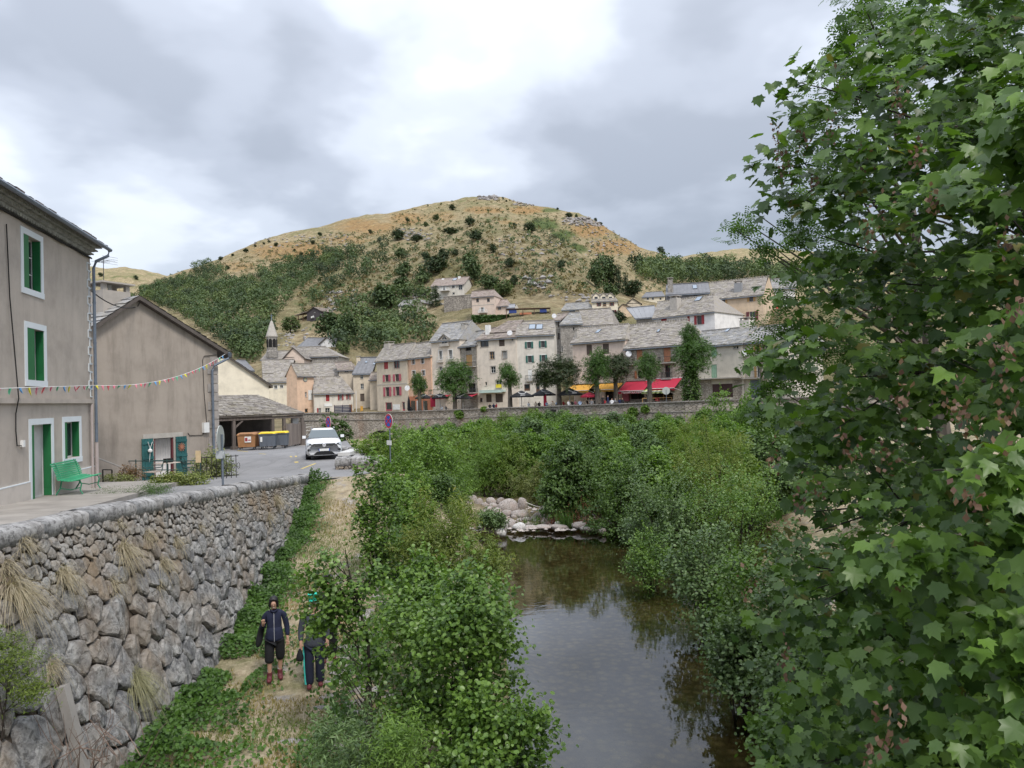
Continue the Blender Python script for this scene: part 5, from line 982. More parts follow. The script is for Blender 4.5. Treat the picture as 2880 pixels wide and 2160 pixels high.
ob('downpipe', m2.me('downpipe', DWN), H.root); m2 = MB(); m2.tube([(H.w-.06, -.13, 1.98), (H.w-.06, -.13, .1)], .058, 8); ob('downpipe_foot', m2.me('downpipe_foot', DWN2), H.root); m2 = MB(); m2.tube([(H.w-.33, -.08, zb_-.1), (H.w-.33, -.08, .1)], .04, 8); ob('drain_pipe', m2.me('drain_pipe', DWN2), H.root)
H.tr = Z1; P = [H.loc(p) for p in ((22, 215), (38, 560), (58, 1030), (66, 1100), (66, 1180), (72, 1250), (92, 1250))]; m2 = MB(); m2.tube([(x, -.04 if z < zb_-.3 or z > zb_+.3 else -.15, z) for x, z in P], .016, 5); ob('wall_cable', m2.me('wall_cable', CABLE), H.root); x, z = H.loc((98, 1240)); m2 = MB(); m2.box((x-.06, -.08, z-.09), (x+.07, -.003, z+.09)); ob('socket_box', m2.me('socket_box', WHITE), H.root)
H.gab = (None, None); H.build()
# --- gable house
H = House('gable_house', 'rough grey-brown rendered gable house with concrete chimney and teal barn-style shutters', 'house', Z1, (330, 645), (1012, 800), 30.0, zb=-3.25, D=11, YR=36.5, wall=sG2, roof='g'); H.h = W(*Z1(1012, 795), 36.5).z-H.z
H2 = H; H.front_gable_roof((632, 556), ov=.28, sideov=.7, thick=.14, course=.35)
H.tr = B2; a, zl, b_, zt_ = H.hole(1262, 238, 1515, 775); H.holes[-1] = (a, .02, b_, zt_); zl = .02
m2 = MB(); 
for k in range(13): f = k/12; x = a+.1+(b_-a-.22)*f*(.95); m2.tube([(x+.08*(f-.5), .12+.03*(k % 2), zt_-.02), (x, .12+.035*(k % 2), zl)], .07 if k % 2 else .055, 6)
ob('curtain', m2.me('curtain', CURT, smooth=True), H.root); m2 = MB(); m2.box((a, .02, zl), (a+.07, .16, zt_)); m2.box((b_-.07, .02, zl), (b_, .16, zt_)); ob('door_frame', m2.me('door_frame', MAR), H.root)
m2 = MB(); m2.box((a-.55, -.02, zt_+.002), (b_+.5, -.002, zt_+.22)); m2.box((b_+.002, -.02, zl), (b_+.2, -.002, zt_)); ob('door_surround', m2.me('door_surround', TRIMB), H.root)
for (x0, x1, yt, yb) in ((1108, 1255, 262, 790), (1550, 1690, 232, 735)):
    xa, _ = H.loc((x0, 500), -.1); xb, _ = H.loc((x1, 500), -.1); zt2 = zt_+.02; m2 = MB(); nb_ = 4
    sh = empty('tmp') if False else None
    for k in range(nb_): f0, f1 = k/nb_, (k+1)/nb_; m2.box((xa+(xb-xa)*f0+.006, -.09, zl+.05), (xa+(xb-xa)*f1-.006, -.055, zt2), float(rng.uniform()))
    s_ = ob('shutter', m2.me('shutter', TEALD), H.root); 
    for z in (.25, 1.0, zt2-.25): m2 = MB(); m2.box((xa, -.12, z), (xb, -.092, z+.12)); ob('batten', m2.me('batten', TEALD), s_)
x, z = H.loc((1612, 355), -.1); m2 = MB(); m2.lathe([(.09, -.01), (.09, .02)], 12)
for k in range(12): g = math.pi/6*k; m2.bar((math.cos(g)*.08, math.sin(g)*.08, 0), (math.cos(g)*.2, math.sin(g)*.2, 0), .03, .015)
obj_on(H, 'sun_ornament', m2, paintm('terracotta', (.35, .15, .09)), loc=(x, -.13, z)).rotation_euler = (math.pi/2, 0, 0)
x, z = H.loc((1193, 402), -.1); m2 = MB(); m2.lathe([(.02, -.1), (.09, -.05), (.1, .02), (.03, .09)], 10); m2.tube([(-.1, 0, .4), (0, 0, .08)], .012, 4); m2.tube([(.12, 0, .38), (0, 0, .08)], .012, 4); m2.tube([(0, 0, -.1), (-.04, 0, -.5)], .012, 4); obj_on(H, 'hanging_ornament', m2, WHITE, loc=(x, -.18, z))
x, z = H.loc((1632, 505), -.1); m2 = MB(); m2.box((x-.12, -.2, z-.16), (x+.16, -.122, z+.1)); m2.box((x-.14, -.22, z+.102), (x+.18, -.12, z+.13)); obj_on(H, 'letter_box', m2, TEALD)
H.tr = Z1; x, z = H.loc((953, 1165)); m2 = MB(); m2.box((x-.14, -.16, z-.24), (x+.16, -.002, z+.24)); obj_on(H, 'meter_box', m2, WHITE)
P = [H.loc(p) for p in ((1008, 826), (950, 832), (943, 850), (950, 1000), (962, 1140))]; m2 = MB(); m2.tube([(a_, -.03, z_) for a_, z_ in P], .015, 5); P = [H.loc(p) for p in ((950, 1190), (942, 1200), (882, 1202), (874, 1190))]; m2.tube([(a_, -.03, z_) for a_, z_ in P], .015, 5); obj_on(H, 'wall_cable', m2, CABLE)
P = [H.loc(p) for p in ((640, 600), (650, 582), (690, 585), (800, 650), (1008, 790))]; m2 = MB(); m2.tube([(a_, -.03, z_) for a_, z_ in P], .018, 5); obj_on(H, 'gable_cable', m2, CABLE)
# corner stones
x0, _ = H.loc((968, 1000)); z = .0; i = 0
QST = plain('corner_stone', (.33, .30, .275), .9, .25, 2, .5)
while z < H.h-.75: 
    l = (H.w-x0)*(1 if i % 2 else .72); m2 = MB(); m2.box((H.w-l, -.03, z+.015), (H.w+.015, .3, z+.42)); ob('corner_block', m2.me('corner_block', QST), H.root); z += .44; i += 1
m2 = MB(); xs_ = H.w-.42; zt2 = H.h-.55; m2.tube([(H.w+.45, -.32, zt2+.25), (H.w+.42, -.32, zt2+.05), (xs_+.1, -.16, zt2-.32), (xs_, -.12, zt2-.55), (xs_, -.12, .1)], .06, 8)
for z in (1, 2.4, 3.8): m2.lathe([(.07, 0), (.07, .06)], 8, (xs_, -.12, z))
ob('downpipe', m2.me('downpipe', DWN), H.root); m2 = MB(); m2.tube([(H.w+.5, -.3, zt2+.3), (H.w+.5, 11, zt2+.3)], .08, 8); m2.lathe([(.05, -.1), (.12, .1)], 8, (H.w+.45, -.36, zt2+.2)); ob('gutter', m2.me('gutter', DWN), H.root)
# chimney
a, zt2 = H.loc((480, 520), .6); b_, zl2 = H.loc((610, 625), .6); CON = stucco('chimney_concrete', (.33, .31, .28), .3); m2 = MB(); m2.box((a, .6, zl2-1.2), (b_, 1.7, zt2)); c_ = obj_on(H, 'chimney', m2, CON); m2 = MB()
for X in (a+.02, b_-.2):
    for Y_ in (.62, 1.5): m2.box((X, Y_, zt2+.002), (X+.18, Y_+.18, zt2+.30))
m2.box((a-.14, .45, zt2+.302), (b_+.14, 1.85, zt2+.37)); ob('chimney_cap', m2.me('chimney_cap', CON), c_); m2 = MB(); m2.lathe([(.08, 0), (.08, .3)], 10, ((a+b_)/2, 1.1, zt2)); ob('flue', m2.me('flue', WHITE), c_)
m2 = MB(); x = (a+b_)/2-.2; m2.tube([(x, 1.2, zt2+.37), (x, 1.2, zt2+1.55)], .015, 5); m2.bar((x, .8, zt2+1.35), (x, 1.7, zt2+1.35), .015)
for k in range(5): m2.bar((x-.32, .85+.18*k, zt2+1.35), (x+.32, .85+.18*k, zt2+1.35), .01)
for k in range(4): m2.bar((x-.38+.02*k, .8, zt2+1.2+.1*k), (x+.4, .8, zt2+1.2+.1*k), .01)
ob('tv_aerial', m2.me('tv_aerial', METAL), c_)
H.holes = [h for h in H.holes]; H.build(front_gable=H.fg)
# --- open shed
SW = plain('old_post_wood', (.14, .115, .10), .9, .3, 2, .5, stretch=(4, 4, .3))
eL, eR = W(*Z2(205, 1213), 50), W(*Z2(905, 1163), 54.5); zs_ = (eL.z+eR.z)/2; eL.z = eR.z = zs_; shd = empty('open_shed', (eL.x, eL.y, -3.05), math.atan2(eR.y-eL.y, eR.x-eL.x), label='open timber shed with a broad stone-slab roof sheltering the bins', cat='shed')
wS = (eR-eL).length; hS = zs_+3.05; DS = 5.2; k_, t_ = kt(*Z2(170, 1020)); yr_ = eL.y+DS*1.0; hR = t_*yr_+3.05; hR = max(hR, hS+1.2)
A, B, C_, D_ = Vector((-.3, -.1, hS)), Vector((wS, -.1, hS)), Vector((wS-.9, DS, hR)), Vector((-.8, DS, hR)); mb = MB(); mb.add([A, B, C_, D_]+[v-Vector((0, 0, .1)) for v in (A, B, C_, D_)], [(0, 1, 2, 3), (7, 6, 5, 4), (0, 4, 5, 1), (1, 5, 6, 2), (2, 6, 7, 3), (3, 7, 4, 0)]); r = ob('roof', mb.me('roof', EAVE), shd)
sb = MB(); slabs(sb, A+Vector((0, 0, .03)), B+Vector((0, 0, .03)), C_, D_, .22, .36, .05, ragged=.05); slabs(sb, B, B+Vector((.02, 6, 0)), C_+Vector((.01, .4, 0)), C_, .3, .4, .05); so = ob('roof_slabs', sb.me('roof_slabs', LAUZE), r); so['kind'] = 'stuff'
mb = MB(); mb.box((-.3, 0, hS-.32), (wS-.1, .16, hS-.12)); ob('eave_beam', mb.me('eave_beam', SW), shd)
for f in (.13, .60, .745, .985):
    mb = MB(); x = wS*f-.1; mb.box((x, .02, .02), (x+.2, .2, hS-.33)); mb.box((x-.08, -.04, 0), (x+.3, .3, .3)); 
    if f in (.13,): mb.bar((x+.1, .1, hS-.9), (x+.75, .1, hS-.34), .1)
    ob('post', mb.me('post', SW), shd)
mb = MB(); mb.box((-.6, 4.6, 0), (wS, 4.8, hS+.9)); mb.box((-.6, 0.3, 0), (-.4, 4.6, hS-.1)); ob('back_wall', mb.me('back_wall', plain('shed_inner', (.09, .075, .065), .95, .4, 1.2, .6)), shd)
mb = MB(); mb.box((wS*.90, .5, 0), (wS*.975, .7, hS-.35)); ob('white_panel', mb.me('white_panel', sWW), shd)
mb = MB(); mb.box((-.5, -.9, -.1), (wS+.8, 4.6, .06)); ob('floor_slab', mb.me('floor_slab', plain('shed_floor', (.34, .31, .27), .9, .2, 1, .3)), shd)
# --- bins
def bin_proto(name, label, body, lid, x):
    r = empty(name, label=label, cat='wheelie bin', group='wheeled bins in front of the shed'); mb = MB(); P = []
    V = [(-.62, -.36, .16), (.62, -.36, .16), (.62, .36, .16), (-.62, .36, .16), (-.68, -.42, 1.0), (.68, -.42, 1.0), (.68, .42, 1.0), (-.68, .42, 1.0), (-.72, -.46, 1.0), (.72, -.46, 1.0), (.72, .46, 1.0), (-.72, .46, 1.0), (-.72, -.46, 1.07), (.72, -.46, 1.07), (.72, .46, 1.07), (-.72, .46, 1.07)]
    F = [(0, 3, 2, 1)]+[(i, (i+1) % 4, (i+1) % 4+4, i+4) for i in range(4)]+[(4+i, 4+(i+1) % 4, 8+(i+1) % 4, 8+i) for i in range(4)]+[(8+i, 8+(i+1) % 4, 12+(i+1) % 4, 12+i) for i in range(4)]; mb.add(V, F)
    for xx in (-.4, 0, .4): mb.box((xx-.02, -.425, .3), (xx+.02, -.39, .95))
    kid('body', mb.me('body', body, tint=False), r); mb = MB(); V = [(-.71, -.47, 1.075), (.71, -.47, 1.075), (.71, .45, 1.075), (-.71, .45, 1.075), (-.6, -.35, 1.17), (.6, -.35, 1.17), (.6, .4, 1.2), (-.6, .4, 1.2)]; mb.add(V, [(0, 1, 5, 4), (1, 2, 6, 5), (2, 3, 7, 6), (3, 0, 4, 7), (4, 5, 6, 7), (3, 2, 1, 0)]); mb.bar((-.5, -.5, 1.12), (.5, -.5, 1.12), .04); kid('lid', mb.me('lid', lid, tint=False), r)
    for (xx, yy) in ((-.5, -.3), (.5, -.3), (-.5, .3), (.5, .3)): mb = MB(); mb.tube([(xx-.03, yy, .09), (xx+.03, yy, .09)], .09, 10); mb.box((xx-.05, yy-.03, .09), (xx+.05, yy+.03, .17)); kid('wheel', mb.me('wheel', METAL, tint=False), r)
    return r
BB = paintm('bin_brown', (.34, .17, .075)); BD = paintm('bin_brown_dark', (.16, .075, .04)); BG = paintm('bin_grey', (.12, .135, .16)); BY = paintm('bin_yellow_lid', (.75, .55, .03))
bspec = [('brown wheelie bin with a red and white label, leftmost under the shed', BB, BB, 420, 1462, 49.6, .93), ('darker brown wheelie bin half hidden between the label-bearing bin and a grey one', BD, BD, 530, 1455, 50.6, .9), ('grey wheelie bin with yellow lid and pale sticker, third from the left', BG, BY, 597, 1452, 49.8, .85), ('grey wheelie bin with yellow lid against the picket fence', BG, BY, 706, 1442, 50.8, .8)]
for lab, bo, li_, x, y, Y, s_ in bspec:
    p = W(*Z2(x, y), Y); r = bin_proto('wheelie_bin', lab, bo, li_, 0); r.location = (p.x, p.y, zroad(p.x, p.y)+.07); r.scale = (s_*.92, .9, .92); r.rotation_euler = (0, 0, .12)
    if x == 420: mb = MB(); mb.box((-.12, -.44, .5), (.36, -.43, .92)); st = kid('label', mb.me('label', WHITE), r); mb = MB(); mb.box((-.09, -.447, .58), (.1, -.441, .84)); mb.box((.14, -.447, .62), (.33, -.441, .7), .5); kid('label_print', mb.me('label_print', RED), st)
    if x == 597: mb = MB(); mb.box((-.55, -.44, .5), (-.38, -.43, .85)); kid('label', mb.me('label', WHITE), r)
# --- picket fence
a, b_ = W(*Z2(757, 1418), 51.5), W(*Z2(928, 1410), 55.5); fe = empty('picket_fence', (a.x, a.y, -3.05), math.atan2(b_.y-a.y, b_.x-a.x), label='weathered grey-brown vertical board fence closing the right side of the shed', cat='fence'); l = (b_-a).length; n_ = 17
for k in range(n_): mb = MB(); x = l*k/n_; hh = 1.75-.1*math.sin(k)*.3-.15*(k/n_); mb.box((x, 0, .18), (x+l/n_*.72, .04, hh), float(rng.uniform())); ob('board', mb.me('board', plain('fence_board', (.21, .175, .155), .9, .2, 3, .4, tint=.2, stretch=(3, 3, .3))), fe)
for z in (.45, 1.4): mb = MB(); mb.box((0, .045, z), (l, .09, z+.1)); ob('rail', mb.me('rail', SW), fe)
for x in (0, l*.5, l-.1): mb = MB(); mb.box((x, .092, 0), (x+.1, .2, 1.6)); ob('post', mb.me('post', SW), fe)
# --- bench
bx, by = W(*B2(430, 975), 22.3).x, 22.3; bp = W(*B2(400, 1000), 22.4); bn_ = empty('park_bench', (bp.x-.05, bp.y, zroad(bp.x, bp.y)+.13), H1.a+math.pi*0, label='green slatted park bench against the beige street house', cat='bench'); Lb = 2.0
bn_.location = H1.o+H1.ux*(H1.loc((0, 0))[0]*0)+Vector((0, 0, 0)); H1.tr = B2; xb0, _ = H1.loc((110, 900), -.55); bn_.location = H1.o+H1.ux*(xb0+.15)-H1.uy*.62; bn_.location.z = zroad(bn_.location.x, bn_.location.y)+.13
for k in range(7): # seat slats
    y = .30-.085*k; z = .42+.02*math.cos(k*.9); mb = MB(); mb.box((0, y-.03, z), (Lb, y+.03, z+.025)); ob('seat_slat', mb.me('seat_slat', GRN2), bn_)
for k in range(8):
    f = k/7; y = .34+.05*f+.12*f*f; z = .50+.42*f; mb = MB(); mb.bar((0, y, z), (Lb, y, z), .025, .045); ob('back_slat', mb.me('back_slat', GRN2), bn_)
for x in (.22, Lb-.22):
    mb = MB(); mb.tube([(x, -.27, 0), (x, -.2, .12), (x, -.24, .3), (x, -.2, .41), (x, .3, .41), (x, .36, .6), (x, .44, .9), (x, .50, .95)], .022, 6); mb.tube([(x, .45, 0), (x, .33, .2), (x, .3, .41)], .022, 6); mb.tube([(x, -.22, .2), (x, .05, .14), (x, .35, .2)], .016, 6); ob('leg', mb.me('leg', paintm('bench_iron', (.04, .22, .12))), bn_)
# --- small patio: railing, table, chairs
RG = paintm('railing_green', (.03, .07, .065)); P0 = W(*B2(585, 760), 27.6); P1 = W(*B2(2110, 720), 33.5); 
def groundp(tr, x, y, add=0.0):
    k, tt = kt(*tr(x, y)); yy = 30.0
    for _ in range(12): yy = (zroad(k*yy, yy)+add)/tt
    return Vector((k*yy, yy, zroad(k*yy, yy)+add))
rp = empty('metal_railing', (0, 0, 0), label='thin dark green railing in front of the gable house patio', cat='railing'); a = groundp(B2, 640, 800); b_ = groundp(B2, 1700, 800); b_.z = a.z = -2.98; b_.y += 1.2; rp.location = a; mb = MB(); d = b_-a
for z in (.34, .72): mb.tube([Vector((0, 0, z)), d+Vector((0, 0, z+.04))], .022, 6)
ob('rail', mb.me('rail', RG), rp)
for f in (0.0, .33, .66, 1): mb = MB(); mb.tube([d*f, d*f+Vector((0, 0, .8))], .025, 6); ob('post', mb.me('post', RG), rp)
g2 = empty('iron_gate', (0, 0, 0), label='black scrollwork iron fence panel beside the variegated bush', cat='fence'); a2 = groundp(B2, 1810, 790); g2.location = a2; 
for k in range(9): mb = MB(); x = .17*k; mb.bar((x, .08*k, 0), (x, .08*k, .95), .022); mb.tube([(x+.085+.06*math.cos(g), .08*k+.03, .5+.12*math.sin(g)) for g in np.linspace(0, 6.28, 9)], .01, 4); ob('bar', mb.me('bar', CABLE), g2)
mb = MB(); mb.bar((-.05, 0, .9), (1.45, .68, .9), .03); mb.bar((-.05, 0, .12), (1.45, .68, .12), .03); ob('rail', mb.me('rail', CABLE), g2)
mb = MB(); mb.box((.02, -.1, .72), (.22, -.06, 1.2)); ob('wooden_tag', mb.me('wooden_tag', plain('light_wood', (.55, .42, .25), .7)), g2)
tbp = H2.o+H2.ux*4.0; H2.tr = B2; xt_, _ = H2.loc((1440, 760), -1.1); tp = H2.o+H2.ux*xt_-H2.uy*1.1; tbl = empty('patio_table', (tp.x, tp.y, -3.15), H2.a, label='small pale-topped patio table in front of the curtained doorway', cat='table'); mb = MB(); mb.box((-.42, -.3, .72), (.42, .3, .75)); ob('table_top', mb.me('table_top', plain('pale_table', (.6, .52, .45), .6)), tbl); mb = MB(); mb.tube([(0, 0, .05), (0, 0, .72)], .03, 8); ob('pedestal', mb.me('pedestal', CABLE), tbl)
for g in (0, 2.09, 4.19): mb = MB(); mb.tube([(0, 0, .08), (.3*math.cos(g), .3*math.sin(g), .01)], .02, 5); ob('foot', mb.me('foot', CABLE), tbl)
pot = MB(); pot.box((-.15, -.1, 0), (.2, .1, .18)); ob('planter', pot.me('planter', CABLE), loc=(tp.x, tp.y, -3.15+.752), rot=H2.a, label='small black planter box standing on the patio table', cat='planter')
def chair(lab, x, rz, col):
    p = H2.o+H2.ux*x-H2.uy*1.3; r = empty('garden_chair', (p.x, p.y, -3.15), H2.a+rz, label=lab, cat='chair', group='garden chairs round the patio table')
    mb = MB(); mb.box((-.25, -.25, .42), (.25, .25, .46)); ob('seat', mb.me('seat', col), r); mb = MB(); mb.tube([(-.25, .25, .44), (-.27, .34, .9), (.27, .34, .9), (.25, .25, .44)], .02, 5); mb.bar((-.25, .3, .7), (.25, .3, .7), .03); ob('backrest', mb.me('backrest', RG), r)
    for sx_ in (-1, 1): mb = MB(); mb.tube([(sx_*.26, -.25, .62), (sx_*.27, .2, .62), (sx_*.27, .32, .8)], .02, 5); ob('armrest', mb.me('armrest', RG), r)
    for sx_ in (-.23, .23):
        for sy_ in (-.23, .25): mb = MB(); mb.tube([(sx_, sy_, 0), (sx_*.9, sy_*.9, .43)], .017, 5); ob('leg', mb.me('leg', RG), r)
chair('dark green metal garden chair left of the patio table, pale cushion on it', xt_-.9, -1.4, plain('cushion', (.5, .42, .36), .9)); chair('dark green metal garden chair right of the patio table, partly behind the railing', xt_+1.0, 1.2, RG)
mb = MB(); sx0 = H2.loc((560, 410), -.5)[0]; ss_ = empty('stair_rail', H2.o+H2.ux*(sx0-.1)-H2.uy*.6+Vector((0, 0, 0)), H2.a, label='pale sloping stair handrail between the two left houses', cat='handrail'); mb.bar((-.2, 0, 1.35), (.9, 0, .85), .07, .05); mb.bar((-.2, .01, .55), (1.3, .01, .0), .07, .05); ob('handrail', mb.me('handrail', plain('grey_rail', (.4, .37, .34), .8)), ss_); mb = MB(); mb.bar((.1, -.05, .2), (.1, -.05, .8), .04); mb.bar((.1, -.05, .8), (.5, -.05, .75), .04); mb.bar((.5, -.05, .1), (.5, -.05, .75), .04); ob('bracket', mb.me('bracket', CABLE), ss_)
kb = MB(); a, b_ = groundp(B2, 1385, 890, .0), groundp(B2, 1840, 800, .0); kb.bar(a+Vector((0, 0, .05)), b_+Vector((0, 0, .05)), .22, .14); ob('kerb_stone', kb.me('kerb_stone', TRIMB), kind='structure')
# --- parked car
def car():
    WP = plain('white_car_paint', (.78, .79, .81), .4, .03, 1, 0, spec=.35); BP = plain('black_trim', (.012, .012, .013), .5, .1, 2, 0); CH = plain('chrome', (.6, .6, .62), .2, .05, 2, 0, metal=.9); CG = glassy('car_glass', (.09, .115, .125), .06); TY = plain('tyre', (.015, .015, .016), .85, .1, 5, .2)
    r = empty('parked_car', label='white compact SUV parked beside the low rubble wall, seen from the front', cat='car'); hw = .91
    # stations along length y (0 front .. 4.2 back): (y, half width factor, z bottom, z shoulder, z top)
    st = [(0.0, .84, .30, .60, .84), (.08, .93, .24, .66, .93), (.35, .985, .22, .78, 1.00), (1.0, 1.0, .22, .90, 1.055), (1.25, 1.0, .22, .93, 1.08), (2.5, 1.0, .22, .95, 1.09), (3.6, .99, .22, .98, 1.10), (4.1, .95, .26, .95, 1.10), (4.23, .86, .4, .9, 1.05)]
    V = []; F = []; K = 11
    for (y, f, zb, zs, zt_) in st:
        h_ = hw*f; prof = [(-h_*.9, zb), (-h_, zb+.12), (-h_, zs-.12), (-h_*.97, zs), (-h_*.82, zt_-.03), (0, zt_), (h_*.82, zt_-.03), (h_*.97, zs), (h_, zs-.12), (h_, zb+.12), (h_*.9, zb)]
        V += [(x, y, z) for x, z in prof]
    for i in range(len(st)-1):
        for k in range(K): F.append((i*K+k, i*K+(k+1) % K, (i+1)*K+(k+1) % K, (i+1)*K+k))
    F += [tuple(range(K)), tuple(range((len(st)-1)*K, len(st)*K))[::-1]]; me = mesh('body', V, F, WP, smooth=True); bo = kid('body', me, r)
    # cabin: roof + pillars
    ca = [(1.15, .84, 1.06, .80, 1.08), (1.75, .80, 1.05, .66, 1.44), (2.05, .80, 1.05, .62, 1.535), (2.9, .80, 1.05, .61, 1.56), (3.7, .80, 1.06, .60, 1.50), (4.15, .78, 1.06, .70, 1.12)]
    V = []; F = []
    for (y, fb, zb, ft, zt_) in ca: V += [(-hw*fb*1.06, y, zb), (-hw*ft*1.05, y, zt_-.06), (-hw*ft*.85, y, zt_), (hw*ft*.85, y, zt_), (hw*ft*1.05, y, zt_-.06), (hw*fb*1.06, y, zb)]
    for i in range(len(ca)-1):
        for k in range(5): F.append((i*6+k, i*6+k+1, (i+1)*6+k+1, (i+1)*6+k))
    F += [(0, 1, 2, 3, 4, 5), tuple(range(30, 36))[::-1]]; kid('roof', mesh('roof', V, F, WP, smooth=True), r)
    ws = [(-.78, 1.17, 1.085), (.78, 1.17, 1.085), (.62, 1.82, 1.47), (-.62, 1.82, 1.47)]; n = (Vector(ws[1])-Vector(ws[0])).cross(Vector(ws[3])-Vector(ws[0])).normalized(); P = [Vector(p)+n*.03 for p in ws]
    kid('windscreen', mesh('windscreen', [tuple(p) for p in P]+[tuple(p-n*.02) for p in P], [(0, 1, 2, 3), (0, 4, 5, 1), (1, 5, 6, 2), (2, 6, 7, 3), (3, 7, 4, 0)], CG), r)
    for sg in (-1, 1):
        P = [(sg*.865, 1.45, 1.1), (sg*.865, 3.7, 1.12), (sg*.60, 3.5, 1.44), (sg*.60, 2.0, 1.46)]; kid('side_window', mesh('side_window', [(x+sg*.025, y, z) for x, y, z in P], [(0, 1, 2, 3)], CG), r)
    mb = MB(); P = [(-.57, .85), (.57, .85), (.52, .80), (.42, .71), (-.42, .71), (-.52, .80)]; mb.prism(P, -.035, .2); gr = kid('grille', mb.me('grille', BP), r); mb = MB(); mb.bar((-.56, -.04, .81), (.56, -.04, .81), .012, .012); mb.bar((-.5, -.04, .755), (.5, -.04, .755), .012, .012); kid('grille_bar', mb.me('grille_bar', CH), gr)
    mb = MB(); mb.lathe([(.088, 0), (.088, .03), (.07, .032), (.07, .0)], 20); mb.bar((-.045, .055, .02), (-.018, -.0, .02), .014, .012); mb.bar((.045, .055, .02), (.018, -.0, .02), .014, .012); mb.bar((-.018, 0, .02), (0, .04, .02), .012, .012); mb.bar((.018, 0, .02), (0, .04, .02), .012, .012); mb.bar((-.06, .03, .02), (-.028, -.06, .02), .014, .012); mb.bar((.06, .03, .02), (.028, -.06, .02), .014, .012); mb.bar((-.028, -.06, .02), (0, -.01, .02), .012, .012); mb.bar((.028, -.06, .02), (0, -.01, .02), .012, .012)
    o = kid('emblem', mb.me('emblem', plain('emblem_silver', (.8, .8, .82), .3, .03, 1, 0)), r); o.location = (0, -.05, .775); o.rotation_euler = (math.pi/2, 0, 0)
    HL = glassy('headlamp_glass', (.55, .6, .65), .08)
    for sg in (-1, 1):
        mb = MB(); P = [(sg*.60, .855), (sg*.86, .90), (sg*.885, .80), (sg*.66, .755), (sg*.60, .79)]; mb.prism(P if sg > 0 else P[::-1], .02, .25); hl = kid('headlight', mb.me('headlight', HL), r); mb = MB(); mb.prism([(sg*.64, .84), (sg*.74, .86), (sg*.74, .79), (sg*.64, .78)][::sg], .005, .03); kid('lamp_bowl', mb.me('lamp_bowl', BP), hl)
        mb = MB(); P = [(sg*.66, .55), (sg*.82, .59), (sg*.84, .50), (sg*.80, .46), (sg*.69, .48)]; mb.prism(P if sg > 0 else P[::-1], .0, .25); kid('fog_light', mb.me('fog_light', BP), r)
        mb = MB(); mb.box((sg*.9-.0 if sg > 0 else -1.08, 1.35, 1.08), (1.08 if sg > 0 else -.9, 1.5, 1.22)); mi = kid('wing_mirror', mb.me('wing_mirror', WP), r); mb = MB(); mb.bar((sg*.84, 1.42, 1.05), (sg*.97, 1.42, 1.1), .06); kid('mirror_arm', mb.me('mirror_arm', BP), mi)
        mb = MB(); mb.tube([(sg*.60, 1.95, 1.56), (sg*.60, 2.1, 1.61), (sg*.6, 3.4, 1.60), (sg*.6, 3.6, 1.53)], .02, 6); kid('roof_rail', mb.me('roof_rail', CH), r)
        for yy in (.85, 3.45):
            mb = MB(); x0 = sg*.66; x1 = sg*.92; mb.tube([(x0, yy, .34), (x1, yy, .34)], .34, 20); wh = kid('wheel', mb.me('wheel', TY), r); mb = MB(); mb.tube([(x1, yy, .34), (x1+sg*.012, yy, .34)], .22, 14); kid('rim', mb.me('rim', CH), wh)
    mb = MB(); P = [(-.36, .44), (.36, .44), (.5, .33), (.54, .24), (-.54, .24), (-.5, .33)]; mb.prism(P, -.03, .25); kid('lower_intake', mb.me('lower_intake', BP), r); mb = MB(); mb.bar((-.56, -.04, .255), (.56, -.04, .255), .02, .028); kid('chrome_strip', mb.me('chrome_strip', CH), r)
    mb = MB(); mb.box((-.84, .12, .19), (.84, .4, .27)); kid('bumper_lip', mb.me('bumper_lip', BP), r)
    mb = MB(); mb.box((-.27, -.05, .47), (.27, -.04, .59)); pl = kid('number_plate', mb.me('number_plate', WHITE), r); mb = MB(); mb.box((-.27, -.053, .47), (-.235, -.0505, .59)); mb.box((.235, -.053, .47), (.27, -.0505, .59)); kid('plate_band', mb.me('plate_band', paintm('plate_blue', (.03, .08, .4))), pl)
    return r
cr = car(); p = W(*Z2(1083, 1575), 38.2); cr.location = (p.x, 38.2, zroad(p.x, 38.2)); cr.rotation_euler = (0, 0, .0)
cr.rotation_euler[2] = math.atan2(-p.x, 38.2)*1.1
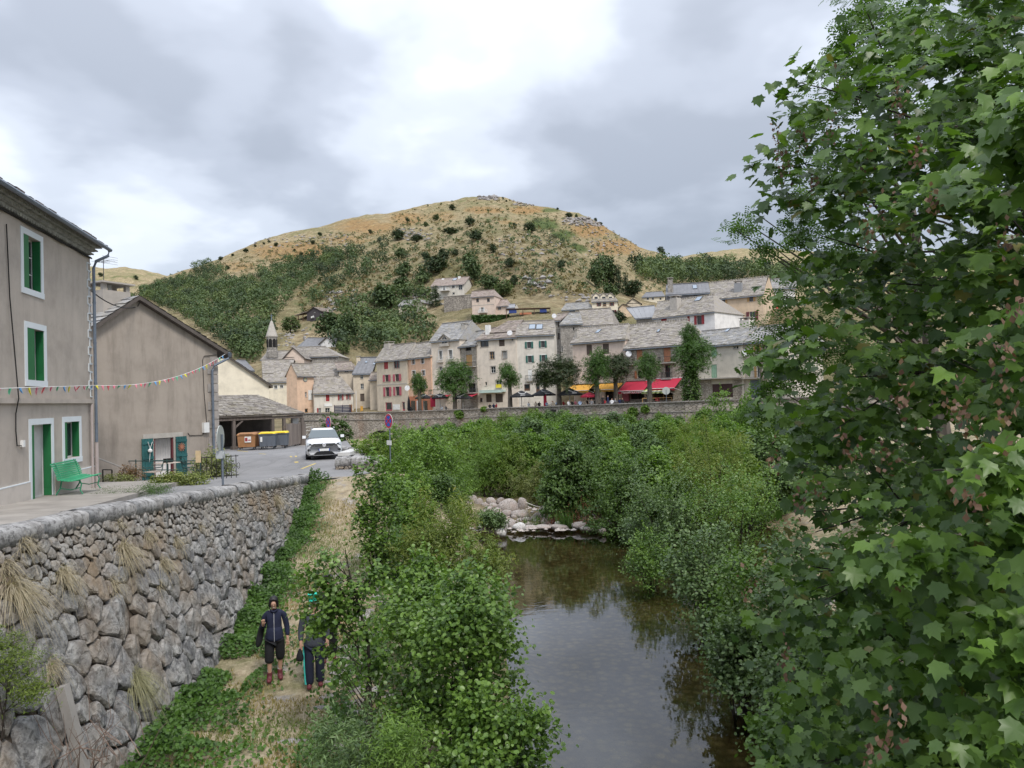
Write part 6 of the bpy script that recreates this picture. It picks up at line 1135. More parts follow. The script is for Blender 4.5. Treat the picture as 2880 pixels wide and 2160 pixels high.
# --- round signs
def sign(name, label, base, h, dia, rz, front=True, plate=None, ground=None, back_only=False, tilt=0):
    r = empty(name, base, rz, label=label, cat='road sign'); mb = MB(); mb.tube([(0, .03, -.3), (0, .03, h+.1)], .03, 8); ob('post', mb.me('post', ZINC), r); R0 = dia/2
    mb = MB(); V = []; mb.lathe([(R0, 0), (R0, .02)], 28); dsc = mb.me('disc', plain('sign_back', (.42, .44, .42), .5, .1, 2, 0, metal=.2)); d = ob('disc', dsc, r, loc=(0, 0, h), rot=(math.pi/2, 0, 0))
    if front:
        mb = MB(); mb.lathe([(R0*.99, .021), (R0*.99, .024)], 28); ob('rim', mb.me('rim', WHITE), d); mb = MB(); mb.lathe([(R0*.95, .0245), (R0*.95, .027)], 28); ob('red_ring', mb.me('red_ring', paintm('sign_red', (.5, .02, .03))), d)
        mb = MB(); mb.lathe([(R0*.72, .0275), (R0*.72, .03)], 28); ob('blue_disc', mb.me('blue_disc', paintm('sign_blue', (.02, .10, .45))), d); mb = MB()
        for s_ in (-1, 1): mb.bar((-.68*R0, -s_*.68*R0*.72, .0315), (.68*R0, s_*.68*R0*.72, .0315), R0*.17, .003, up=(0, 0, 1))
        ob('red_cross', mb.me('red_cross', MT['sign_red']), d)
    else:
        mb = MB(); mb.bar((-R0*.9, -.3*R0, .03), (R0*.9, -.3*R0, .03), .03); mb.bar((-R0*.9, .45*R0, .03), (R0*.9, .45*R0, .03), .03); ob('bracket', mb.me('bracket', ZINC), d)
    if plate: mb = MB(); mb.box((-.2, -.03, h-R0-plate-.22), (.2, -.01, h-R0-plate)); ob('plate', mb.me('plate', WHITE), r)
    return r
p = W(*B6(585, 455), 46); sign('no_parking_sign', 'round red and blue no-stopping sign turned edge-on behind the white car', (p.x, 46, -3.05), 3.05-.0+W(*B6(587, 332), 46).z, .8, math.radians(-53))
p = W(*B6(1762, 600), 34.5); zc_ = W(*B6(1762, 305), 34.5).z; sign('no_parking_sign', 'round red and blue no-stopping sign with a small white plate above the river shrubs', (p.x, 34.5, -3.6), 3.6+zc_, .70, math.radians(-50), plate=.55)
p = W(*B2(2125, 240), 19.8); s_ = sign('round_sign', 'back of a round road sign on a grey post just behind the near wall', (p.x, 19.8, -2.6), 2.6+p.z, .68, math.radians(276), front=False); 
mb = MB(); mb.box((-.1, -.1, 1.22), (.1, .06, 1.42)); mb.tube([(0, -.12, 1.3), (0, .08, 1.3)], .09, 10); ob('clamp_box', mb.me('clamp_box', plain('grey_box', (.4, .42, .43), .6)), s_)
p = W(*B5(1590, 290), 91.5); sign('round_sign', 'grey back of a round sign standing on the promenade before the striped awning', (p.x, 91.5, -2.1), 2.1+p.z, .95, math.pi, front=False, plate=None)
# --- bunting
bu = empty('bunting', W(*Z1(448, 975), 24.2), label='string of small pastel triangular flags slung across both left houses', cat='bunting'); A = W(*Z1(-60, 985), 13.5); Bq = W(*Z1(448, 968), 25.0); Cq = W(*Z1(1050, 822), 36.0); bi = -bu.location; PTS = []
for a, b_, n_ in ((A, Bq, 16), (Bq, Cq, 30)):
    sag = .0 if b_ is Bq else .45
    for i in range(n_): f = i/n_; PTS.append(a.lerp(b_, f)+Vector((0, 0, -sag*4*f*(1-f))))
PTS.append(Cq); mb = MB(); mb.tube([p+bi for p in PTS], .008, 4); ob('cord', mb.me('cord', WHITE), bu); COL = [paintm('flag_%s' % n, c, .8) for n, c in (('pink', (.65, .17, .24)), ('green', (.10, .48, .25)), ('blue', (.12, .33, .62)), ('yellow', (.72, .64, .05)), ('light_pink', (.70, .25, .30)), ('red', (.65, .12, .13)))]
k = 0; 
for i in range(1, len(PTS)-1):
    p = PTS[i]+bi; d = (PTS[i+1]-PTS[i]).normalized(); w_ = .085; dp = Vector((rng.uniform(-.07, .07), rng.uniform(-.1, .1), -.2*rng.uniform(.6, 1))) ; n = d.cross(Vector((0, 0, 1)))*.01
    me = mesh('flag', [p-d*w_, p+d*w_, p+dp, p-d*w_+n, p+d*w_+n, p+dp+n, p+dp*.5+d*.02-n*3], [(0, 1, 6), (1, 2, 6), (2, 0, 6), (5, 4, 3)], COL[k % 6]); ob('flag', me, bu); k += 1
# overhead cable between houses
mb = MB(); a, b_ = W(*Z1(428, 530), 25.7), W(*Z1(640, 602), 33.0); mb.tube([a.lerp(b_, f)-a+Vector((0, 0, -.25*4*f*(1-f))) for f in np.linspace(0, 1, 9)], .022, 5); ob('overhead_cable', mb.me('overhead_cable', CABLE), loc=a, label='thick black overhead cable from the street house corner to the gable house', cat='cable')
# ================================================================== VEGETATION
vr = np.random.default_rng(21)
L_MAP = leafmat('maple_leaf', (.036, .085, .016), (.13, .24, .04), .30, .42, (.16, .15, .03)); L_ASH = leafmat('ash_leaf', (.035, .085, .016), (.10, .20, .035), .4, .5)
L_ALD = leafmat('alder_leaf', (.036, .09, .018), (.14, .25, .05), .28, .40); L_GRY = leafmat('grey_green_leaf', (.036, .078, .028), (.13, .21, .085), .25, .45); L_WIL = leafmat('willow_leaf', (.07, .12, .025), (.20, .26, .07), .4, .55, (.32, .22, .06))
L_THK = leafmat('thicket_leaf', (.05, .11, .02), (.16, .28, .055), .35, .5); L_THD = leafmat('thicket_dark_leaf', (.028, .068, .018), (.095, .17, .042), .3, .5); L_THY = leafmat('thicket_light_leaf', (.07, .13, .025), (.17, .26, .05), .4, .55)
L_PLA = leafmat('plane_leaf', (.028, .075, .018), (.08, .17, .032), .35, .5); L_PLD = leafmat('dark_plane_leaf', (.020, .038, .016), (.055, .085, .030), .25, .5)
L_HIL = leafmat('hill_leaf', (.034, .068, .030), (.10, .155, .065), .15, .7); L_HID = leafmat('hill_dark_leaf', (.018, .038, .020), (.055, .090, .038), .12, .7); L_HIY = leafmat('hill_light_leaf', (.05, .09, .035), (.135, .19, .075), .15, .7)
GRS = leafmat('dry_grass', (.23, .19, .14), (.50, .46, .40), .3, .7); GRG = leafmat('green_grass', (.05, .09, .02), (.17, .24, .06), .3, .6); WEED = leafmat('weed_leaf', (.02, .055, .012), (.09, .19, .035), .35, .5)
def tree(name, label, cat, base, foliage, trunk, scale=1, rot=0, group=None, fname='foliage', tname='trunk'):
    r = empty(name, base, rot, label=label, cat=cat, group=group); r.scale = scale if hasattr(scale, '__len__') else (scale,)*3
    kid(fname, foliage, r)
    if trunk: kid(tname, trunk, r)
    return r
# ---- thicket in the river bed
TH = []
for i, (mt, T) in enumerate(((L_THK, T_Q), (L_THD, T_Q), (L_THY, T_N), (L_GRY, T_Q), (L_THK, T_W))):
    bl = [(0, 0, .95, .85, .85, .85), (.45, .2, .7, .55, .5, .6), (-.45, -.1, .75, .55, .5, .6), (.1, -.4, .6, .6, .5, .6), (.1, .1, 1.5, .45, .45, .45), (-.25, .2, 1.35, .35, .35, .45)]
    me, c_ = crown_mesh('foliage', vr, bl, 420, 26 if i != 4 else 12, .085 if i != 2 else .12, T, mt, spread=.085, shell=.5); tm_ = limbs(vr, (0, 0, -.1), c_, 9, .04, BARKD, 'stems', .35, 3); TH.append((me, tm_))
def topv(u): return np.interp(u, [340, 360, 385, 400, 430, 470, 520, 560, 600, 640, 680, 720, 760, 900], [450, 442, 438, 430, 424, 417, 415, 411, 413, 416, 414, 406, 402, 400])
nth = 0
for Y, dv, u0, u1, st in ((98, -1, 400, 600, 17), (88, 0, 420, 690, 17), (78, 1, 370, 820, 19), (69, 3, 360, 860, 22), (61, 7, 350, 860, 25), (54, 12, 385, 860, 29), (49, 20, 395, 500, 28), (48, 18, 545, 860, 30), (43, 30, 560, 640, 28), (44, 34, 400, 450, 26), (40, 24, 640, 800, 34)):
    u = u0+vr.uniform(0, 10)
    while u < u1:
        yy = Y+vr.uniform(-3, 3); k_, _ = kt(u, 400)
        if yy < np.interp(k_, PWk, PWy)-3:
            vt = topv(u)+dv+vr.uniform(-4, 9); zt_ = W(u, vt, yy).z; zb_ = float(zbank(np.array(k_*yy), np.array(yy)))-.2; h = zt_-zb_
            if h > 1.2:
                i = int(vr.choice([0, 0, 1, 2, 3, 4, 0])); s_ = h/1.92; wd = s_*vr.uniform(.75, 1.0)
                lb_ = '%s shrub %s the thicket below the promenade wall, %s' % (('bushy green', 'dark green', 'light yellow-green', 'grey-green', 'mid-green broad-leaved')[i], 'at the back of' if Y > 75 else 'in the middle of' if Y > 53 else 'along the front of', 'left of centre' if u < 470 else 'in the centre' if u < 570 else 'right of centre' if u < 680 else 'far right')
                tree('river_shrub', lb_, 'shrub', (k_*yy, yy, zb_), TH[i][0], TH[i][1], (wd, wd, s_), float(vr.uniform(0, 6.28)), lb_, tname='stems'); nth += 1
        u += st*vr.uniform(.8, 1.2)
# ---- individual near shrubs
def shrub(label, u, v, Y, rx, rz, mat, T, n, lsz, cat='shrub', name='river_shrub', zb=None, group=None, spread=.16, ry=None, blobs=None, shell=.55, stems=4, flat=.6):
    c = W(u, v, Y); RX, RZ = rx*Y/740, rz*Y/740; RY = ry or RX; zb = float(zbank(np.array(c.x), np.array(c.y)))-.15 if zb is None else zb; o_ = Vector((c.x, c.y, zb)); cz = c.z-zb
    bl = blobs or [(0, 0, cz-.1*RZ, RX*.55, RY*.55, RZ*.7)]+[(RX*.62*math.cos(a_)*vr.uniform(.6, 1.1), RY*.6*math.sin(a_), cz+RZ*vr.uniform(-.75, .5), RX*vr.uniform(.22, .42), RY*.35, RZ*vr.uniform(.25, .42)) for a_ in np.linspace(0, 6.28, 14)]+[(RX*vr.uniform(-.6, .6), RY*vr.uniform(-.4, .4), cz+RZ*vr.uniform(.5, .8), RX*.2, RY*.2, RZ*vr.uniform(.22, .4)) for _ in range(5)]
    p, nr, ti, cc = crown_pts(vr, bl, max(40, n//24), 20, spread=spread, shell=shell, flat=flat, zmin=.1); ns = max(25, n//90); st_ = cc[vr.choice(len(cc), ns)]; cen = np.array([0, 0, cz-.3*RZ]); sd2 = unit(unit(st_-cen)*.8+np.array([0, 0, .55])+vr.normal(size=(ns, 3))*.3); ln_ = vr.uniform(.25, .6, ns)*(.6+.25*RZ); ml = 16
    ff = np.tile(np.linspace(.05, 1, ml), ns); ps = np.repeat(st_, ml, 0)+np.repeat(sd2, ml, 0)*(ff*np.repeat(ln_, ml))[:, None]+vr.normal(size=(ns*ml, 3))*lsz*.35; ps[:, 2] = np.maximum(ps[:, 2], .1); p = np.concatenate([p, ps]); nr = np.concatenate([nr, np.array([0, -.2, .7])+vr.normal(size=ps.shape)*.6]); ti = np.concatenate([ti, np.clip(.45+.4*ff+vr.normal(size=len(ps))*.15, 0, .97)])
    V_, F_, m_ = leaves(vr, p, nr, lsz, T); me = mesh('foliage', V_, F_, mat, np.repeat(ti, m_)); tk = limbs(vr, (0, 0, -.2), cc, 16, .035*math.sqrt(RZ), BARKD, 'stems', .3, stems)
    return tree(name, label, cat, o_, me, tk, group=group, tname='stems')
G1 = 'shrubs overhanging the right bank of the pool'
RL = ['dark shrub on the right bank next to the boulder bar', 'grey-green shrub at the far right corner of the pool', 'dark shrub behind the boulder bar, right of the olive willow', 'low bush touching the water at the far right of the pool', 'tall green shrub on the right bank beside the yellow-green willow', 'grey-green bush halfway along the right edge of the pool', 'fresh green bush right of the pool, just beside the maple leaves', 'grey-green bush overhanging the middle of the right pool edge', 'large grey-green bush at the near right edge of the pool', 'green alder twigs low at the bottom right of the pool', 'grey-green bush glimpsed through the maple leaves, middle height', 'green bush behind the lowest maple leaves', 'green bush far behind the maple at mid height', 'dark bush behind the maple near the promenade level', 'grey-green bush at the bottom right behind the maple']
for (u, v, Y, rx, rz, mt, T, n, ls) in ((618, 497, 37, 44, 48, L_THD, T_Q, 9000, .12), (660, 515, 31, 44, 50, L_GRY, T_Q, 9000, .10), (590, 470, 43, 30, 40, L_THD, T_Q, 5000, .13), (650, 555, 27, 30, 26, L_ALD, T_Q, 4500, .09),
        (735, 520, 26, 62, 62, L_ALD, T_Q, 9000, .09), (705, 575, 21.5, 48, 48, L_GRY, T_R, 8000, .085), (764, 615, 17, 58, 62, L_ALD, T_R, 8000, .08), (742, 655, 16, 42, 46, L_GRY, T_R, 6500, .08), (806, 690, 12.5, 58, 62, L_GRY, T_R, 7000, .075),
        (800, 745, 11.2, 46, 40, L_ALD, T_R, 4500, .075), (820, 610, 15, 75, 80, L_GRY, T_R, 6500, .08), (860, 700, 11.5, 85, 90, L_ALD, T_R, 5500, .075), (940, 560, 16, 90, 90, L_ALD, T_Q, 6000, .09), (870, 480, 24, 90, 70, L_THD, T_Q, 7000, .11), (960, 690, 10.5, 90, 110, L_GRY, T_Q, 5000, .085)):
    shrub(RL.pop(0), u, v, Y, rx, rz, mt, T, n, ls, group=G1)
shrub('yellow-green feathery willow bush on the right bank, left of the maple branches', 712, 468, 33, 52, 48, L_WIL, T_N, 9000, .17)
shrub('tall bright green bush rising beside the wall at the right end of the promenade', 735, 420, 60, 34, 30, L_THK, T_Q, 6000, .16)
shrub('dark dense bush on the left bank just right of the sandy path', 432, 470, 33, 40, 46, L_THK, T_Q, 9000, .12)
shrub('dark green bush behind the low wall, under the second no-stopping sign', 402, 455, 39, 34, 28, L_THK, T_Q, 6000, .12)
shrub('pale green bush beside the low wall and the sign plate', 372, 448, 37, 22, 18, L_THY, T_Q, 2500, .11, zb=-4.2)
shrub('leafy alder bush filling the bank left of the large thicket', 402, 492, 27, 34, 40, L_THK, T_Q, 7000, .11)
shrub('small dark bush above the yellow willow on the left bank', 428, 505, 29, 30, 34, L_THD, T_Q, 6000, .11)
shrub('low yellow-green willow sprouts left of the boulder pile', 455, 512, 30, 22, 20, L_WIL, T_N, 4000, .15)
for q_ in ((413, 522, 25, 26, 30, 'just behind the yellow willow'), (443, 498, 34, 30, 24, 'closest to the boulders')): shrub('bright green bush filling the left bank, '+q_[5], *q_[:5], L_THK, T_Q, 5000, .11)
shrub('slim dark alder with thin stems rising between the path and the pool', 378, 515, 20, 24, 62, L_ALD, T_R, 3800, .085)
shrub('feathery yellow-green willow with dry tips on the left bank of the pool', 437, 545, 20, 42, 48, L_WIL, T_N, 8500, .15)
shrub('yellowish willow scrub sloping to the water near the boulders', 482, 562, 21, 26, 24, L_WIL, T_N, 4500, .14)
shrub('large round-leaved alder in the foreground between path and pool', 455, 655, 12.2, 84, 96, L_ALD, T_R, 15000, .072, blobs=None, spread=.15)
shrub('low dark alder foliage at the bottom edge of the pool in the foreground', 490, 745, 10.4, 62, 52, L_ALD, T_R, 8000, .07)
shrub('lower left part of the foreground alder clump, over the path edge', 425, 610, 14.5, 46, 62, L_ALD, T_R, 7000, .075)
shrub('thin-leaved grey-green broom at the bottom of the path', 352, 748, 9.6, 48, 34, L_WIL if False else L_GRY, T_N, 5000, .085, name='broom_bush', spread=.12)
shrub('greenish broom stems against the foreground alder', 395, 752, 9.2, 30, 30, L_THK, T_N, 2500, .08, name='broom_bush', spread=.12)
# sapling in front of the walkers
sp_ = W(372, 700, 12.0); bz = -6.0; o_ = Vector((sp_.x, 12.0, bz)); def_ = []
for (u, v, rx, rz) in ((330, 562, 20, 20), (352, 590, 26, 20), (330, 618, 26, 24), (362, 628, 22, 26), (375, 575, 14, 22), (350, 665, 18, 16), (378, 665, 16, 20), (318, 590, 16, 14), (306, 608, 16, 18), (322, 628, 18, 16), (338, 604, 20, 18), (312, 575, 16, 14), (330, 650, 12, 9)):
    c = W(u, v, 12.0)-o_; q = 12/740; def_.append((c.x, c.y, c.z, rx*q, rx*q, rz*q))
me, cc = crown_mesh('foliage', vr, def_, 210, 13, .074, T_R, L_ALD, spread=.09, shell=.3); mb = MB(); tp = W(350, 575, 12)-o_; mb.tube([(0, 0, -.3), tuple(W(368, 640, 12)-o_), tuple(tp), tuple(W(345, 550, 12)-o_)], [.035, .026, .015, .006], 6)
for q in cc[::5]: q = Vector(q); b0 = Vector((0, 0, -.3)).lerp(tp, min(1, max(.3, (q.z)/tp.z-.15))); mb.tube([b0, q], [.010, .004], 4)
tree('sapling', 'young alder sapling standing in front of the two half-hidden walkers', 'sapling', o_, me, mb.me('trunk', BARKD))
# ---- maple on the right
lb = lambda v: np.interp(v, [-80, 0, 60, 105, 170, 205, 250, 300, 345, 385, 430, 470, 520, 556, 600, 650, 700, 768, 850], [880, 868, 812, 766, 766, 790, 802, 800, 792, 768, 762, 782, 800, 765, 775, 800, 790, 775, 775])
BL = []; 
for v in range(-60, 850, 52):
    u = lb(v)+34
    while u < 1120:
        d = (u-lb(v))/300; Y = float(np.clip(8.4-3.8*d+vr.uniform(-.9, 1.3)-(.7 if v > 500 else 0), 4.2, 9.5)); c = W(u+vr.uniform(-14, 14), v+vr.uniform(-14, 14), Y); q = Y/740
        if vr.uniform() < (.95 if v > 80 else .86): BL.append((c.x, c.y, c.z, 46*q*vr.uniform(.85, 1.25), 52*q, 34*q*vr.uniform(.8, 1.2)))
        if vr.uniform() < .95 and u > lb(v)+34: Y2 = Y+vr.uniform(1.2, 2.6); c = W(u+vr.uniform(-20, 20), v+vr.uniform(-20, 20), Y2); q = Y2/740; BL.append((c.x, c.y, c.z, 50*q, 55*q, 38*q))
        u += 56*vr.uniform(.85, 1.25)
BL = np.array(BL); mo = Vector((8.0, 10.2, -5.2)); P_, NR, TI = [], [], []
for b_ in BL:
    n = int(100+24*vr.uniform()); nc = 11; cs = unit(vr.normal(size=(nc, 3)))*np.array(b_[3:])*vr.uniform(.35, 1, (nc, 1))+b_[:3]; ci = vr.integers(0, nc, n); off = vr.normal(size=(n, 3))*np.array([.15, .15, .05]); off[:, 2] -= (off[:, 0]**2+off[:, 1]**2)*1.2
    P_.append(cs[ci]+off); NR.append(np.stack([-.22+0*ci, -.40+0*ci, .85+0*ci], -1)+vr.normal(size=(n, 3))*.40); TI.append(np.clip(.15*(off[:, 2]/.055)+.5+vr.normal(size=n)*.22, 0, .93))
P_ = np.concatenate(P_); NR = np.concatenate(NR); TI = np.concatenate(TI); q = vr.uniform(size=len(TI)); TI = np.where(q > .985, 1.0, TI)
uu, vv = proj(P_); dist = np.linalg.norm(P_, axis=1); near = np.argsort(dist+np.where((uu < -5) | (uu > 1030) | (vv < -10) | (vv > 775), 99, 0))[:300]; msk = np.ones(len(P_), bool); msk[near] = False; msk &= P_[:, 1] > 1.2
mr = empty('maple_tree', mo, label='big sycamore maple filling the right side with broad lobed leaves and brown seed wings', cat='tree')
tdir = np.array([-.35, -.35, -.55])
V_, F_, m_ = leaves(vr, P_[msk]-np.array(mo), NR[msk], .135, T_M, tdir); fo = ob('foliage', mesh('foliage', V_, F_, L_MAP, np.repeat(TI[msk], m_)), mr, kind='stuff')
ML = []
for k in range(4):
    P, F = T_M; me = mesh('leaf', P*np.array([1, 1, 1+.4*k]), F, L_MAP, np.full(len(F), .2+.22*k)); ML.append(me)
for i in near:
    n = Vector(NR[i]).normalized(); t_ = Vector(tdir)+Vector(vr.normal(size=3))*.35; t_ = (t_-n*t_.dot(n)).normalized(); b_ = t_.cross(n); s_ = float(.128*vr.uniform(.7, 1.25)); M = Matrix((b_, t_, n)).transposed().to_4x4(); M = Matrix.Translation(Vector(P_[i])-mo) @ M @ Matrix.Scale(s_, 4)
    o_ = ob('leaf', ML[int(np.clip(TI[i]*4, 0, 3))], mr); o_.matrix_local = M
mb = MB(); mb.tube([(0, 0, -.3), (.05, 0, 2), (.1, .1, 4.5), (.2, 0, 8), (.3, .2, 11)], [.27, .24, .21, .16, .09], 10)
lc = BL[vr.choice(len(BL), 40, replace=False)]
for b_ in lc:
    e = Vector(b_[:3])-mo; z0 = float(np.clip(e.z-.9, 1.2, 9)); s0 = Vector((.1, .05, z0)); m1 = s0.lerp(e, .5)+Vector((0, 0, .25)); m1 += Vector(vr.normal(size=3))*.25; mb.tube([s0, s0.lerp(m1, .5)+Vector(vr.normal(size=3))*.12, m1, m1.lerp(e, .5)+Vector(vr.normal(size=3))*.08, e], [.05, .035, .022, .013, .006], 6)
    for _ in range(3): q = e+Vector(vr.normal(size=3))*.3; mb.tube([m1.lerp(e, .6), q], [.014, .005], 4)
ob('trunk', mb.me('trunk', BARKD), mr)
SEED = leafmat('seed_wing', (.075, .038, .03), (.19, .12, .09), .3, .6)
for (u, v, Y) in [(A2(x, y)+(Y,)) for x, y, Y in ((775, 160, 4.2), (975, 175, 4.0), (1190, 200, 3.8), (560, 370, 4.6), (1030, 280, 4.3), (1045, 580, 3.6), (700, 420, 5), (350, 580, 6), (440, 550, 6), (255, 410, 6.5), (150, 920, 6), (640, 1580, 3.6), (740, 1500, 3.7), (300, 1220, 6), (760, 900, 5), (1180, 20, 4))]+[(A1(x, y)+(Y,)) for x, y, Y in ((320, 720, 7.6), (350, 800, 7.6), (420, 650, 7.5), (480, 860, 7.4), (560, 600, 7), (700, 740, 6.4), (600, 380, 7), (740, 1090, 5.6), (1380, 1130, 4.4), (1440, 1440, 4), (880, 470, 6), (1040, 950, 5.2), (300, 620, 7.7), (640, 880, 7), (820, 960, 6), (960, 730, 5.5))]:
    c = W(u, v, Y); n = 22; p_ = vr.normal(size=(n, 3))*np.array([.035, .035, .075]); V_, F_, m_ = leaves(vr, p_, vr.normal(size=(n, 3))+np.array([0, -1, 0]), .042, T_Q, np.array([0, 0, -1.])); ob('seed_cluster', mesh('seed_cluster', V_, F_, SEED, np.repeat(vr.uniform(0, 1, n), m_)), mr, loc=c-mo, kind='stuff')
# ---- ash behind it
AB = []; ao = Vector((8.6, 14.5, -5))
for (u, v, Y, r) in ((848, 38, 12, 26), (838, 62, 12, 22), (862, 12, 12, 34), (905, 18, 11, 44), (900, 62, 11, 40), (870, 88, 11.5, 34), (815, 120, 12, 26), (792, 150, 12, 20), (800, 200, 12, 24), (745, 222, 12.5, 12), (738, 232, 12.5, 9), (757, 214, 12.5, 10), (772, 246, 12.5, 18), (757, 246, 12.5, 9), (800, 232, 12, 24), (798, 270, 12, 26), (785, 296, 12, 18), (770, 330, 12, 16), (800, 320, 12, 26), (762, 352, 12, 14), (800, 372, 12, 30), (772, 386, 12, 18), (760, 410, 12, 18), (812, 430, 12, 32), (950, 120, 12, 50), (980, 30, 12, 50), (840, 160, 12, 40), (835, 260, 12, 36), (850, 350, 12, 40)):
    c = W(u, v, Y)-ao; q = Y/740; AB.append((c.x, c.y, c.z, r*q, r*q, r*q*.85))
me, cc = crown_mesh('foliage', vr, AB, 430, 9, .30, T_A, L_ASH, spread=.13, shell=.2, upb=.2); mb = MB(); mb.tube([(0, 0, -.5), (-.2, 0, 4), (-.6, 0, 8), (-1, 0, 11.5)], [.2, .16, .1, .03], 8)
for b_ in AB: e = Vector(b_[:3]); s0 = Vector((-.2-.05*e.z, 0, max(1.5, e.z-1.8))); m1 = s0.lerp(e, .5)+Vector((0, 0, -.05)); mb.tube([s0, m1, e], [.045, .025, .007], 5)
tree('ash_tree', 'ash tree with feathery compound leaves poking out left of the maple', 'tree', ao, me, mb.me('trunk', BARK))
# ---- dry grass tufts on the near wall
def wallhit(u, v):
    k, tt = kt(u, v); y = -6.9/k
    for _ in range(25): z = tt*y; zf = float(np.interp(y, wfy, wfz))-.25; zt_ = float(np.interp(y, wty, wtz))-.27; h = min(1, max(0, (z-zf)/(zt_-zf))); x = float(np.interp(y, wfy, wfx))*(1-h)+float(np.interp(y, wty, wtx))*h; y = .5*y+.5*x/k
    return Vector((x, y, tt*y))
def blades(n, L0, w_, out, droop, rng, up=.5, spread=.6, root=.05):
    V = []; F = []; T = []
    for i in range(n):
        l = L0*rng.uniform(.55, 1.15); d = Vector(out)+Vector(rng.normal(size=3))*spread+Vector((0, 0, up)); d.normalize(); p = Vector(rng.normal(size=3))*root; sd_ = d.cross(Vector((0, 0, 1))).normalized()*w_; b = len(V)
        for j in range(5):
            f = j/4; q = p+d*l*f+Vector((0, 0, -droop*l*f*f*1.2)); ww = sd_*(1-f*.9); V += [q-ww, q+ww]
        for j in range(4): F.append((b+2*j, b+2*j+1, b+2*j+3, b+2*j+2)); T.append(float(np.clip(rng.normal()*.22+.5, 0, 1)))
    return V, F, T
tufts = [(60, 690, .75, 420, GRS, 'largest dry grass clump hanging at the left edge of the near wall'), (330, 610, .5, 260, GRS, None), (660, 480, .62, 340, GRS, 'wide dry grass clump high on the middle of the near wall'), (600, 650, .35, 120, GRS, None), (875, 545, .45, 200, GRS, None), (850, 655, .28, 90, GRS, None), (250, 1095, .38, 200, GRS, 'bleached grass clump beside the concrete pilaster'), (710, 1180, .66, 420, leafmat('greenish_grass', (.18, .18, .11), (.40, .40, .28), .3, .7), 'fountain-shaped pale green grass clump low on the near wall'), (1265, 245, .3, 90, GRS, None), (1490, 200, .5, 200, GRS, 'long bleached grass hanging near the far end of the near wall'), (1450, 290, .4, 130, GRS, None), (1590, 110, .25, 80, GRS, None), (120, 430, .4, 130, GRS, None), (950, 430, .4, 130, GRS, None), (790, 395, .35, 110, GRS, None), (640, 340, .2, 70, GRS, None), (1080, 350, .25, 60, GRS, None), (20, 560, .4, 120, GRS, None)]
for x, y, l, n, mt, lab in tufts:
    p = wallhit(*Z5(x, y)); V, F, T = blades(n, l, .0045, (.75, -.1, 0), .75, vr); ob('grass_tuft', mesh('grass_tuft', V, F, mt, T), loc=p, label=lab or (q_ := '%s tuft of dry straw-coloured grass %s on the %s part of the near wall' % ('small' if l < .36 else 'larger', 'high' if y < 400 else 'midway', 'left' if x < 500 else 'middle' if x < 1000 else 'far')), cat='grass tuft', group=None if lab else q_)
# juniper-like shrub and brambles, lower left
p = W(18, 665, 9.4); me, cc = crown_mesh('foliage', vr, [(0, 0, 0, .36, .3, .42), (.1, .1, -.35, .3, .25, .25), (-.25, 0, .2, .3, .3, .35)], 170, 26, .055, T_N, leafmat('heather_leaf', (.06, .11, .02), (.18, .25, .05), .3, .6), spread=.07, shell=.2); tree('heath_shrub', 'soft yellow-green heath bush growing from the wall at the bottom left corner', 'shrub', p, me, limbs(vr, (-.2, 0, -.9), cc, 9, .012, BARKD, 'stems', .3, 3), tname='stems')
mb = MB(); p = W(70, 730, 9.9)
for i in range(46): a = Vector((vr.uniform(-.7, .9), vr.uniform(-.3, .5), vr.uniform(-.8, -.2))); e = a+Vector((vr.uniform(-.5, .5), vr.uniform(-.3, .2), vr.uniform(.1, .9))); mb.tube([a, a.lerp(e, .5)+Vector(vr.normal(size=3))*.1, e], [.007, .005, .002], 4, float(vr.uniform()))
ob('bramble', mb.me('bramble', plain('dry_stem', (.16, .11, .085), .9, .4, 8, 0, tint=.4)), loc=p, label='tangle of dry brown bramble stems at the foot of the near wall', cat='bramble')
# ---- weeds along the wall foot, grass on the path
yy = vr.uniform(9, 27.5, 24000); xf = np.interp(yy, wfy, wfx); dn = vnoise(yy*.5, yy*0+3, 5); w_ = (.35+1.1*dn)*np.interp(yy, [9, 13, 22, 28], [1.4, 1.2, .8, .5]); xx = xf-.05+np.abs(vr.normal(size=len(yy)))*w_*.6; clump = vnoise(xx*1.6, yy*1.6, 12); hh = np.clip(clump*1.4-.3, 0, 1)*.62*np.exp(-((xx-xf)/1.1)**2)*vr.uniform(.2, 1, len(yy))
keep = clump > .27; y2 = vr.uniform(9, 27, 9000); x2 = np.interp(y2, [9, 20, 28], [-2.9, -3.3, -4.3])+vr.normal(size=9000)*.35; k2 = vnoise(x2*1.4, y2*1.4, 44) > .38; xx, yy, hh = np.concatenate([xx[keep], x2[k2]]), np.concatenate([yy[keep], y2[k2]]), np.concatenate([hh[keep], vr.uniform(0, .3, k2.sum())]); P_ = np.stack([xx, yy, zbank(xx, yy)+.03+hh], -1); V_, F_, m_ = leaves(vr, P_, vr.normal(size=P_.shape)*.5+np.array([.2, -.4, .7]), .085, T_Q); ob('wall_foot_weeds', mesh('wall_foot_weeds', V_, F_, WEED, np.repeat(np.clip(vnoise(P_[:, 0]*3, P_[:, 1]*3, 4)*.6+vr.uniform(0, .4, len(P_)), 0, 1), m_)), kind='stuff')
